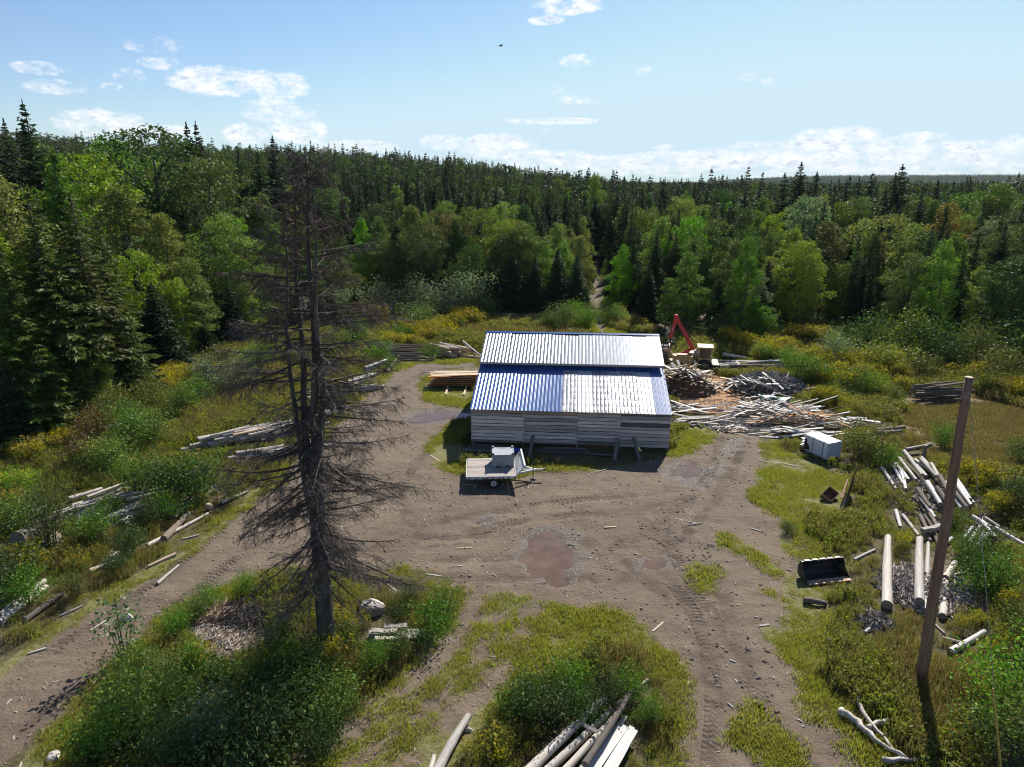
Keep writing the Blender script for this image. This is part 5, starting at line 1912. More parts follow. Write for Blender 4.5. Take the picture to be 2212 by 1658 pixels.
for x in (.06, bw - .06):
    for y in (.08, bd - .08):
        b = MB()
        b.box((x, y, bh - .01), (.12, .16, .12), taper=.8)
        b.build('corner_lug', 'grey_plastic', bin_)
        b = MB()
        b.box((x, y - .082, bh - .02), (.07, .01, .06))
        b.build('lug_hole', 'black_paint', bin_)

# ================================================================== wrapped lumber bundle
HB = 1.12
A, B_, C_ = G(1789, 959, HB), G(1739.5, 938, HB), G(1828, 956, HB)
ay = (B_ - A)
BL = ay.length
ay.normalize()
axx = Vector((ay.y, -ay.x, 0))
BW = 1.08
bund = thing('lumber_bundle', 'white plastic wrapped lumber bundle with dark straps standing in the weeds', 'bundle', (A.x, A.y, 0), math.atan2(ay.y, ay.x))
print('bundle', BL, (C_ - A).length)
b = MB()
prof = [(-BW + .03, .13), (-.03, .13), (0, .2), (0, HB - .04), (-.05, HB), (-BW + .05, HB), (-BW, HB - .04), (-BW, .2)]
b.prism(prof, .03, BL)
b.build('wrap', 'wrap', bund)
b = MB()
b.prism(prof, 0, .028)
b.build('end_sheet', 'wrap_end', bund)
for f in (.18, .62):
    b = MB()
    x = BL * f
    for (p, q) in (((0.006, .2), (.006, HB - .03)), ((.0, HB + .006), (-BW, HB + .006)), ((-BW - .006, .2), (-BW - .006, HB - .03))):
        b.bar((x, p[0], p[1]), (x, q[0], q[1]), .05, .012)
    b.build('strap', 'black_paint', bund)
for x in (.3, BL * .5, BL - .3):
    b = MB()
    b.box((x, -BW / 2, .06), (.1, BW - .05, .12))
    b.build('bearer', 'board_grey', bund)
for i in range(4):   # lumber ends that stick out of the torn far end
    for j in range(5):
        b = MB()
        L_ = random.uniform(.1, .55)
        b.box((BL + L_ / 2 + .003, -.14 - j * .2, .3 + i * .22), (L_, .17, .05))
        b.build('lumber_end', 'board_white', bund)
b = MB()   # dark tear low on the long side
b.add([(BL * .72, .008, .25), (BL * .99, .008, .2), (BL * .99, .008, .75), (BL * .9, .008, .95), (BL * .86, .008, .62), (BL * .78, .008, .55)], [(0, 1, 2, 3, 4, 5)])
b.build('tear', 'black_paint', bund)

# ================================================================== loader bucket
p0, p1 = G(1731.5, 1214, .68), G(1820, 1204.5, .68)
ax = p1 - p0
BWd = ax.length
buck = thing('loader_bucket', 'black steel loader bucket with worn rusty lip lying on the grass', 'bucket', (p0.x, p0.y, 0), math.atan2(ax.y, ax.x))
prof = [(0, .68), (.06, .66), (.12, .4), (.1, .2), (.0, .06)]
b = MB()
th = .035
outer = [(.02, .7), (.16, .42), (.14, .14), (-.02, .03), (-.62, .02)]
inner = [(-.62, .05), (-.03, .07), (.1, .17), (.12, .42), (-.03, .69)]
b.prism(outer + inner, 0, BWd)
b.build('bucket_shell', 'black_paint', buck)
for x in (-.03, BWd):
    b = MB()
    b.prism([(.03, .72), (.17, .42), (.15, .12), (-.02, .01), (-.55, .01), (-.5, .12), (-.2, .38), (-.06, .7)], x, x + .03)
    b.build('side_plate', 'black_paint', buck)
b = MB()
b.box((BWd / 2, -.56, .035), (BWd + .02, .3, .045))
b.build('lip', 'rust_worn', buck)
for i in range(5):
    b = MB()
    b.box((BWd * (i + .7) / 5.4, .0, .715), (BWd / 8, .09, .03))
    b.build('top_edge', 'black_paint', buck)

# ================================================================== rusty plough and box
c = G(1788, 1078)
rb = thing('steel_box', 'open rusty steel box tilted in the grass beside the dark plough blade', 'box', (c.x, c.y, .1), rad(38))
for (cc, ss) in (((0, 0, .02), (.75, .55, .03)), ((-.37, 0, .17), (.03, .55, .3)), ((.37, 0, .17), (.03, .55, .3)), ((0, .27, .17), (.75, .03, .3)), ((0, -.27, .17), (.75, .03, .3))):
    b = MB()
    b.box(cc, ss)
    b.build('steel_plate', 'rust', rb)
rb.rotation_euler = (rad(28), rad(-18), rad(38))
c0, c1 = G(1812, 1103), G(1838, 1068)
pl = thing('plough_blade', 'dark curved steel plough blade lying on its edge in the dry weeds', 'plough', (c0.x, c0.y, 0), math.atan2(c1.y - c0.y, c1.x - c0.x))
LB = (c1 - c0).length
b = MB()
n = 10
V, F = [], []
for i in range(n + 1):
    f = i / n
    for j in range(6):
        h = j / 5
        hh = h * (.35 + .75 * f)
        V.append((f * LB, -.28 * math.sin(h * 2.2) * (1 - .3 * f) + .12 * f, .02 + hh))
for i in range(n):
    for j in range(5):
        F.append((i * 6 + j, (i + 1) * 6 + j, (i + 1) * 6 + j + 1, i * 6 + j + 1))
nv = len(V)
V2 = [(x, y + .03, z) for x, y, z in V]
F2 = [tuple(nv + i for i in f[::-1]) for f in F]
b.add(V + V2, F + F2)
b.build('mouldboard', 'dark_steel', pl)
b = MB()
b.bar((LB * .98, .0, 1.0), (LB * 1.05, -.2, 1.62), .05)
b.build('handle_bar', 'rust', pl)
b = MB()
b.bar((LB * .3, .1, .35), (LB * 1.25, .35, .5), .08)
b.bar((LB * .2, -.02, .75), (LB * -.05, -.25, 1.0), .045)
b.build('beam', 'rust', pl)

# ================================================================== boulders
def boulder(px, py, s, label, seed=0, stretch=(1, .8, .62)):
    g_ = np.random.default_rng(seed)
    n1_, n2_ = 18, 11
    V, F = [], []
    ph = g_.uniform(0, 6, 8)
    for i in range(n2_ + 1):
        t_ = math.pi * i / n2_
        for k in range(n1_):
            a = 2 * math.pi * k / n1_
            d = np.array([math.sin(t_) * math.cos(a), math.sin(t_) * math.sin(a), math.cos(t_)])
            r = 1 + .12 * math.sin(3 * d[0] + ph[0]) + .1 * math.sin(4 * d[1] + ph[1]) + .09 * math.sin(5 * d[2] + ph[2]) + g_.normal() * .02
            r = min(r, 1.05 + .1 * math.sin(ph[3] + 7 * a))
            V.append(d * r * s * np.array(stretch))
    for i in range(n2_):
        for k in range(n1_):
            k2 = (k + 1) % n1_
            F.append((i * n1_ + k, (i + 1) * n1_ + k, (i + 1) * n1_ + k2, i * n1_ + k2))
    me = np_mesh('boulder', np.array(V), np.array(F), ['rock'])
    o = link('boulder', me)
    p = G(px, py)
    o.location = (p.x, p.y, s * .28)
    o.rotation_euler = (0, 0, seed)
    tag(o, label, 'rock')


boulder(806, 1322, .5, 'large pale boulder in the weeds beside the dead spruce', 3)
boulder(116, 1640, .22, 'small pale stone in the grass at the end of the left road', 5)
boulder(1012, 1580, .14, 'fist sized dark stone on the grassy track', 6)
boulder(275, 1338, .25, 'small weathered stone in the dry weeds on the bank', 9)
boulder(626, 1468, .2, 'flat tan stone in front of the bare chip patch', 8)

# ================================================================== logs and boards
def unit_log(seed, mats):
    """one metre log along X, unit radius, slightly bent, knotty and tapered"""
    g_ = random.Random(seed)
    b = MB()
    n, m_ = 6, 10
    V, F = [], []
    ph = g_.uniform(0, 6)
    bend = g_.uniform(-.35, .35)
    for i in range(n + 1):
        f = i / n
        r = (1.12 - .3 * f) * (1 + g_.uniform(-.08, .08))
        for k in range(m_):
            a = 2 * math.pi * k / m_
            rr = r * (1 + .06 * math.sin(2 * a + ph + f * 3) + g_.uniform(-.03, .03))
            V.append((f, rr * math.cos(a) + bend * math.sin(f * 3.14), rr * math.sin(a) + bend * .5 * math.sin(f * 3.1 + 1) * f))
    for i in range(n):
        for k in range(m_):
            k2 = (k + 1) % m_
            F.append((i * m_ + k, i * m_ + k2, (i + 1) * m_ + k2, (i + 1) * m_ + k))
    b.add(V, F)
    b.cur = 1
    b.add([V[k] for k in range(m_)], [tuple(range(m_ - 1, -1, -1))])
    b.add([V[n * m_ + k] for k in range(m_)], [tuple(range(m_))])
    me = b.mesh('log', mats)
    sm_ = [True] * (n * m_) + [False] * 2
    me.polygons.foreach_set('use_smooth', sm_)
    return me


_log_me = {}
SEGS = []
LOGM = dict(white=['log_white', 'cut_grey'], bark=['log_bark', 'cut_grey'], tan=['log_tan', 'cut_wood'], birch=['log_birch', 'cut_grey'])


def log(p, q, r, mt, label, group=None, name='log'):
    p, q = Vector(p), Vector(q)
    SEGS.append((p.x, p.y, q.x, q.y))
    r *= .88
    k = (mt, random.randrange(6))
    if k not in _log_me:
        _log_me[k] = unit_log(k[1] * 13 + len(mt), LOGM[mt])
    o = link(name, _log_me[k])
    d = q - p
    Q = d.to_track_quat('X', 'Z')
    roll = Matrix.Rotation(random.uniform(0, 6.28), 4, 'X')
    o.matrix_world = Matrix.Translation(p) @ Q.to_matrix().to_4x4() @ roll @ Matrix.Diagonal((d.length, r, r, 1))
    tag(o, label, 'log' if name == 'log' else name.replace('_', ' '), group)
    return o


_board_me = {}


def board(p, q, w_, t_, mt, label, group=None, roll=0.0, name='board', cat='board'):
    p, q = Vector(p), Vector(q)
    SEGS.append((p.x, p.y, q.x, q.y))
    k = (mt, random.randrange(4))
    if k not in _board_me:
        b = MB()
        g_ = random.Random(k[1])
        n = 4
        V, F = [], []
        for i in range(n + 1):
            f = i / n
            z_ = .6 * math.sin(f * 3.14) * g_.uniform(-.6, .6)
            y_ = .1 * math.sin(f * 3.1) * g_.uniform(-1, 1)
            for yy, zz in ((-.5, -.5), (.5, -.5), (.5 + g_.uniform(-.06, .06), .5), (-.5 + g_.uniform(-.06, .06), .5)):
                V.append((f, yy + y_, zz + z_))
        for i in range(n):
            for c_ in range(4):
                c2 = (c_ + 1) % 4
                F.append((i * 4 + c_, i * 4 + c2, (i + 1) * 4 + c2, (i + 1) * 4 + c_))
        F += [(3, 2, 1, 0), (4 * n, 4 * n + 1, 4 * n + 2, 4 * n + 3)]
        b.add(V, F)
        _board_me[k] = b.mesh('board', mt)
    o = link(name, _board_me[k])
    d = q - p
    o.matrix_world = Matrix.Translation(p) @ d.to_track_quat('X', 'Z').to_matrix().to_4x4() @ Matrix.Rotation(roll, 4, 'X') @ Matrix.Diagonal((d.length, w_, t_, 1))
    tag(o, label, cat, group)
    return o


def gz(p):
    return float(ground_z(np.array([p.x]), np.array([p.y]))[0])


def plog(a, b_, r, mt, label, group=None, za=0.0, zb=0.0, name='log'):
    """log between two picture points on the ground (lifted by za, zb)"""
    p, q = G(*a), G(*b_)
    p.z, q.z = gz(p) + r * .9 + za, gz(q) + r * .8 + zb
    return log(p, q, r, mt, label, group, name)


def heap(ca, cb, L, rows, r, mts, label, group, jit=.12, ang=None, rj=.25):
    """logs lying side by side and on top of one another. ca -> cb: picture points of the row of log centres; ANG: heading of the logs on the ground"""
    p, q = G(*ca), G(*cb)
    across = (q - p)
    span = across.length
    across.normalize()
    d = Vector((-across.y, across.x, 0)) if ang is None else Vector((math.cos(ang), math.sin(ang), 0))
    for k, n in enumerate(rows):
        for i in range(n):
            f = (i + .5 + (0.5 if k % 2 else 0) * .8 + random.uniform(-.2, .2)) / max(rows[0], 1)
            c = p + across * span * (f + k * .02) + d * random.uniform(-.5, .5) * jit * 3
            rr = r * random.uniform(1 - rj, 1 + rj)
            l_ = L * random.uniform(.82, 1.08)
            dd = (d + across * random.uniform(-jit, jit)).normalized()
            z = rr + k * r * 1.72 + random.uniform(0, .04)
            tilt = random.uniform(-.03, .03) * l_
            log(c - dd * l_ / 2 + Vector((0, 0, z + tilt)), c + dd * l_ / 2 + Vector((0, 0, z - tilt)), rr, random.choice(mts), label, group)


# --- left bank
heap((470, 962), (640, 940), 3.6, [14, 13, 12, 9], .12, ['white', 'white', 'tan'], 'peeled pale log in the high heap seen behind the dead spruce', 'logs of the high heap', .34, rad(38), .4)
heap((560, 985), (690, 972), 3.2, [7, 5], .13, ['white', 'white', 'bark'], 'grey log on the low spill at the foot of the high heap', 'logs spilled from the high heap', .35, rad(30))
heap((255, 930), (320, 915), 2.4, [4, 2], .11, ['white', 'bark'], 'small bleached log among shrubs below the forest edge', 'small log heap among the shrubs', .4, rad(25))
heap((690, 868), (800, 845), 3.0, [9, 7], .13, ['white'], 'sunlit white slab log in the heap right behind the dead spruce', 'white slab logs behind the dead spruce', .12, rad(38))
heap((690, 905), (740, 885), 2.4, [4], .12, ['white'], 'white slab log lying nearest the road behind the dead spruce', 'white slab logs by the road', .2, rad(38))
heap((765, 835), (800, 812), 2.2, [4, 2], .12, ['white'], 'short white log at the bend of the dirt loop', 'short white logs at the bend', .25, rad(60))
heap((802, 803), (835, 792), 2.9, [4, 1], .19, ['bark', 'birch'], 'thick grey log lying end-on beside the dirt loop', 'thick grey logs by the loop', .1, rad(62))
plog((838, 806), (864, 766), .14, 'tan', 'long pale yellow log lying alone at the bend of the dirt loop')
for i in range(15):
    a = random.uniform(-.12, .12)
    c = G(866 + random.uniform(-12, 12), 780 - i * .8)
    log(c + Vector((-2.2, .35 + a, .1 + i * .07)), c + Vector((2.2, -.35 - a, .12 + i * .07 + random.uniform(-.1, .1))), random.uniform(.05, .08), 'bark', 'thin dark pole in the low pole stack in front of the shrubs', 'poles of the low pole stack')
for (a, b_, r, mt, lab) in [((150, 1085), (222, 1062), .17, 'white', 'thick bleached log at the top of the bank heap'), ((158, 1101), (262, 1062), .17, 'white', 'long bleached log second from the top of the bank heap'), ((165, 1112), (268, 1068), .15, 'bark', 'grey brown log lying along the bleached ones of the bank heap'),
                            ((168, 1117), (215, 1102), .14, 'white', 'short white log at the lower end of the bank heap'), ((225, 1115), (258, 1080), .22, 'white', 'fat peeled white log across the bank heap'), ((262, 1120), (296, 1085), .16, 'white', 'pale log beside the splintered one in the bank heap'),
                            ((285, 1110), (322, 1072), .19, 'bark', 'dark splintered log at the upper end of the bank heap'), ((265, 1140), (288, 1122), .22, 'white', 'short fat peeled log below the bank heap'), ((75, 1110), (100, 1100), .14, 'white', 'short pale log left of the bank heap in the weeds'),
                            ((375, 1125), (418, 1078), .15, 'bark', 'mossy brown log lying on the bank above the white one'), ((355, 1170), (408, 1116), .17, 'bark', 'cracked brown log beside the long white log on the bank'), ((318, 1182), (450, 1113), .11, 'white', 'long thin white log at the edge of the road'),
                            ((380, 1200), (320, 1225), .08, 'tan', 'thin tan pole near the road edge below the white log'), ((195, 1240), (250, 1215), .12, 'tan', 'reddish rotten log half hidden in dry weeds'), ((0, 1340), (98, 1262), .16, 'white', 'long white log in the bundle by the left road, uppermost'),
                            ((0, 1352), (102, 1272), .14, 'white', 'long white log in the bundle by the left road, lowermost'), ((55, 1345), (135, 1288), .12, 'bark', 'grey log in the bundle by the left road nearest the road'), ((20, 1322), (92, 1268), .1, 'white', 'thin white log behind the bundle by the left road'),
                            ((40, 1180), (82, 1148), .38, 'bark', 'very thick weathered log under the dark willow'), ((98, 1195), (125, 1168), .3, 'bark', 'thick dark log end beside the dark willow'), ((40, 1040), (62, 1028), .1, 'white', 'small pale stick log near the goldenrod on the bank'),
                            ((240, 1210), (255, 1195), .12, 'white', 'short pale log stub between two shrubs on the bank'), ((478, 1090), (535, 1065), .1, 'white', 'split white log at the road edge behind the dead spruce'), ((340, 1262), (386, 1222), .07, 'white', 'long pale slab lying along the road edge')]:
    plog(a, b_, r, mt, lab)
b = MB()
o = log(G(452, 1100) + Vector((0, 0, .16)), G(452, 1100) + Vector((.12, -.25, .2)), .17, 'tan', 'orange sawn round of wood standing at the road edge', name='log_round')
for i, (a, b_) in enumerate([((442, 1075), (462, 1060)), ((470, 1080), (490, 1068)), ((455, 1062), (440, 1072)), ((395, 1165), (430, 1155)), ((100, 1400), (60, 1415)), ((230, 1340), (195, 1362)), ((130, 1330), (180, 1310))]):
    plog(a, b_, .04, 'white', f'broken white limb piece by the road, {ORD[i]} from the shed end')

for i in range(26):   # thin bleached poles lying through the bank heap
    c = G(235 + random.uniform(-85, 85), 1092 + random.uniform(-22, 26))
    a_ = rad(random.gauss(38, 16))
    l_ = random.uniform(1.2, 3.2)
    d_ = Vector((math.cos(a_), math.sin(a_), 0)) * l_ / 2
    z_ = random.uniform(.06, .45)
    log(c - d_ + Vector((0, 0, z_)), c + d_ + Vector((0, 0, z_ + random.uniform(-.05, .1))), random.uniform(.05, .09), 'white' if i % 4 else 'bark', 'thin bleached pole lying through the bank heap', 'thin poles of the bank heap')
# --- behind and beside the shed, left
heap((950, 770), (1000, 758), 3.0, [6, 5, 4], .15, ['tan', 'tan', 'white'], 'fresh tan log in the heap behind the left shed corner', 'fresh logs behind the shed corner', .2, rad(140))
plog((930, 762), (992, 772), .2, 'tan', 'thick log lying across the front of the fresh heap', None, .6, .6)
plog((995, 770), (1040, 776), .13, 'tan', 'tan log beside the shed corner pointing at the wall')
plog((1000, 752), (1040, 772), .12, 'white', 'pale log leaning down towards the shed corner', None, .5, 0)
plog((933, 778), (941, 770), .15, 'tan', 'short tan log end in the weeds before the fresh heap')
# lumber stack on bearers
for i in (0, 1):
    a, b_ = ((963, 856), (968, 838)) if i == 0 else ((1002, 857), (1008, 838))
    p, q = G(*a), G(*b_)
    board(p + Vector((0, 0, .09)), q + Vector((0, .5, .09)), .13, .16, 'board_fresh', f'pale square bearer under the fresh lumber stack, {"left" if i == 0 else "right"} one', name='bearer', cat='bearer')
for row in range(6):
    for k in range(6):
        c = G(985, 838)
        L_ = 3.9 * random.uniform(.92, 1.05)
        z = .2 + row * .16
        yy = k * .24 + random.uniform(-.03, .03)
        lab = 'orange fresh board in the lumber stack left of the shed' if row < 5 else 'pale fresh board on top of the lumber stack left of the shed'
        sx = random.uniform(-.25, .25)
        rt = random.uniform(-.03, .03) * (2 if row == 5 else 1)
        board(c + Vector((-L_ / 2 + sx, yy - L_ * rt, z)), c + Vector((L_ / 2 + sx, yy + L_ * rt, z + random.uniform(0, .02))), .22, .045, 'board_orange' if row < 5 else 'board_fresh', lab, 'boards of the fresh lumber stack')
# back piles
heap((1062, 690), (1112, 688), 4.4, [3, 3, 2], .14, ['bark', 'white'], 'grey log in the small heap in front of the dark firs', 'grey logs before the dark firs', .18, rad(-4))
for i, (a, b_) in enumerate([((1236, 668), (1262, 700)), ((1240, 672), (1268, 668)), ((1246, 695), (1275, 690)), ((1200, 722), (1240, 712)), ((1215, 720), (1260, 722))]):
    plog(a, b_, .16, 'white' if i < 3 else 'tan', f'pale log by the mouth of the forest track, {ORD[i]} from the back')
plog((1440, 728), (1462, 700), .2, 'tan', 'tan log leaning in the shade behind the shed roof', None, 0, .8)

# ---------------------------------------------------------------- right of the shed: slab heap, boards, debris
def slab_heap(cx, cy, n, rx, ry, h, Lr, wd, mts, label, group, heading=None, spread=.8, name='slab', cat='slab', thick=.035):
    c = G(cx, cy)
    for i in range(n):
        a = random.uniform(0, 6.28)
        rr = math.sqrt(random.random())
        x, y = rr * rx * math.cos(a), rr * ry * math.sin(a)
        z = .04 + h * (1 - rr * rr) ** .8 * random.uniform(.9, 1.08)
        L_ = random.uniform(*Lr)
        th = random.uniform(0, 3.14) if heading is None else heading + random.gauss(0, spread)
        d = Vector((math.cos(th), math.sin(th), random.gauss(0, .12 if h < .4 else .3)))
        p = c + Vector((x, y, z)) - d * L_ / 2
        q = p + d * L_
        p.z, q.z = max(p.z, .03), max(q.z, .03)
        board(p, q, random.uniform(*wd), thick, random.choice(mts), label, group, random.uniform(-.5, .5), name, cat)


slab_heap(1478, 842, 190, 2.6, 1.9, 1.75, (.7, 1.5), (.08, .2), ['board_fresh', 'board_white', 'board_fresh'], 'short fresh slab end on the tall slab heap against the shed', 'slab ends of the tall heap', None, name='slab_end', cat='slab end')
c = G(1478, 846)
V, F = [], []   # packed core of the slab heap, shade between the slabs put into its colour
n1_, n2_ = 26, 9
for i in range(n2_ + 1):
    f = i / n2_
    for k in range(n1_):
        a = 6.283 * k / n1_
        r_ = (1 - f) ** .6
        V.append((c.x + 2.5 * r_ * math.cos(a) * random.uniform(.9, 1.08), c.y + 1.8 * r_ * math.sin(a) * random.uniform(.9, 1.08), -.05 + 1.7 * f * random.uniform(.93, 1.05)))
for i in range(n2_):
    for k in range(n1_):
        k2 = (k + 1) % n1_
        F.append((i * n1_ + k, i * n1_ + k2, (i + 1) * n1_ + k2, (i + 1) * n1_ + k))
link('slab_debris', np_mesh('slab_debris', np.array(V), np.array(F), ['slab_core_shade']), kind='stuff', label='packed broken slabs and bark inside the tall slab heap, darkened for shade')
slab_heap(1565, 832, 9, 2.4, 1.4, .35, (1.6, 2.6), (.12, .22), ['board_fresh'], 'long fresh slab lying over the sawdust beside the tall heap', 'fresh slabs over the sawdust', rad(-35), .3)
slab_heap(1485, 890, 16, 1.5, 1.0, .35, (2.0, 3.6), (.1, .18), ['board_white', 'board_fresh', 'board_grey'], 'long slab in the low row beside the right shed corner', 'slabs at the right shed corner', rad(-8), .35)
slab_heap(1500, 912, 12, 1.9, .7, .3, (2.0, 3.2), (.1, .16), ['board_white', 'board_grey'], 'white weathered slab lying nearest the shed wall end', 'weathered slabs at the wall end', rad(8), .3)
for i, (a, b_) in enumerate([((1497, 908), (1515, 928)), ((1528, 905), (1548, 930)), ((1483, 915), (1498, 925))]):
    plog(a, b_, .09, 'bark', f'dark round bearer sticking out below the slabs, {ORD[i]} from the shed')
slab_heap(1645, 846, 62, 3.0, 2.4, .9, (.8, 2.2), (.08, .18), ['board_grey', 'board_grey', 'board_white'], 'bleached grey slab on the old debris heap', 'slabs on the old debris heap', None)
slab_heap(1672, 894, 40, 2.4, 1.0, .5, (2.0, 4.0), (.09, .16), ['board_white', 'board_white', 'board_grey'], 'long white slab in the flat spread in front of the debris heap', 'white slabs in the flat spread', rad(8), .3)
slab_heap(1622, 878, 18, 1.6, 1.2, .25, (.6, 1.8), (.08, .16), ['board_white', 'board_fresh', 'board_grey'], 'loose pale slab scattered at the edge of the sawdust', 'loose slabs by the sawdust', None)
slab_heap(1578, 930, 16, 1.1, .7, .15, (.4, 1.3), (.06, .12), ['board_white', 'board_fresh'], 'small pale offcut on the track edge beside the slabs', 'offcuts on the track edge', None)
slab_heap(1728, 920, 34, 2.4, 1.0, .75, (2.6, 4.4), (.08, .14), ['board_white', 'board_orange', 'board_fresh', 'board_grey'], 'narrow edging strip in the stack behind the wrapped lumber', 'edging strips of the stack', rad(-12), .1, 'edging_strip', 'edging strip')
slab_heap(1722, 942, 28, 2.2, .8, .35, (1.6, 3.4), (.1, .16), ['board_white', 'board_white', 'board_grey'], 'white strip spilled in front of the edging stack', 'white strips before the edging stack', rad(2), .12, 'edging_strip', 'edging strip')
slab_heap(1852, 916, 16, 1.3, .7, .35, (.6, 1.6), (.1, .18), ['board_white'], 'peeled white limb piece in the small heap beyond the wrapped lumber', 'white limb pieces beyond the bundle', rad(-30), .5, 'limb_piece', 'limb')
for i, (a, b_) in enumerate([((1548, 786), (1650, 788)), ((1545, 797), (1690, 786)), ((1552, 803), (1640, 795)), ((1575, 805), (1735, 796)), ((1560, 781), (1612, 779)), ((1590, 790), (1600, 800)), ((1660, 790), (1732, 793)), ((1600, 803), (1700, 800))]):
    plog(a, b_, .17, 'bark' if i in (3, 7) else 'white', f'long grey pole log lying beyond the loader, {ORD[i]} of the row', 'pole logs beyond the loader', .12 * i % .5, .1)
for i, (a, b_) in enumerate([((1888, 938), (1952, 929)), ((1892, 944), (1945, 938))]):
    plog(a, b_, .19, 'bark', 'dark rotten log on bare soil beyond the bundle, ' + ('farther' if i == 0 else 'nearer') + ' of two')
plog((1860, 950), (1900, 955), .05, 'bark', 'thin dark pole in the grass right of the wrapped lumber')
plog((1956, 975), (2012, 964), .09, 'white', 'pale pole lying in the grass at the edge of the brown field')
plog((1965, 985), (2000, 980), .08, 'bark', 'dark pole beside the weathered stump post')
b = MB()
st = G(1993, 996)
o = log((st.x, st.y, 0), (st.x + .04, st.y, .95), .13, 'bark', 'short weathered post standing at the head of the white log heap', name='fence_post')
for i in range(16):
    c = G(2030 + random.uniform(-18, 18), 862 + random.uniform(-4, 4))
    a = random.uniform(-.5, .5)
    log(c + Vector((-1.8, a, .1 + i * .07)), c + Vector((1.8, -a, .1 + i * .07 + random.uniform(-.2, .2))), random.uniform(.06, .12), 'bark', 'blackened log in the dark heap at the edge of the brown field', 'blackened logs by the brown field')
# white birch heap
WH = [((1932, 1004), (1962, 1042)), ((1940, 998), (1978, 1046)), ((1950, 992), (1990, 1040)), ((1958, 986), (2000, 1034)), ((1974, 1004), (2015, 1030)), ((1986, 1010), (2020, 1042)), ((1928, 1010), (1950, 1050)), ((1990, 1000), (2008, 1024)), ((2008, 1022), (2030, 1050)), ((1945, 1020), (1956, 1062))]
for i, (a, b_) in enumerate(WH):
    plog(a, b_, random.uniform(.095, .14), 'white' if i % 3 else 'birch', f'bleached log of the white heap below the stump post, {ORD[i]} placed', 'logs of the white heap', .2 * (i % 3), .12 * (i % 3))
BH = [((1980, 1062), (2012, 1104)), ((2000, 1056), (2030, 1102)), ((2026, 1050), (2050, 1098)), ((2040, 1050), (2064, 1095)), ((2056, 1042), (2094, 1092)), ((1978, 1078), (2006, 1118)), ((1990, 1080), (2020, 1122)), ((2064, 1060), (2096, 1104)), ((2020, 1075), (2048, 1118)), ((2072, 1060), (2104, 1090)), ((2045, 1068), (2076, 1112)), ((2055, 1080), (2085, 1118))]
for i, (a, b_) in enumerate(BH):
    plog(a, b_, random.uniform(.11, .15), 'birch' if i % 3 != 2 else 'bark', 'thick dark ended birch log in the heap behind the pole', 'birch logs behind the pole', .24 * (i % 3), .24 * (i % 3))
for i, (a, b_) in enumerate([((1988, 1118), (2006, 1152)), ((1998, 1116), (2018, 1150)), ((2008, 1114), (2030, 1150)), ((1995, 1150), (2010, 1172)), ((2012, 1152), (2026, 1176))]):
    plog(a, b_, .11, 'bark', f'short grey log under the crossbeam behind the pole, {ORD[i]} from the left', 'short logs behind the pole')
board(G(1990, 1160) + Vector((0, 0, .32)), G(2036, 1150) + Vector((0, 0, .32)), .2, .18, 'board_grey', 'grey square beam lying across the short logs behind the pole', name='beam', cat='beam')
for i, (a, b_) in enumerate([((1950, 1115), (1984, 1158)), ((1935, 1105), (1945, 1140)), ((1905, 1015), (1935, 1060)), ((2036, 1180), (2056, 1165)), ((2094, 1175), (2118, 1138)), ((2082, 1165), (2100, 1140)), ((2110, 1185), (2125, 1150)), ((2120, 1130), (2150, 1165)), ((2128, 1120), (2160, 1140)), ((2150, 1142), (2212, 1180)), ((2120, 1175), (2135, 1155)), ((2100, 1118), (2140, 1140))]):
    plog(a, b_, random.uniform(.08, .125), 'birch' if i % 2 else 'white', f'old birch log lying singly in the goldenrod, {ORD[i]} counted from the dirt yard')
# two big barkless logs on cross pieces
plog((1914, 1322), (1916, 1172), .2, 'white', 'long thick barkless log lying alone on the grass beside the pole', None, .12, .12)
plog((1983, 1322), (1984, 1178), .19, 'white', 'long thick barkless log lying on the bark heap next to the pole', None, .2, .2)
plog((1996, 1330), (2004, 1180), .12, 'white', 'thinner barkless log half hidden behind the pole', None, .05, .05)
for i, (a, b_) in enumerate([((2035, 1340), (2040, 1260)), ((2040, 1258), (2062, 1222)), ((2048, 1250), (2085, 1242)), ((2055, 1270), (2088, 1270)), ((2055, 1300), (2085, 1308)), ((2010, 1345), (2040, 1372)), ((1948, 1300), (1956, 1312)), ((2036, 1382), (2075, 1392)), ((1868, 1368), (1888, 1352)), ((1845, 1212), (1890, 1190)), ((2060, 1250), (2085, 1258))]):
    plog(a, b_, [.15, .16, .06, .05, .05, .05, .05, .06, .07, .07, .06][i], 'white', f'broken pale limb beside the bark heaps, {ORD[i]} placed')
plog((2052, 1414), (2125, 1372), .13, 'birch', 'birch log with dark bark patches lying in the dry weeds right of the pole')
plog((1735, 1302), (1785, 1308), .12, 'bark', 'dark rotten stump piece on the grass below the loader bucket')
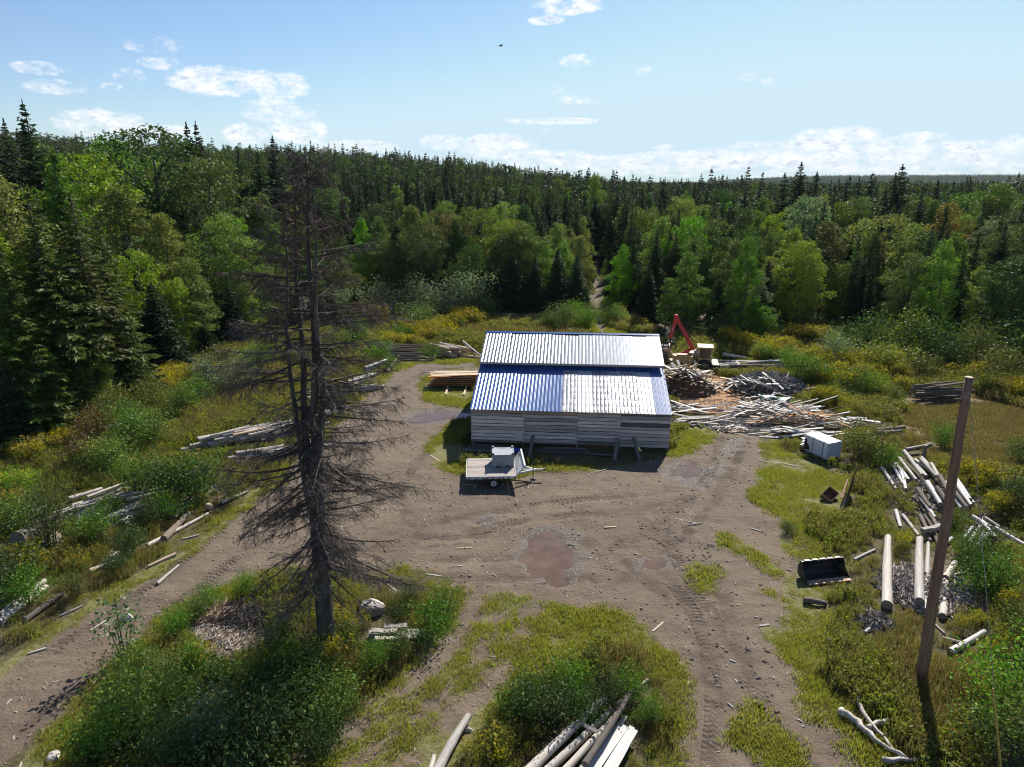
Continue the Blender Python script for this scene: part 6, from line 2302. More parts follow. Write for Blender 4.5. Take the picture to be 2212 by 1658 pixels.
# driftwood limbs at the bottom
for i, (pts, r) in enumerate([([(1810, 1545), (1850, 1568), (1890, 1610), (1955, 1648)], .1), ([(1848, 1500), (1862, 1545), (1905, 1600), (1945, 1645)], .07), ([(1870, 1580), (1915, 1565), (1960, 1555)], .08), ([(1910, 1655), (1975, 1650), (2050, 1625)], .07), ([(1885, 1470), (1925, 1495), (1950, 1510)], .06)]):
    b = MB()
    P3 = [G(*p) for p in pts]
    P3 = [Vector((p.x, p.y, gz(p) + r + .08)) for p in P3]
    fine_ = []
    for a, b_ in zip(P3[:-1], P3[1:]):
        for k in range(4):
            fine_.append(a.lerp(b_, k / 4) + Vector((random.uniform(-.05, .05), random.uniform(-.05, .05), random.uniform(-.03, .04))))
    fine_.append(P3[-1])
    b.tube(fine_, [r * (1.2 - .8 * k / len(fine_)) * random.uniform(.8, 1.15) for k in range(len(fine_))], 8)
    o = b.build('dead_limb', 'log_white', smooth=True)
    tag(o, ['long forked bleached limb on the gravel near the pole shadow', 'thin bleached limb crossing the forked one near the pole shadow', 'short stubby bleached limb right of the forked one', 'curved pale limb lying across the pole shadow', 'broken pale limb in the weeds above the forked one'][i], 'limb')

# --- bottom heap of bleached logs and boards
for i, (a, b_, r, mt, za) in enumerate([((1120, 1690), (1290, 1520), .1, 'white', .05), ((1125, 1705), (1310, 1522), .17, 'white', .2), ((1170, 1690), (1320, 1545), .14, 'white', .12), ((1200, 1700), (1320, 1560), .12, 'tan', .05), ((1215, 1690), (1345, 1545), .13, 'white', .2),
                                        ((1262, 1690), (1360, 1530), .12, 'bark', .48), ((1240, 1700), (1350, 1560), .14, 'white', .1), ((1155, 1660), (1262, 1550), .08, 'bark', .0), ((1330, 1545), (1398, 1490), .07, 'tan', .35)]):
    plog(a, b_, r * .85, mt, ['thin pale log at the upper side of the bottom heap', 'thick white log on the upper side of the bottom heap', 'white log in the middle of the bottom heap', 'tan log low in the middle of the bottom heap', 'straight white log next to the grey one in the bottom heap',
                        'grey brown log lying on top across the bottom heap', 'white log under the grey one in the bottom heap', 'thin dark log at the shaded edge of the bottom heap', 'tapered tan pole sticking out of the top of the bottom heap'][i], None, za, za)
for i, (a, b_) in enumerate([((1262, 1700), (1352, 1570)), ((1285, 1700), (1366, 1572)), ((1302, 1705), (1372, 1578)), ((1250, 1690), (1340, 1572))]):
    p, q = G(*a, .3), G(*b_, .3)
    board(p, q, .16, .06, 'board_white', f'flat white board on the lower side of the bottom heap, {ORD[i]} in the row', 'white boards of the bottom heap', .1)
board(G(1248, 1590) + Vector((0, 0, .5)), G(1290, 1613) + Vector((0, 0, .5)), .1, .05, 'board_grey', 'split grey stake lying across the bottom heap', roll=.4, name='stake', cat='stake')
plog((940, 1690), (1012, 1560), .15, 'white', 'thick white barkless log sticking out of the weeds at the bottom track', None, .1, .1)
plog((925, 1690), (938, 1640), .1, 'white', 'short pale log stub beside the thick white one at the bottom track')
# boards on the island and around the yard
for i, (a, b_) in enumerate([((798, 1372), (920, 1370)), ((795, 1382), (925, 1376)), ((810, 1390), (900, 1385)), ((830, 1366), (880, 1364)), ((802, 1378), (860, 1378))]):
    p, q = G(*a), G(*b_)
    board(p + Vector((0, 0, .1 + .05 * i)), q + Vector((0, 0, .12 + .04 * i)), .22, .04, 'board_grey', f'weathered grey board in the flat pile below the boulder, {ORD[i]} from the bottom')
for i, (a, b_) in enumerate([((920, 1243), (966, 1245)), ((985, 1187), (1030, 1184)), ((1305, 1141), (1340, 1139)), ((1460, 1145), (1505, 1140)), ((1290, 1020), (1320, 1012)), ((1620, 1140), (1655, 1150)), ((1600, 1390), (1645, 1370)), ((1555, 1155), (1595, 1150)), ((1235, 1110), (1290, 1126)), ((930, 985), (955, 1000)),
                             ((1735, 1115), (1755, 1130)), ((1725, 1090), (1760, 1105)), ((1460, 1120), (1520, 1135)), ((1480, 1135), (1530, 1128)), ((1690, 1060), (1720, 1080)), ((830, 1260), (870, 1285)), ((1410, 1365), (1440, 1340)), ((1640, 1355), (1668, 1350)), ((1680, 1250), (1690, 1262)), ((1640, 998), (1700, 1003)), ((1695, 1004), (1732, 1010)), ((1735, 980), (1758, 977))]):
    p, q = G(*a), G(*b_)
    if i in (3, 6, 7, 8, 10, 11, 14, 18):
        continue
    board(p + Vector((0, 0, gz(p) + .02)), q.lerp(p, .25) + Vector((0, 0, gz(q) + .02)), random.uniform(.04, .075), .022, random.choice(['board_grey', 'log_tan', 'board_grey']), f'loose scrap of wood lying on the yard, {ORD[i]} of those scattered there', 'wood scraps on the yard', name='wood_scrap', cat='wood scrap')
# shade side of the shed: boards leaning and stacked by the wall, coloured dark for its shade
sm_ = Matrix.Translation(Vector((-2.45, 40.55, 0))) @ Matrix.Rotation(rad(-5), 4, 'Z')
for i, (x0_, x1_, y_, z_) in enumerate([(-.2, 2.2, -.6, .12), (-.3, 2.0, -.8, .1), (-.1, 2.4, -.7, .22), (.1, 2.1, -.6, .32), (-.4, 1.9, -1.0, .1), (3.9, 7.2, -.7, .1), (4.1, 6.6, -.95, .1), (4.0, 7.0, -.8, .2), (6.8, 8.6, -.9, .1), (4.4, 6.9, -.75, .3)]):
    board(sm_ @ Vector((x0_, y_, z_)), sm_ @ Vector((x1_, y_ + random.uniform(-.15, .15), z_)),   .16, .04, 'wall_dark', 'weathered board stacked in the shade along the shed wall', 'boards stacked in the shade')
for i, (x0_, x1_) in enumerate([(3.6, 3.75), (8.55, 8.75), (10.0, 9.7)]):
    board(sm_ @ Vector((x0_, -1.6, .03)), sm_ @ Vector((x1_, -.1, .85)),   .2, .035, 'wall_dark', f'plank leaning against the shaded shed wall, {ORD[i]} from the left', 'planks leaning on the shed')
b = MB()
b.add([tuple(sm_ @ Vector(p)) for p in ((1.9, -.9, .05), (3.0, -1.0, .05), (3.0, -.5, .1), (2.5, -.7, .32), (2.0, -.5, .12), (2.5, -1.0, .2))], [(0, 5, 3, 4), (5, 1, 2, 3), (0, 1, 5)])
o = b.build('tarp', 'blue_tarp')
tag(o, 'crumpled blue tarp in the shade of the shed wall', 'tarp')
o = b = MB()
b.bar(sm_ @ Vector((-.65, .75, .05)), sm_ @ Vector((-.05, .55, .75)), .9, .012)
o = b.build('metal_sheet', 'roof_steel')
tag(o, 'blue metal sheet leaning on the left end of the shed', 'sheet')
# green tarp on the slabs
b = MB()
ta, tb_ = G(1637, 858, .5), G(1702, 868, .3)
d = (tb_ - ta)
n, m_ = 12, 6
V, F = [], []
for i in range(n + 1):
    for j in range(m_ + 1):
        f, h = i / n, j / m_
        V.append(ta + d * f + Vector((-.1 * h, .9 * (h - .5), .22 * math.sin(h * 3.14) + .06 * math.sin(f * 11 + h * 5) + .04 * random.uniform(-1, 1))))
for i in range(n):
    for j in range(m_):
        F.append((i * (m_ + 1) + j, (i + 1) * (m_ + 1) + j, (i + 1) * (m_ + 1) + j + 1, i * (m_ + 1) + j + 1))
b.add(V, F)
o = b.build('tarp', 'tarp', smooth=True)
tag(o, 'dark green tarp lying over the slabs by the old debris heap', 'tarp')

for (a_, b__) in (((1740, 1000), (1825, 1002)), ((1745, 985), (1830, 985)), ((1735, 1235), (1825, 1225)), ((1735, 1262), (1830, 1250)), ((1775, 1085), (1840, 1100)), ((1790, 1065), (1835, 1075)), ((780, 1330), (830, 1335))):
    a_, b__ = G(*a_), G(*b__)
    SEGS.append((a_.x, a_.y, b__.x, b__.y))

# ---------------------------------------------------------------- debris nobody could count
def debris(name, label, cx, cy, rx, ry, h, n, Lr, wr, mts, seed):
    g_ = np.random.default_rng(seed)
    c = G(cx, cy)
    a, rr = g_.uniform(0, 6.283, n), np.sqrt(g_.uniform(0, 1, n))
    x, y = c.x + rr * rx * np.cos(a), c.y + rr * ry * np.sin(a)
    z = ground_z(x, y) + .02 + h * (1 - rr ** 2) * g_.uniform(.7, 1, n)
    d = g_.normal(size=(n, 3))
    d[:, 2] *= .3
    d /= np.linalg.norm(d, axis=1)[:, None]
    s = np.cross(d, [0, 0, 1.0])
    s /= np.linalg.norm(s, axis=1)[:, None]
    L = g_.uniform(*Lr, n)[:, None]
    W = g_.uniform(*wr, n)[:, None]
    C = np.stack([x, y, z], 1)
    up = np.cross(s, d)
    V = np.stack([C - d * L / 2 - s * W / 2, C + d * L / 2 - s * W / 3, C + d * L / 2 + s * W / 3, C - d * L / 2 + s * W / 2, C - d * L / 2 + up * W * .5, C + d * L / 2 + up * W * .4], 1).reshape(-1, 3)
    base = np.arange(n)[:, None] * 6
    F = np.concatenate([base + [0, 1, 5, 4], base + [3, 4, 5, 2]], 0)
    mi = np.tile(g_.integers(0, len(mts), n), 2)
    link(name, np_mesh(name, V, F, mts, mi), kind='stuff', label=label)


debris('bark_debris', 'grey heap of bark and broken slabs beyond the sawdust', 1655, 838, 3.2, 2.6, 1.2, 1700, (.2, 1.0), (.04, .12), ['board_grey', 'log_bark', 'board_grey'], 1)
debris('bark_debris', 'bark strips heaped under the barkless logs beside the pole', 1990, 1275, 1.7, 1.9, .3, 1500, (.12, .55), (.03, .08), ['log_bark', 'log_white', 'board_grey'], 2)
debris('bark_debris', 'small heap of bark pieces at the end of the barkless log', 1895, 1345, .7, .7, .25, 420, (.1, .4), (.03, .08), ['log_bark', 'board_grey'], 3)
debris('bark_debris', 'bark pieces among the goldenrod right of the pole', 2070, 1290, 1.2, 1.3, .2, 600, (.1, .4), (.03, .08), ['log_bark', 'board_grey'], 4)
debris('wood_chips', 'splinters and bark lying among the logs on the bank', 250, 1105, 2.6, 1.6, .15, 900, (.15, .6), (.03, .08), ['log_white', 'board_grey', 'log_bark'], 5)
debris('wood_chips', 'bark and splinters at the foot of the high log heap', 470, 1040, 2.6, 1.8, .12, 900, (.1, .5), (.03, .08), ['log_bark', 'board_grey', 'log_white'], 6)
debris('wood_chips', 'chips and twigs on the bare patch between the tracks', 500, 1385, 1.9, 1.7, .05, 1500, (.05, .22), (.02, .05), ['board_grey', 'log_tan', 'log_white'], 7)
debris('dead_twigs', 'dry grass and twigs piled at the edge of the bare chip patch', 480, 1325, .9, .6, .25, 420, (.3, .9), (.01, .03), ['log_tan', 'twig_red'], 8)
debris('dead_twigs', 'fallen dark branches of the dead spruce on the weeds', 560, 1335, 1.5, .7, .35, 420, (.3, 1.1), (.012, .03), ['twig', 'twig'], 9)
debris('wood_chips', 'pale chips on the sawdust beside the shed', 1545, 880, 3.2, 1.8, .06, 260, (.1, .5), (.03, .09), ['board_fresh', 'board_white'], 10)
debris('wood_chips', 'pale splinters on the yard near the small slab offcuts', 1590, 920, 2.6, 1.5, .06, 500, (.1, .5), (.03, .08), ['board_white', 'board_grey'], 11)
debris('bark_debris', 'dark bark pieces lying round the white log heaps behind the pole', 2010, 1080, 2.6, 3.0, .12, 700, (.15, .6), (.04, .1), ['log_bark', 'board_grey'], 12)

# chips, pebbles and clods scattered over all of the bare ground
n = 19000
g = np.random.default_rng(31)
qx, qy = g.uniform(-24, 30, n), 13 + 62 * g.uniform(0, 1, n) ** 1.3
d, sh, br, sw, mu, ch = masks(qx, qy)
pd = many(PUDDLES, qx, qy)
ok = ((np.maximum(d, ch) > .4) | (g.random(n) < .05)) & (pd < -.2) & (g.random(n) < .25 + .75 * fbm(qx, qy, 3, 3))
qx, qy = qx[ok], qy[ok]
chip_src = []
for i, (mt, L_, w_) in enumerate((('board_grey', .16, .03), ('log_tan', .12, .03), ('board_grey', .1, .03), ('pebble', .05, .045), ('pebble', .07, .05), ('log_bark', .12, .06), ('board_white', .18, .022))):
    b = MB()
    b.box((0, 0, .012), (L_, w_, .025 if mt != 'pebble' else .035), rot=(0.1, .12, 0), taper=.7)
    chip_src.append(bpy.data.objects.new('s', b.mesh('s', mt)))
scatter('ground_litter', 'wood chips, small stones and bark bits strewn over the dirt yard', chip_src, np.stack([qx, qy, ground_z(qx, qy)], 1), g.uniform(0, 6.28, len(qx)), g.uniform(.35, 1.35, len(qx)) ** 1.4, tilt=.15)

# dark clods thrown up along the wheel ruts
cl_src = []
for k in range(3):
    b = MB()
    g_ = random.Random(k)
    n1_ = 7
    V = [(0, 0, .5)] + [(math.cos(6.283 * i / n1_) * g_.uniform(.35, .6), math.sin(6.283 * i / n1_) * g_.uniform(.3, .5), g_.uniform(.1, .35)) for i in range(n1_)] + [(math.cos(6.283 * i / n1_) * g_.uniform(.5, .75), math.sin(6.283 * i / n1_) * g_.uniform(.4, .6), -.1) for i in range(n1_)]
    F = [(0, 1 + i, 1 + (i + 1) % n1_) for i in range(n1_)] + [(1 + i, 1 + n1_ + i, 1 + n1_ + (i + 1) % n1_, 1 + (i + 1) % n1_) for i in range(n1_)]
    b.add(V, F)
    cl_src.append(bpy.data.objects.new('s', b.mesh('s', 'clod')))
cx_, cy_ = [], []
for pts, n_, wd in (([(1575, 945), (1530, 1020), (1490, 1080), (1430, 1120)], 420, .35), ([(1625, 955), (1590, 1020), (1540, 1090), (1480, 1165)], 420, .35), ([(1480, 1100), (1510, 1180), (1540, 1250)], 260, .35), ([(1380, 1130), (1450, 1160), (1500, 1210)], 220, .3),
                    ([(880, 800), (940, 797), (1020, 790)], 160, .3), ([(1330, 1170), (1420, 1240), (1500, 1330), (1535, 1450)], 300, .4), ([(1010, 1195), (1120, 1190), (1230, 1130)], 150, .8), ([(1600, 1350), (1640, 1480), (1660, 1600)], 200, .35), ([(1430, 1060), (1300, 1080), (1150, 1100)], 160, 1.2)):
    W = np.array([G(*p)[:2] for p in pts])
    for i in range(n_):
        k = g.integers(0, len(W) - 1)
        f = g.random()
        p = W[k] * (1 - f) + W[k + 1] * f
        if fbm(np.array([p[0]]), np.array([p[1]]), 1.4, 3)[0] < .47 or i % 3:
            continue
        cx_.append(p[0] + g.normal() * wd)
        cy_.append(p[1] + g.normal() * wd)
cx_, cy_ = np.array(cx_), np.array(cy_)
scatter('mud_clods', 'dark lumps of mud thrown up along the wheel ruts of the yard', cl_src, np.stack([cx_, cy_, ground_z(cx_, cy_)], 1), g.uniform(0, 6.28, len(cx_)), g.uniform(.03, .17, len(cx_)), zscl=.6)

# ================================================================== forwarder with log crane
YL = 59.0


def K(px, py, dy=0.0):
    return atY(px, py, YL + dy)


fw = thing('log_loader', 'yellow forestry loader with raised red crane and log rack behind the shed', 'loader', K(1500, 803).to_tuple())
O = Vector(fw.location)
O.z = 0
fw.location = O


def kk(px, py, dy=0.0):
    return K(px, py, dy) - O


ROT = rad(-12)
FX = Matrix.Rotation(ROT, 3, 'Z')
fx_ = FX @ Vector((1, 0, 0))
fy_ = FX @ Vector((0, 1, 0))
mpp = .0405


def pan(nm, x0_, x1_, z0_, z1_, y0_, y1_, mt, par=None, taper=1.0):
    b = MB()
    b.box(((x0_ + x1_) / 2, (y0_ + y1_) / 2, (z0_ + z1_) / 2), (x1_ - x0_, y1_ - y0_, z1_ - z0_), taper=taper)
    return b.build(nm, mt, par or fw)


fw.rotation_euler = (0, 0, ROT)
fw.scale = (.92, .92, .76)
fw.location.x -= .5
pan('chassis', -1.4, 2.0, .75, 1.05, -.55, .55, 'yellow_paint')
pan('rear_frame', -5.2, -1.2, .8, 1.0, -.45, .45, 'yellow_paint')
pan('engine_hood', -1.55, .25, .95, 1.75, -1.05, -.2, 'yellow_paint')
pan('engine_hood', -.2, .9, 1.0, 1.9, -.2, .9, 'yellow_paint')
pan('hood_grille', -1.2, -.1, 1.76, 1.86, -.95, -.3, 'rust_worn')
cab = pan('cab', .75, 1.95, 1.0, 1.55, -.75, .65, 'yellow_paint')
for x in (.8, 1.9):
    for y in (-.7, .6):
        b = MB()
        b.box((x, y, 2.1), (.08, .08, 1.15))
        b.build('pillar', 'yellow_paint', cab)
b = MB()
b.box((1.35, -.05, 2.1), (1.0, 1.15, 1.0))
b.build('window', 'glass', cab)
b = MB()
b.box((1.35, -.05, 2.72), (1.5, 1.7, .12), taper=.94)
b.build('cab_roof', 'yellow_paint', cab)
pan('grey_box', .35, .72, 1.8, 2.3, -.6, .0, 'board_grey')
pan('headboard', -1.95, -1.85, 1.0, 2.75, -1.2, .9, 'yellow_paint')
for x in (-4.8, -2.4):
    for y in (-1.1, 1.1):
        b = MB()
        b.bar((x, y * .5, .95), (x, y, 1.0), .12)
        b.bar((x, y, .95), (x, y * 1.1, 2.5), .1)
        b.build('stake', 'rust', fw)
for (x, y) in ((1.35, -.95), (1.35, .95), (-2.9, -.95), (-2.9, .95), (-4.2, -.95), (-4.2, .95)):
    wh = bpy.data.objects.new('wheel', None)
    COL.objects.link(wh)
    wh.parent = fw
    wh.location = (x, y, .68)
    b = MB()
    b.prism([(math.cos(a) * .68, math.sin(a) * .68) for a in np.linspace(0, 6.283, 25)[:-1]], -.26, .26, X=Vector((0, 1, 0)), Y=Vector((1, 0, 0)))
    for k in range(18):
        a = 6.283 * k / 18
        b.box((math.cos(a) * .69, 0, math.sin(a) * .69), (.08, .5, .1), rot=(0, -a, .3))
    b.build('tyre', 'tyre', wh)
    b = MB()
    s_ = -1 if y < 0 else 1
    b.prism([(math.cos(a) * .36, math.sin(a) * .36) for a in np.linspace(0, 6.283, 17)[:-1]], s_ * .2, s_ * .27, X=Vector((0, 1, 0)), Y=Vector((1, 0, 0)))
    b.build('rim', 'yellow_paint', wh)
pan('front_blade', 1.95, 2.6, .25, .95, -1.2, 1.2, 'black_paint')
b = MB()
for y in (-.8, .8):
    b.bar((1.0, y, .9), (2.2, y, .55), .14)
b.build('blade_arm', 'black_paint', fw)
# crane
crane = pan('crane_base', -1.0, -.45, 1.0, 1.7, -.15, .4, 'red_paint')
j0 = Vector((-.35, .1, 2.6))
RX = FX.inverted()


def jl(px, py, dy=0.0):
    v_ = RX @ (K(px, py, dy) - Vector(fw.location))
    return Vector((v_.x / .92, v_.y / .92, v_.z / .76))


jA, jT, jG = jl(1497, 752), jl(1461, 684), jl(1448, 731)
b = MB()
b.tube([(-.7, .12, 1.6), tuple((Vector((-.7, .12, 1.6)) + jA) / 2), tuple(jA)], [.22, .17, .16], 8)
b.build('mast', 'red_paint', fw)
b = MB()
b.bar(jA + Vector((0, 0, -.15)), jT, .2, .34)
b.build('main_boom', 'red_paint', fw)
b = MB()
b.tube([jA.lerp(jT, .12) + Vector((-.2, 0, -.1)), jA.lerp(jT, .55) + Vector((-.16, 0, -.08))], .06, 8)
b.build('cylinder', 'dark_steel', fw)
b = MB()
b.bar(jT + Vector((0, 0, .05)), jG, .18, .28)
b.build('stick_boom', 'red_paint', fw)
b = MB()
b.tube([jT + Vector((-.02, -.2, 0)), jT + Vector((-.02, .2, 0))], .2, 12)
b.build('elbow', 'red_paint', fw)
b = MB()
b.box(tuple(jT.lerp(jG, .55) + Vector((0, -.1, 0))), (.05, .01, .35), rot=(0, rad(12), 0))
b.build('boom_decal', 'white_paint', fw)
b = MB()
b.tube([jG + Vector((.05 + .3 * math.sin(a) + .12, -.05, .12 - .32 * (1 - math.cos(a)) * .5)) for a in np.linspace(0, 5.6, 14)], .028, 6)
b.build('hose', 'hose', fw)
b = MB()
b.tube([jA.lerp(jT, f) + Vector((.22 + .12 * math.sin(f * 6.3), -.1, .05)) for f in np.linspace(0, .9, 10)], .03, 6)
b.build('hose', 'dark_steel', fw)
grp = bpy.data.objects.new('grapple', None)
COL.objects.link(grp)
grp.parent = fw
grp.location = jG
b = MB()
b.tube([(0, 0, 0), (0, 0, -.35)], .1, 8)
b.box((0, 0, -.42), (.36, .3, .18))
b.build('rotator', 'dark_steel', grp)
for s_ in (-1, 1):
    b = MB()
    for y in (-.12, .12):
        cc = [Vector((s_ * (.15 + .45 * math.sin(a)), y, -.45 - .75 * (1 - math.cos(a)) * .6)) for a in np.linspace(0, 2.6, 8)]
        b.tube(cc, .05, 6)
    b.build('grapple_claw', 'dark_steel', grp)
for i in range(22):   # logs in the rack
    k, r_ = i % 7, i // 7
    p = O + FX @ Vector((-5.4 + random.uniform(-.3, .2), -.95 + k * .3 + (.14 if r_ % 2 else 0), 1.2 + r_ * .27))
    q = p + FX @ Vector((3.3, random.uniform(-.08, .08), random.uniform(-.05, .08)))
    log(p, q, random.uniform(.12, .16), random.choice(['tan', 'bark', 'white']), 'reddish brown log loaded in the rack of the yellow loader', 'logs in the loader rack')

# ================================================================== a bird in the sky
bp_ = CAM_H
d = ray(1082, 100).normalized() * 70
bird = thing('bird', 'small dark bird flying high above the forest', 'bird', tuple(Vector((0, 0, CAM_H)) + d), .4)
b = MB()
b.tube([(-.22, 0, 0), (-.1, 0, .01), (.05, 0, .02), (.16, 0, .03), (.22, 0, .03)], [.02, .05, .06, .035, .01], 8)
for s_ in (-1, 1):
    b.add([(.1, s_ * .03, .04), (.04, s_ * .28, .12), (-.08, s_ * .5, .05), (-.06, s_ * .26, .1), (-.1, s_ * .03, .03)], [(0, 1, 3, 4), (1, 2, 3)])
b.add([(-.2, -.03, 0), (-.2, .03, 0), (-.34, .06, 0), (-.34, -.06, 0)], [(0, 1, 2, 3)])
b.build('bird_body', 'black_paint', bird)
# ------------------------------------------------------------------ ground cover
g = np.random.default_rng(21)
grass_src = [source('s', [blades(g, 70, .3, .1, .022, .7)], ['short_grass']) for _ in range(3)]
dry_src = [source('s', [blades(g, 46, .34, .5, .02, .5), leafy(g, 6, .3, .4, 7, .07, .5, 1)], ['dry_weed', 'green_weed']) for _ in range(3)]
green_src = [source('s', [blades(g, 22, .34, .42, .025, .5, 0), leafy(g, 12, .34, .5, 9, .1, .5, 0)], ['green_weed']) for _ in range(3)]
gold_src = [source('s', [leafy(g, 13, .36, .8, 12, .11, .3, 0), plumes(g, 7, .34, .88, 8)], ['green_weed', 'gold_flower']) for _ in range(3)]

N = 200000
qx = g.uniform(-42, 58, N)
qy = 12.5 + (92 - 12.5) * g.uniform(0, 1, N) ** 1.25
aq = np.degrees(np.arctan2(qx, qy))
ok = (np.abs(aq) < 39) & (sdf(CLEARING, qx, qy) > -4)
qx, qy = qx[ok], qy[ok]
d, sh, br, sw, mu, ch = masks(qx, qy)
SHED = poly((1005, 985), (1015, 880), (1050, 725), (1440, 725), (1460, 900), (1450, 992))
shed_c, shed_r = Vector((-2.45, 40.55)), rad(-5)
lx = (qx - shed_c.x) * math.cos(shed_r) + (qy - shed_c.y) * math.sin(shed_r)
ly = -(qx - shed_c.x) * math.sin(shed_r) + (qy - shed_c.y) * math.cos(shed_r)
inshed = (lx > -.1) & (lx < 11.9) & (ly > -.1) & (ly < 12)
bare = np.maximum.reduce([d, sw, ch, mu])
bare = np.where(inshed, 1.0, bare)
shade_strip = (lx > -2.2) & (lx < 11.8) & (ly > -2.4) & (ly < .2)   # nearly bare soil over the shed's cast shadow, plants thinned to keep it dark
bare = np.where(shade_strip, np.maximum(bare, .9), bare)
bare = np.maximum(bare, sm(many(PUDDLES, qx, qy), -.5, 0))
dd = many(DIRT, qx, qy) + (fbm(qx, qy, 2.2, 3) - .5) * 2.4
sh = np.where(shade_strip, 0, sh)
sh = np.maximum(sh, sm(dd, -1.5, -.6) * ~shade_strip)   # trodden short grass along every edge of the yard
# nothing tall grows where logs, boards and heaps lie
SEG = np.array(SEGS)
lowd = np.full(qx.shape, 9.0)
for (ax_, ay_, bx_, by_) in SEG:
    ex, ey = bx_ - ax_, by_ - ay_
    k_ = (np.abs(qx - (ax_ + bx_) / 2) < abs(ex) / 2 + 1.6) & (np.abs(qy - (ay_ + by_) / 2) < abs(ey) / 2 + 1.6)
    if k_.any():
        t_ = np.clip(((qx[k_] - ax_) * ex + (qy[k_] - ay_) * ey) / (ex * ex + ey * ey + 1e-9), 0, 1)
        lowd[k_] = np.minimum(lowd[k_], np.hypot(qx[k_] - ax_ - t_ * ex, qy[k_] - ay_ - t_ * ey))
GB = [(60, 990, 70), (110, 970, 60), (205, 1000, 60), (20, 1060, 50), (330, 850, 70), (370, 830, 70), (290, 870, 40), (920, 735, 50), (1010, 705, 45), (960, 720, 40), (870, 760, 50), (1600, 755, 50), (1680, 770, 60), (1740, 790, 60), (1800, 830, 70), (1860, 810, 80), (1790, 880, 60), (1830, 905, 60),
      (1760, 870, 40), (2000, 1010, 40), (2100, 1050, 70), (2060, 1060, 40), (2160, 1110, 60), (2190, 1200, 50), (2150, 1400, 60), (2100, 1350, 50), (2180, 1330, 60), (2060, 1300, 40), (440, 1085, 40), (520, 1060, 30), (230, 1200, 50), (180, 1240, 40), (1950, 850, 30), (2190, 860, 50), (2120, 830, 40), (1840, 960, 30), (60, 1250, 50), (1010, 1640, 40), (1080, 1640, 40), (1150, 1620, 30), (730, 1380, 40), (780, 1350, 40), (460, 1430, 30), (1950, 1180, 40), (1900, 1030, 30), (1730, 745, 50), (1590, 800, 40), (1550, 830, 25)]
gp = np.full(qx.shape, 0.0)
for (bx, by, br_) in GB:
    c = G(bx, by)
    rr0 = (G(bx + br_, by) - c).length
    gp = np.maximum(gp, 1.25 - np.hypot(qx - c.x, qy - c.y) / rr0)
gp = gp + (fbm(qx, qy, 2.0, 3) - .5) * 1.8
dryn = fbm(qx + 200, qy, 5.0, 3)
DRYP = [poly((1790, 1020), (1950, 1060), (1965, 1200), (1890, 1480), (1960, 1658), (2110, 1658), (2110, 1400), (1970, 1130)), poly((1150, 1340), (1370, 1330), (1470, 1480), (1490, 1658), (1400, 1658), (1280, 1420)), poly((0, 1320), (200, 1250), (330, 1230), (180, 1330), (0, 1440)),
        poly((780, 1260), (960, 1260), (1000, 1330), (860, 1380), (760, 1330)), poly((1010, 720), (1300, 722), (1050, 760)), poly((150, 990), (240, 990), (250, 1060), (150, 1050)), poly((1960, 960), (2212, 1020), (2212, 1080), (2050, 1050))]
dry = sm(many(DRYP, qx, qy) + (dryn - .5) * 4, -1.0, 1.0)
dry = np.maximum(np.maximum(dry, sm(dryn, .56, .66) * .8), .3)
dens = g.random(len(qx))
# nearer ground is thinned less; far ground carries bigger tufts
near = 1 - sm(qy, 30, 70)
keep_veg = dens > np.clip(bare * 1.25, 0, 1)
cls = np.full(len(qx), -1)
u = g.random(len(qx))
is_short = (sh > .5) & keep_veg
cls[is_short & (u < .8)] = 0
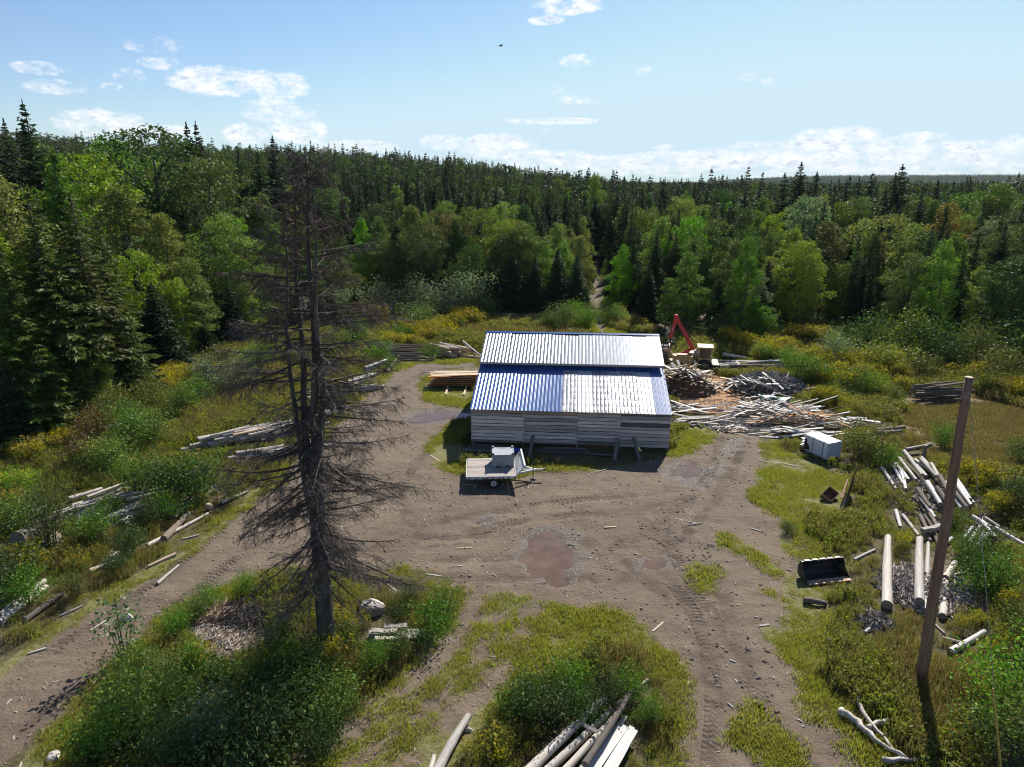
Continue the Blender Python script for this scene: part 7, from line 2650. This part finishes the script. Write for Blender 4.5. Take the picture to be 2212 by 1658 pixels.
# thin grass fringe in the bare ground too
fr = (bare > .05) & (bare < .8) & (u < .25) & ~inshed & (mu < .4) & (sw < .3) & (ch < .3)
cls[fr & (cls < 0)] = 0
rough_ = (sh <= .5) & keep_veg & (br < .5)
cls[rough_ & (gp > .6) & (u < .4)] = 3
cls[rough_ & (cls < 0) & (u < .62) & (g.random(len(qx)) < dry)] = 1
cls[rough_ & (cls < 0) & (u < .55)] = 2
cls[(br >= .5) & keep_veg & (u < .5) & (cls < 0)] = 4
cls[(lowd < .3) & (g.random(len(qx)) < .9)] = -1
far_s = (1 + .5 * sm(qy, 35, 80)) * (0.42 + .58 * sm(lowd, .3, 1.5))
hn = .75 + .6 * fbm(qx, qy + 77, 1.7, 3)
for k, (nm, lab, src, s0, zs) in enumerate((('short_grass', 'short yellow green grass growing at the edges of the bare yard', grass_src, 1.0, 1.0), ('dry_weeds', 'brown and tan dry weeds in the rough ground', dry_src, 1.0, 1.0),
                                            ('green_weeds', 'green leafy weeds covering the rough ground', green_src, 1.0, 1.0), ('goldenrod', 'yellow flowering goldenrod patches around the clearing', gold_src, 1.0, 1.0))):
    q = cls == k
    if k == 1:
        q4 = cls == 4
    pts = np.stack([qx[q], qy[q], ground_z(qx[q], qy[q])], 1)
    sc = s0 * far_s[q] * hn[q] * g.uniform(.8, 1.25, q.sum())
    if k in (1, 2):   # lower weeds beside the dirt
        sc = sc * (0.55 + .45 * (1 - sm(bare[q], 0, .4)))
    scatter(nm, lab, src, pts, g.uniform(0, 6.28, q.sum()), sc, tilt=.08)
    print(nm, q.sum())
q = cls == 4
brown_src = [source('s', [blades(g, 70, .36, .16, .022, .9)], ['dry_weed']) for _ in range(2)]
scatter('brown_grass', 'short reddish brown grass on the open field', brown_src, np.stack([qx[q], qy[q], ground_z(qx[q], qy[q])], 1), g.uniform(0, 6.28, q.sum()), far_s[q] * g.uniform(.8, 1.3, q.sum()), tilt=.05)
print('brown', q.sum())

# ================================================================== air
hz_m = bpy.data.materials.new('haze')
hz_m.use_nodes = True
ht = NT(hz_m.node_tree)
pv = ht.n('ShaderNodeVolumePrincipled')
pv.inputs['Color'].default_value = (0.82, 0.9, 1.0, 1)
pv.inputs['Density'].default_value = 0.000045
pv.inputs['Anisotropy'].default_value = 0.0
ho = ht.n('ShaderNodeOutputMaterial')
ht.t.links.new(pv.outputs[0], ho.inputs['Volume'])
M['haze'] = hz_m
b = MB()
b.box((0, 1700, 56.5), (9600, 5800, 123))
b.build('haze', 'haze', kind='stuff', label='thin blue summer haze over the far hill')
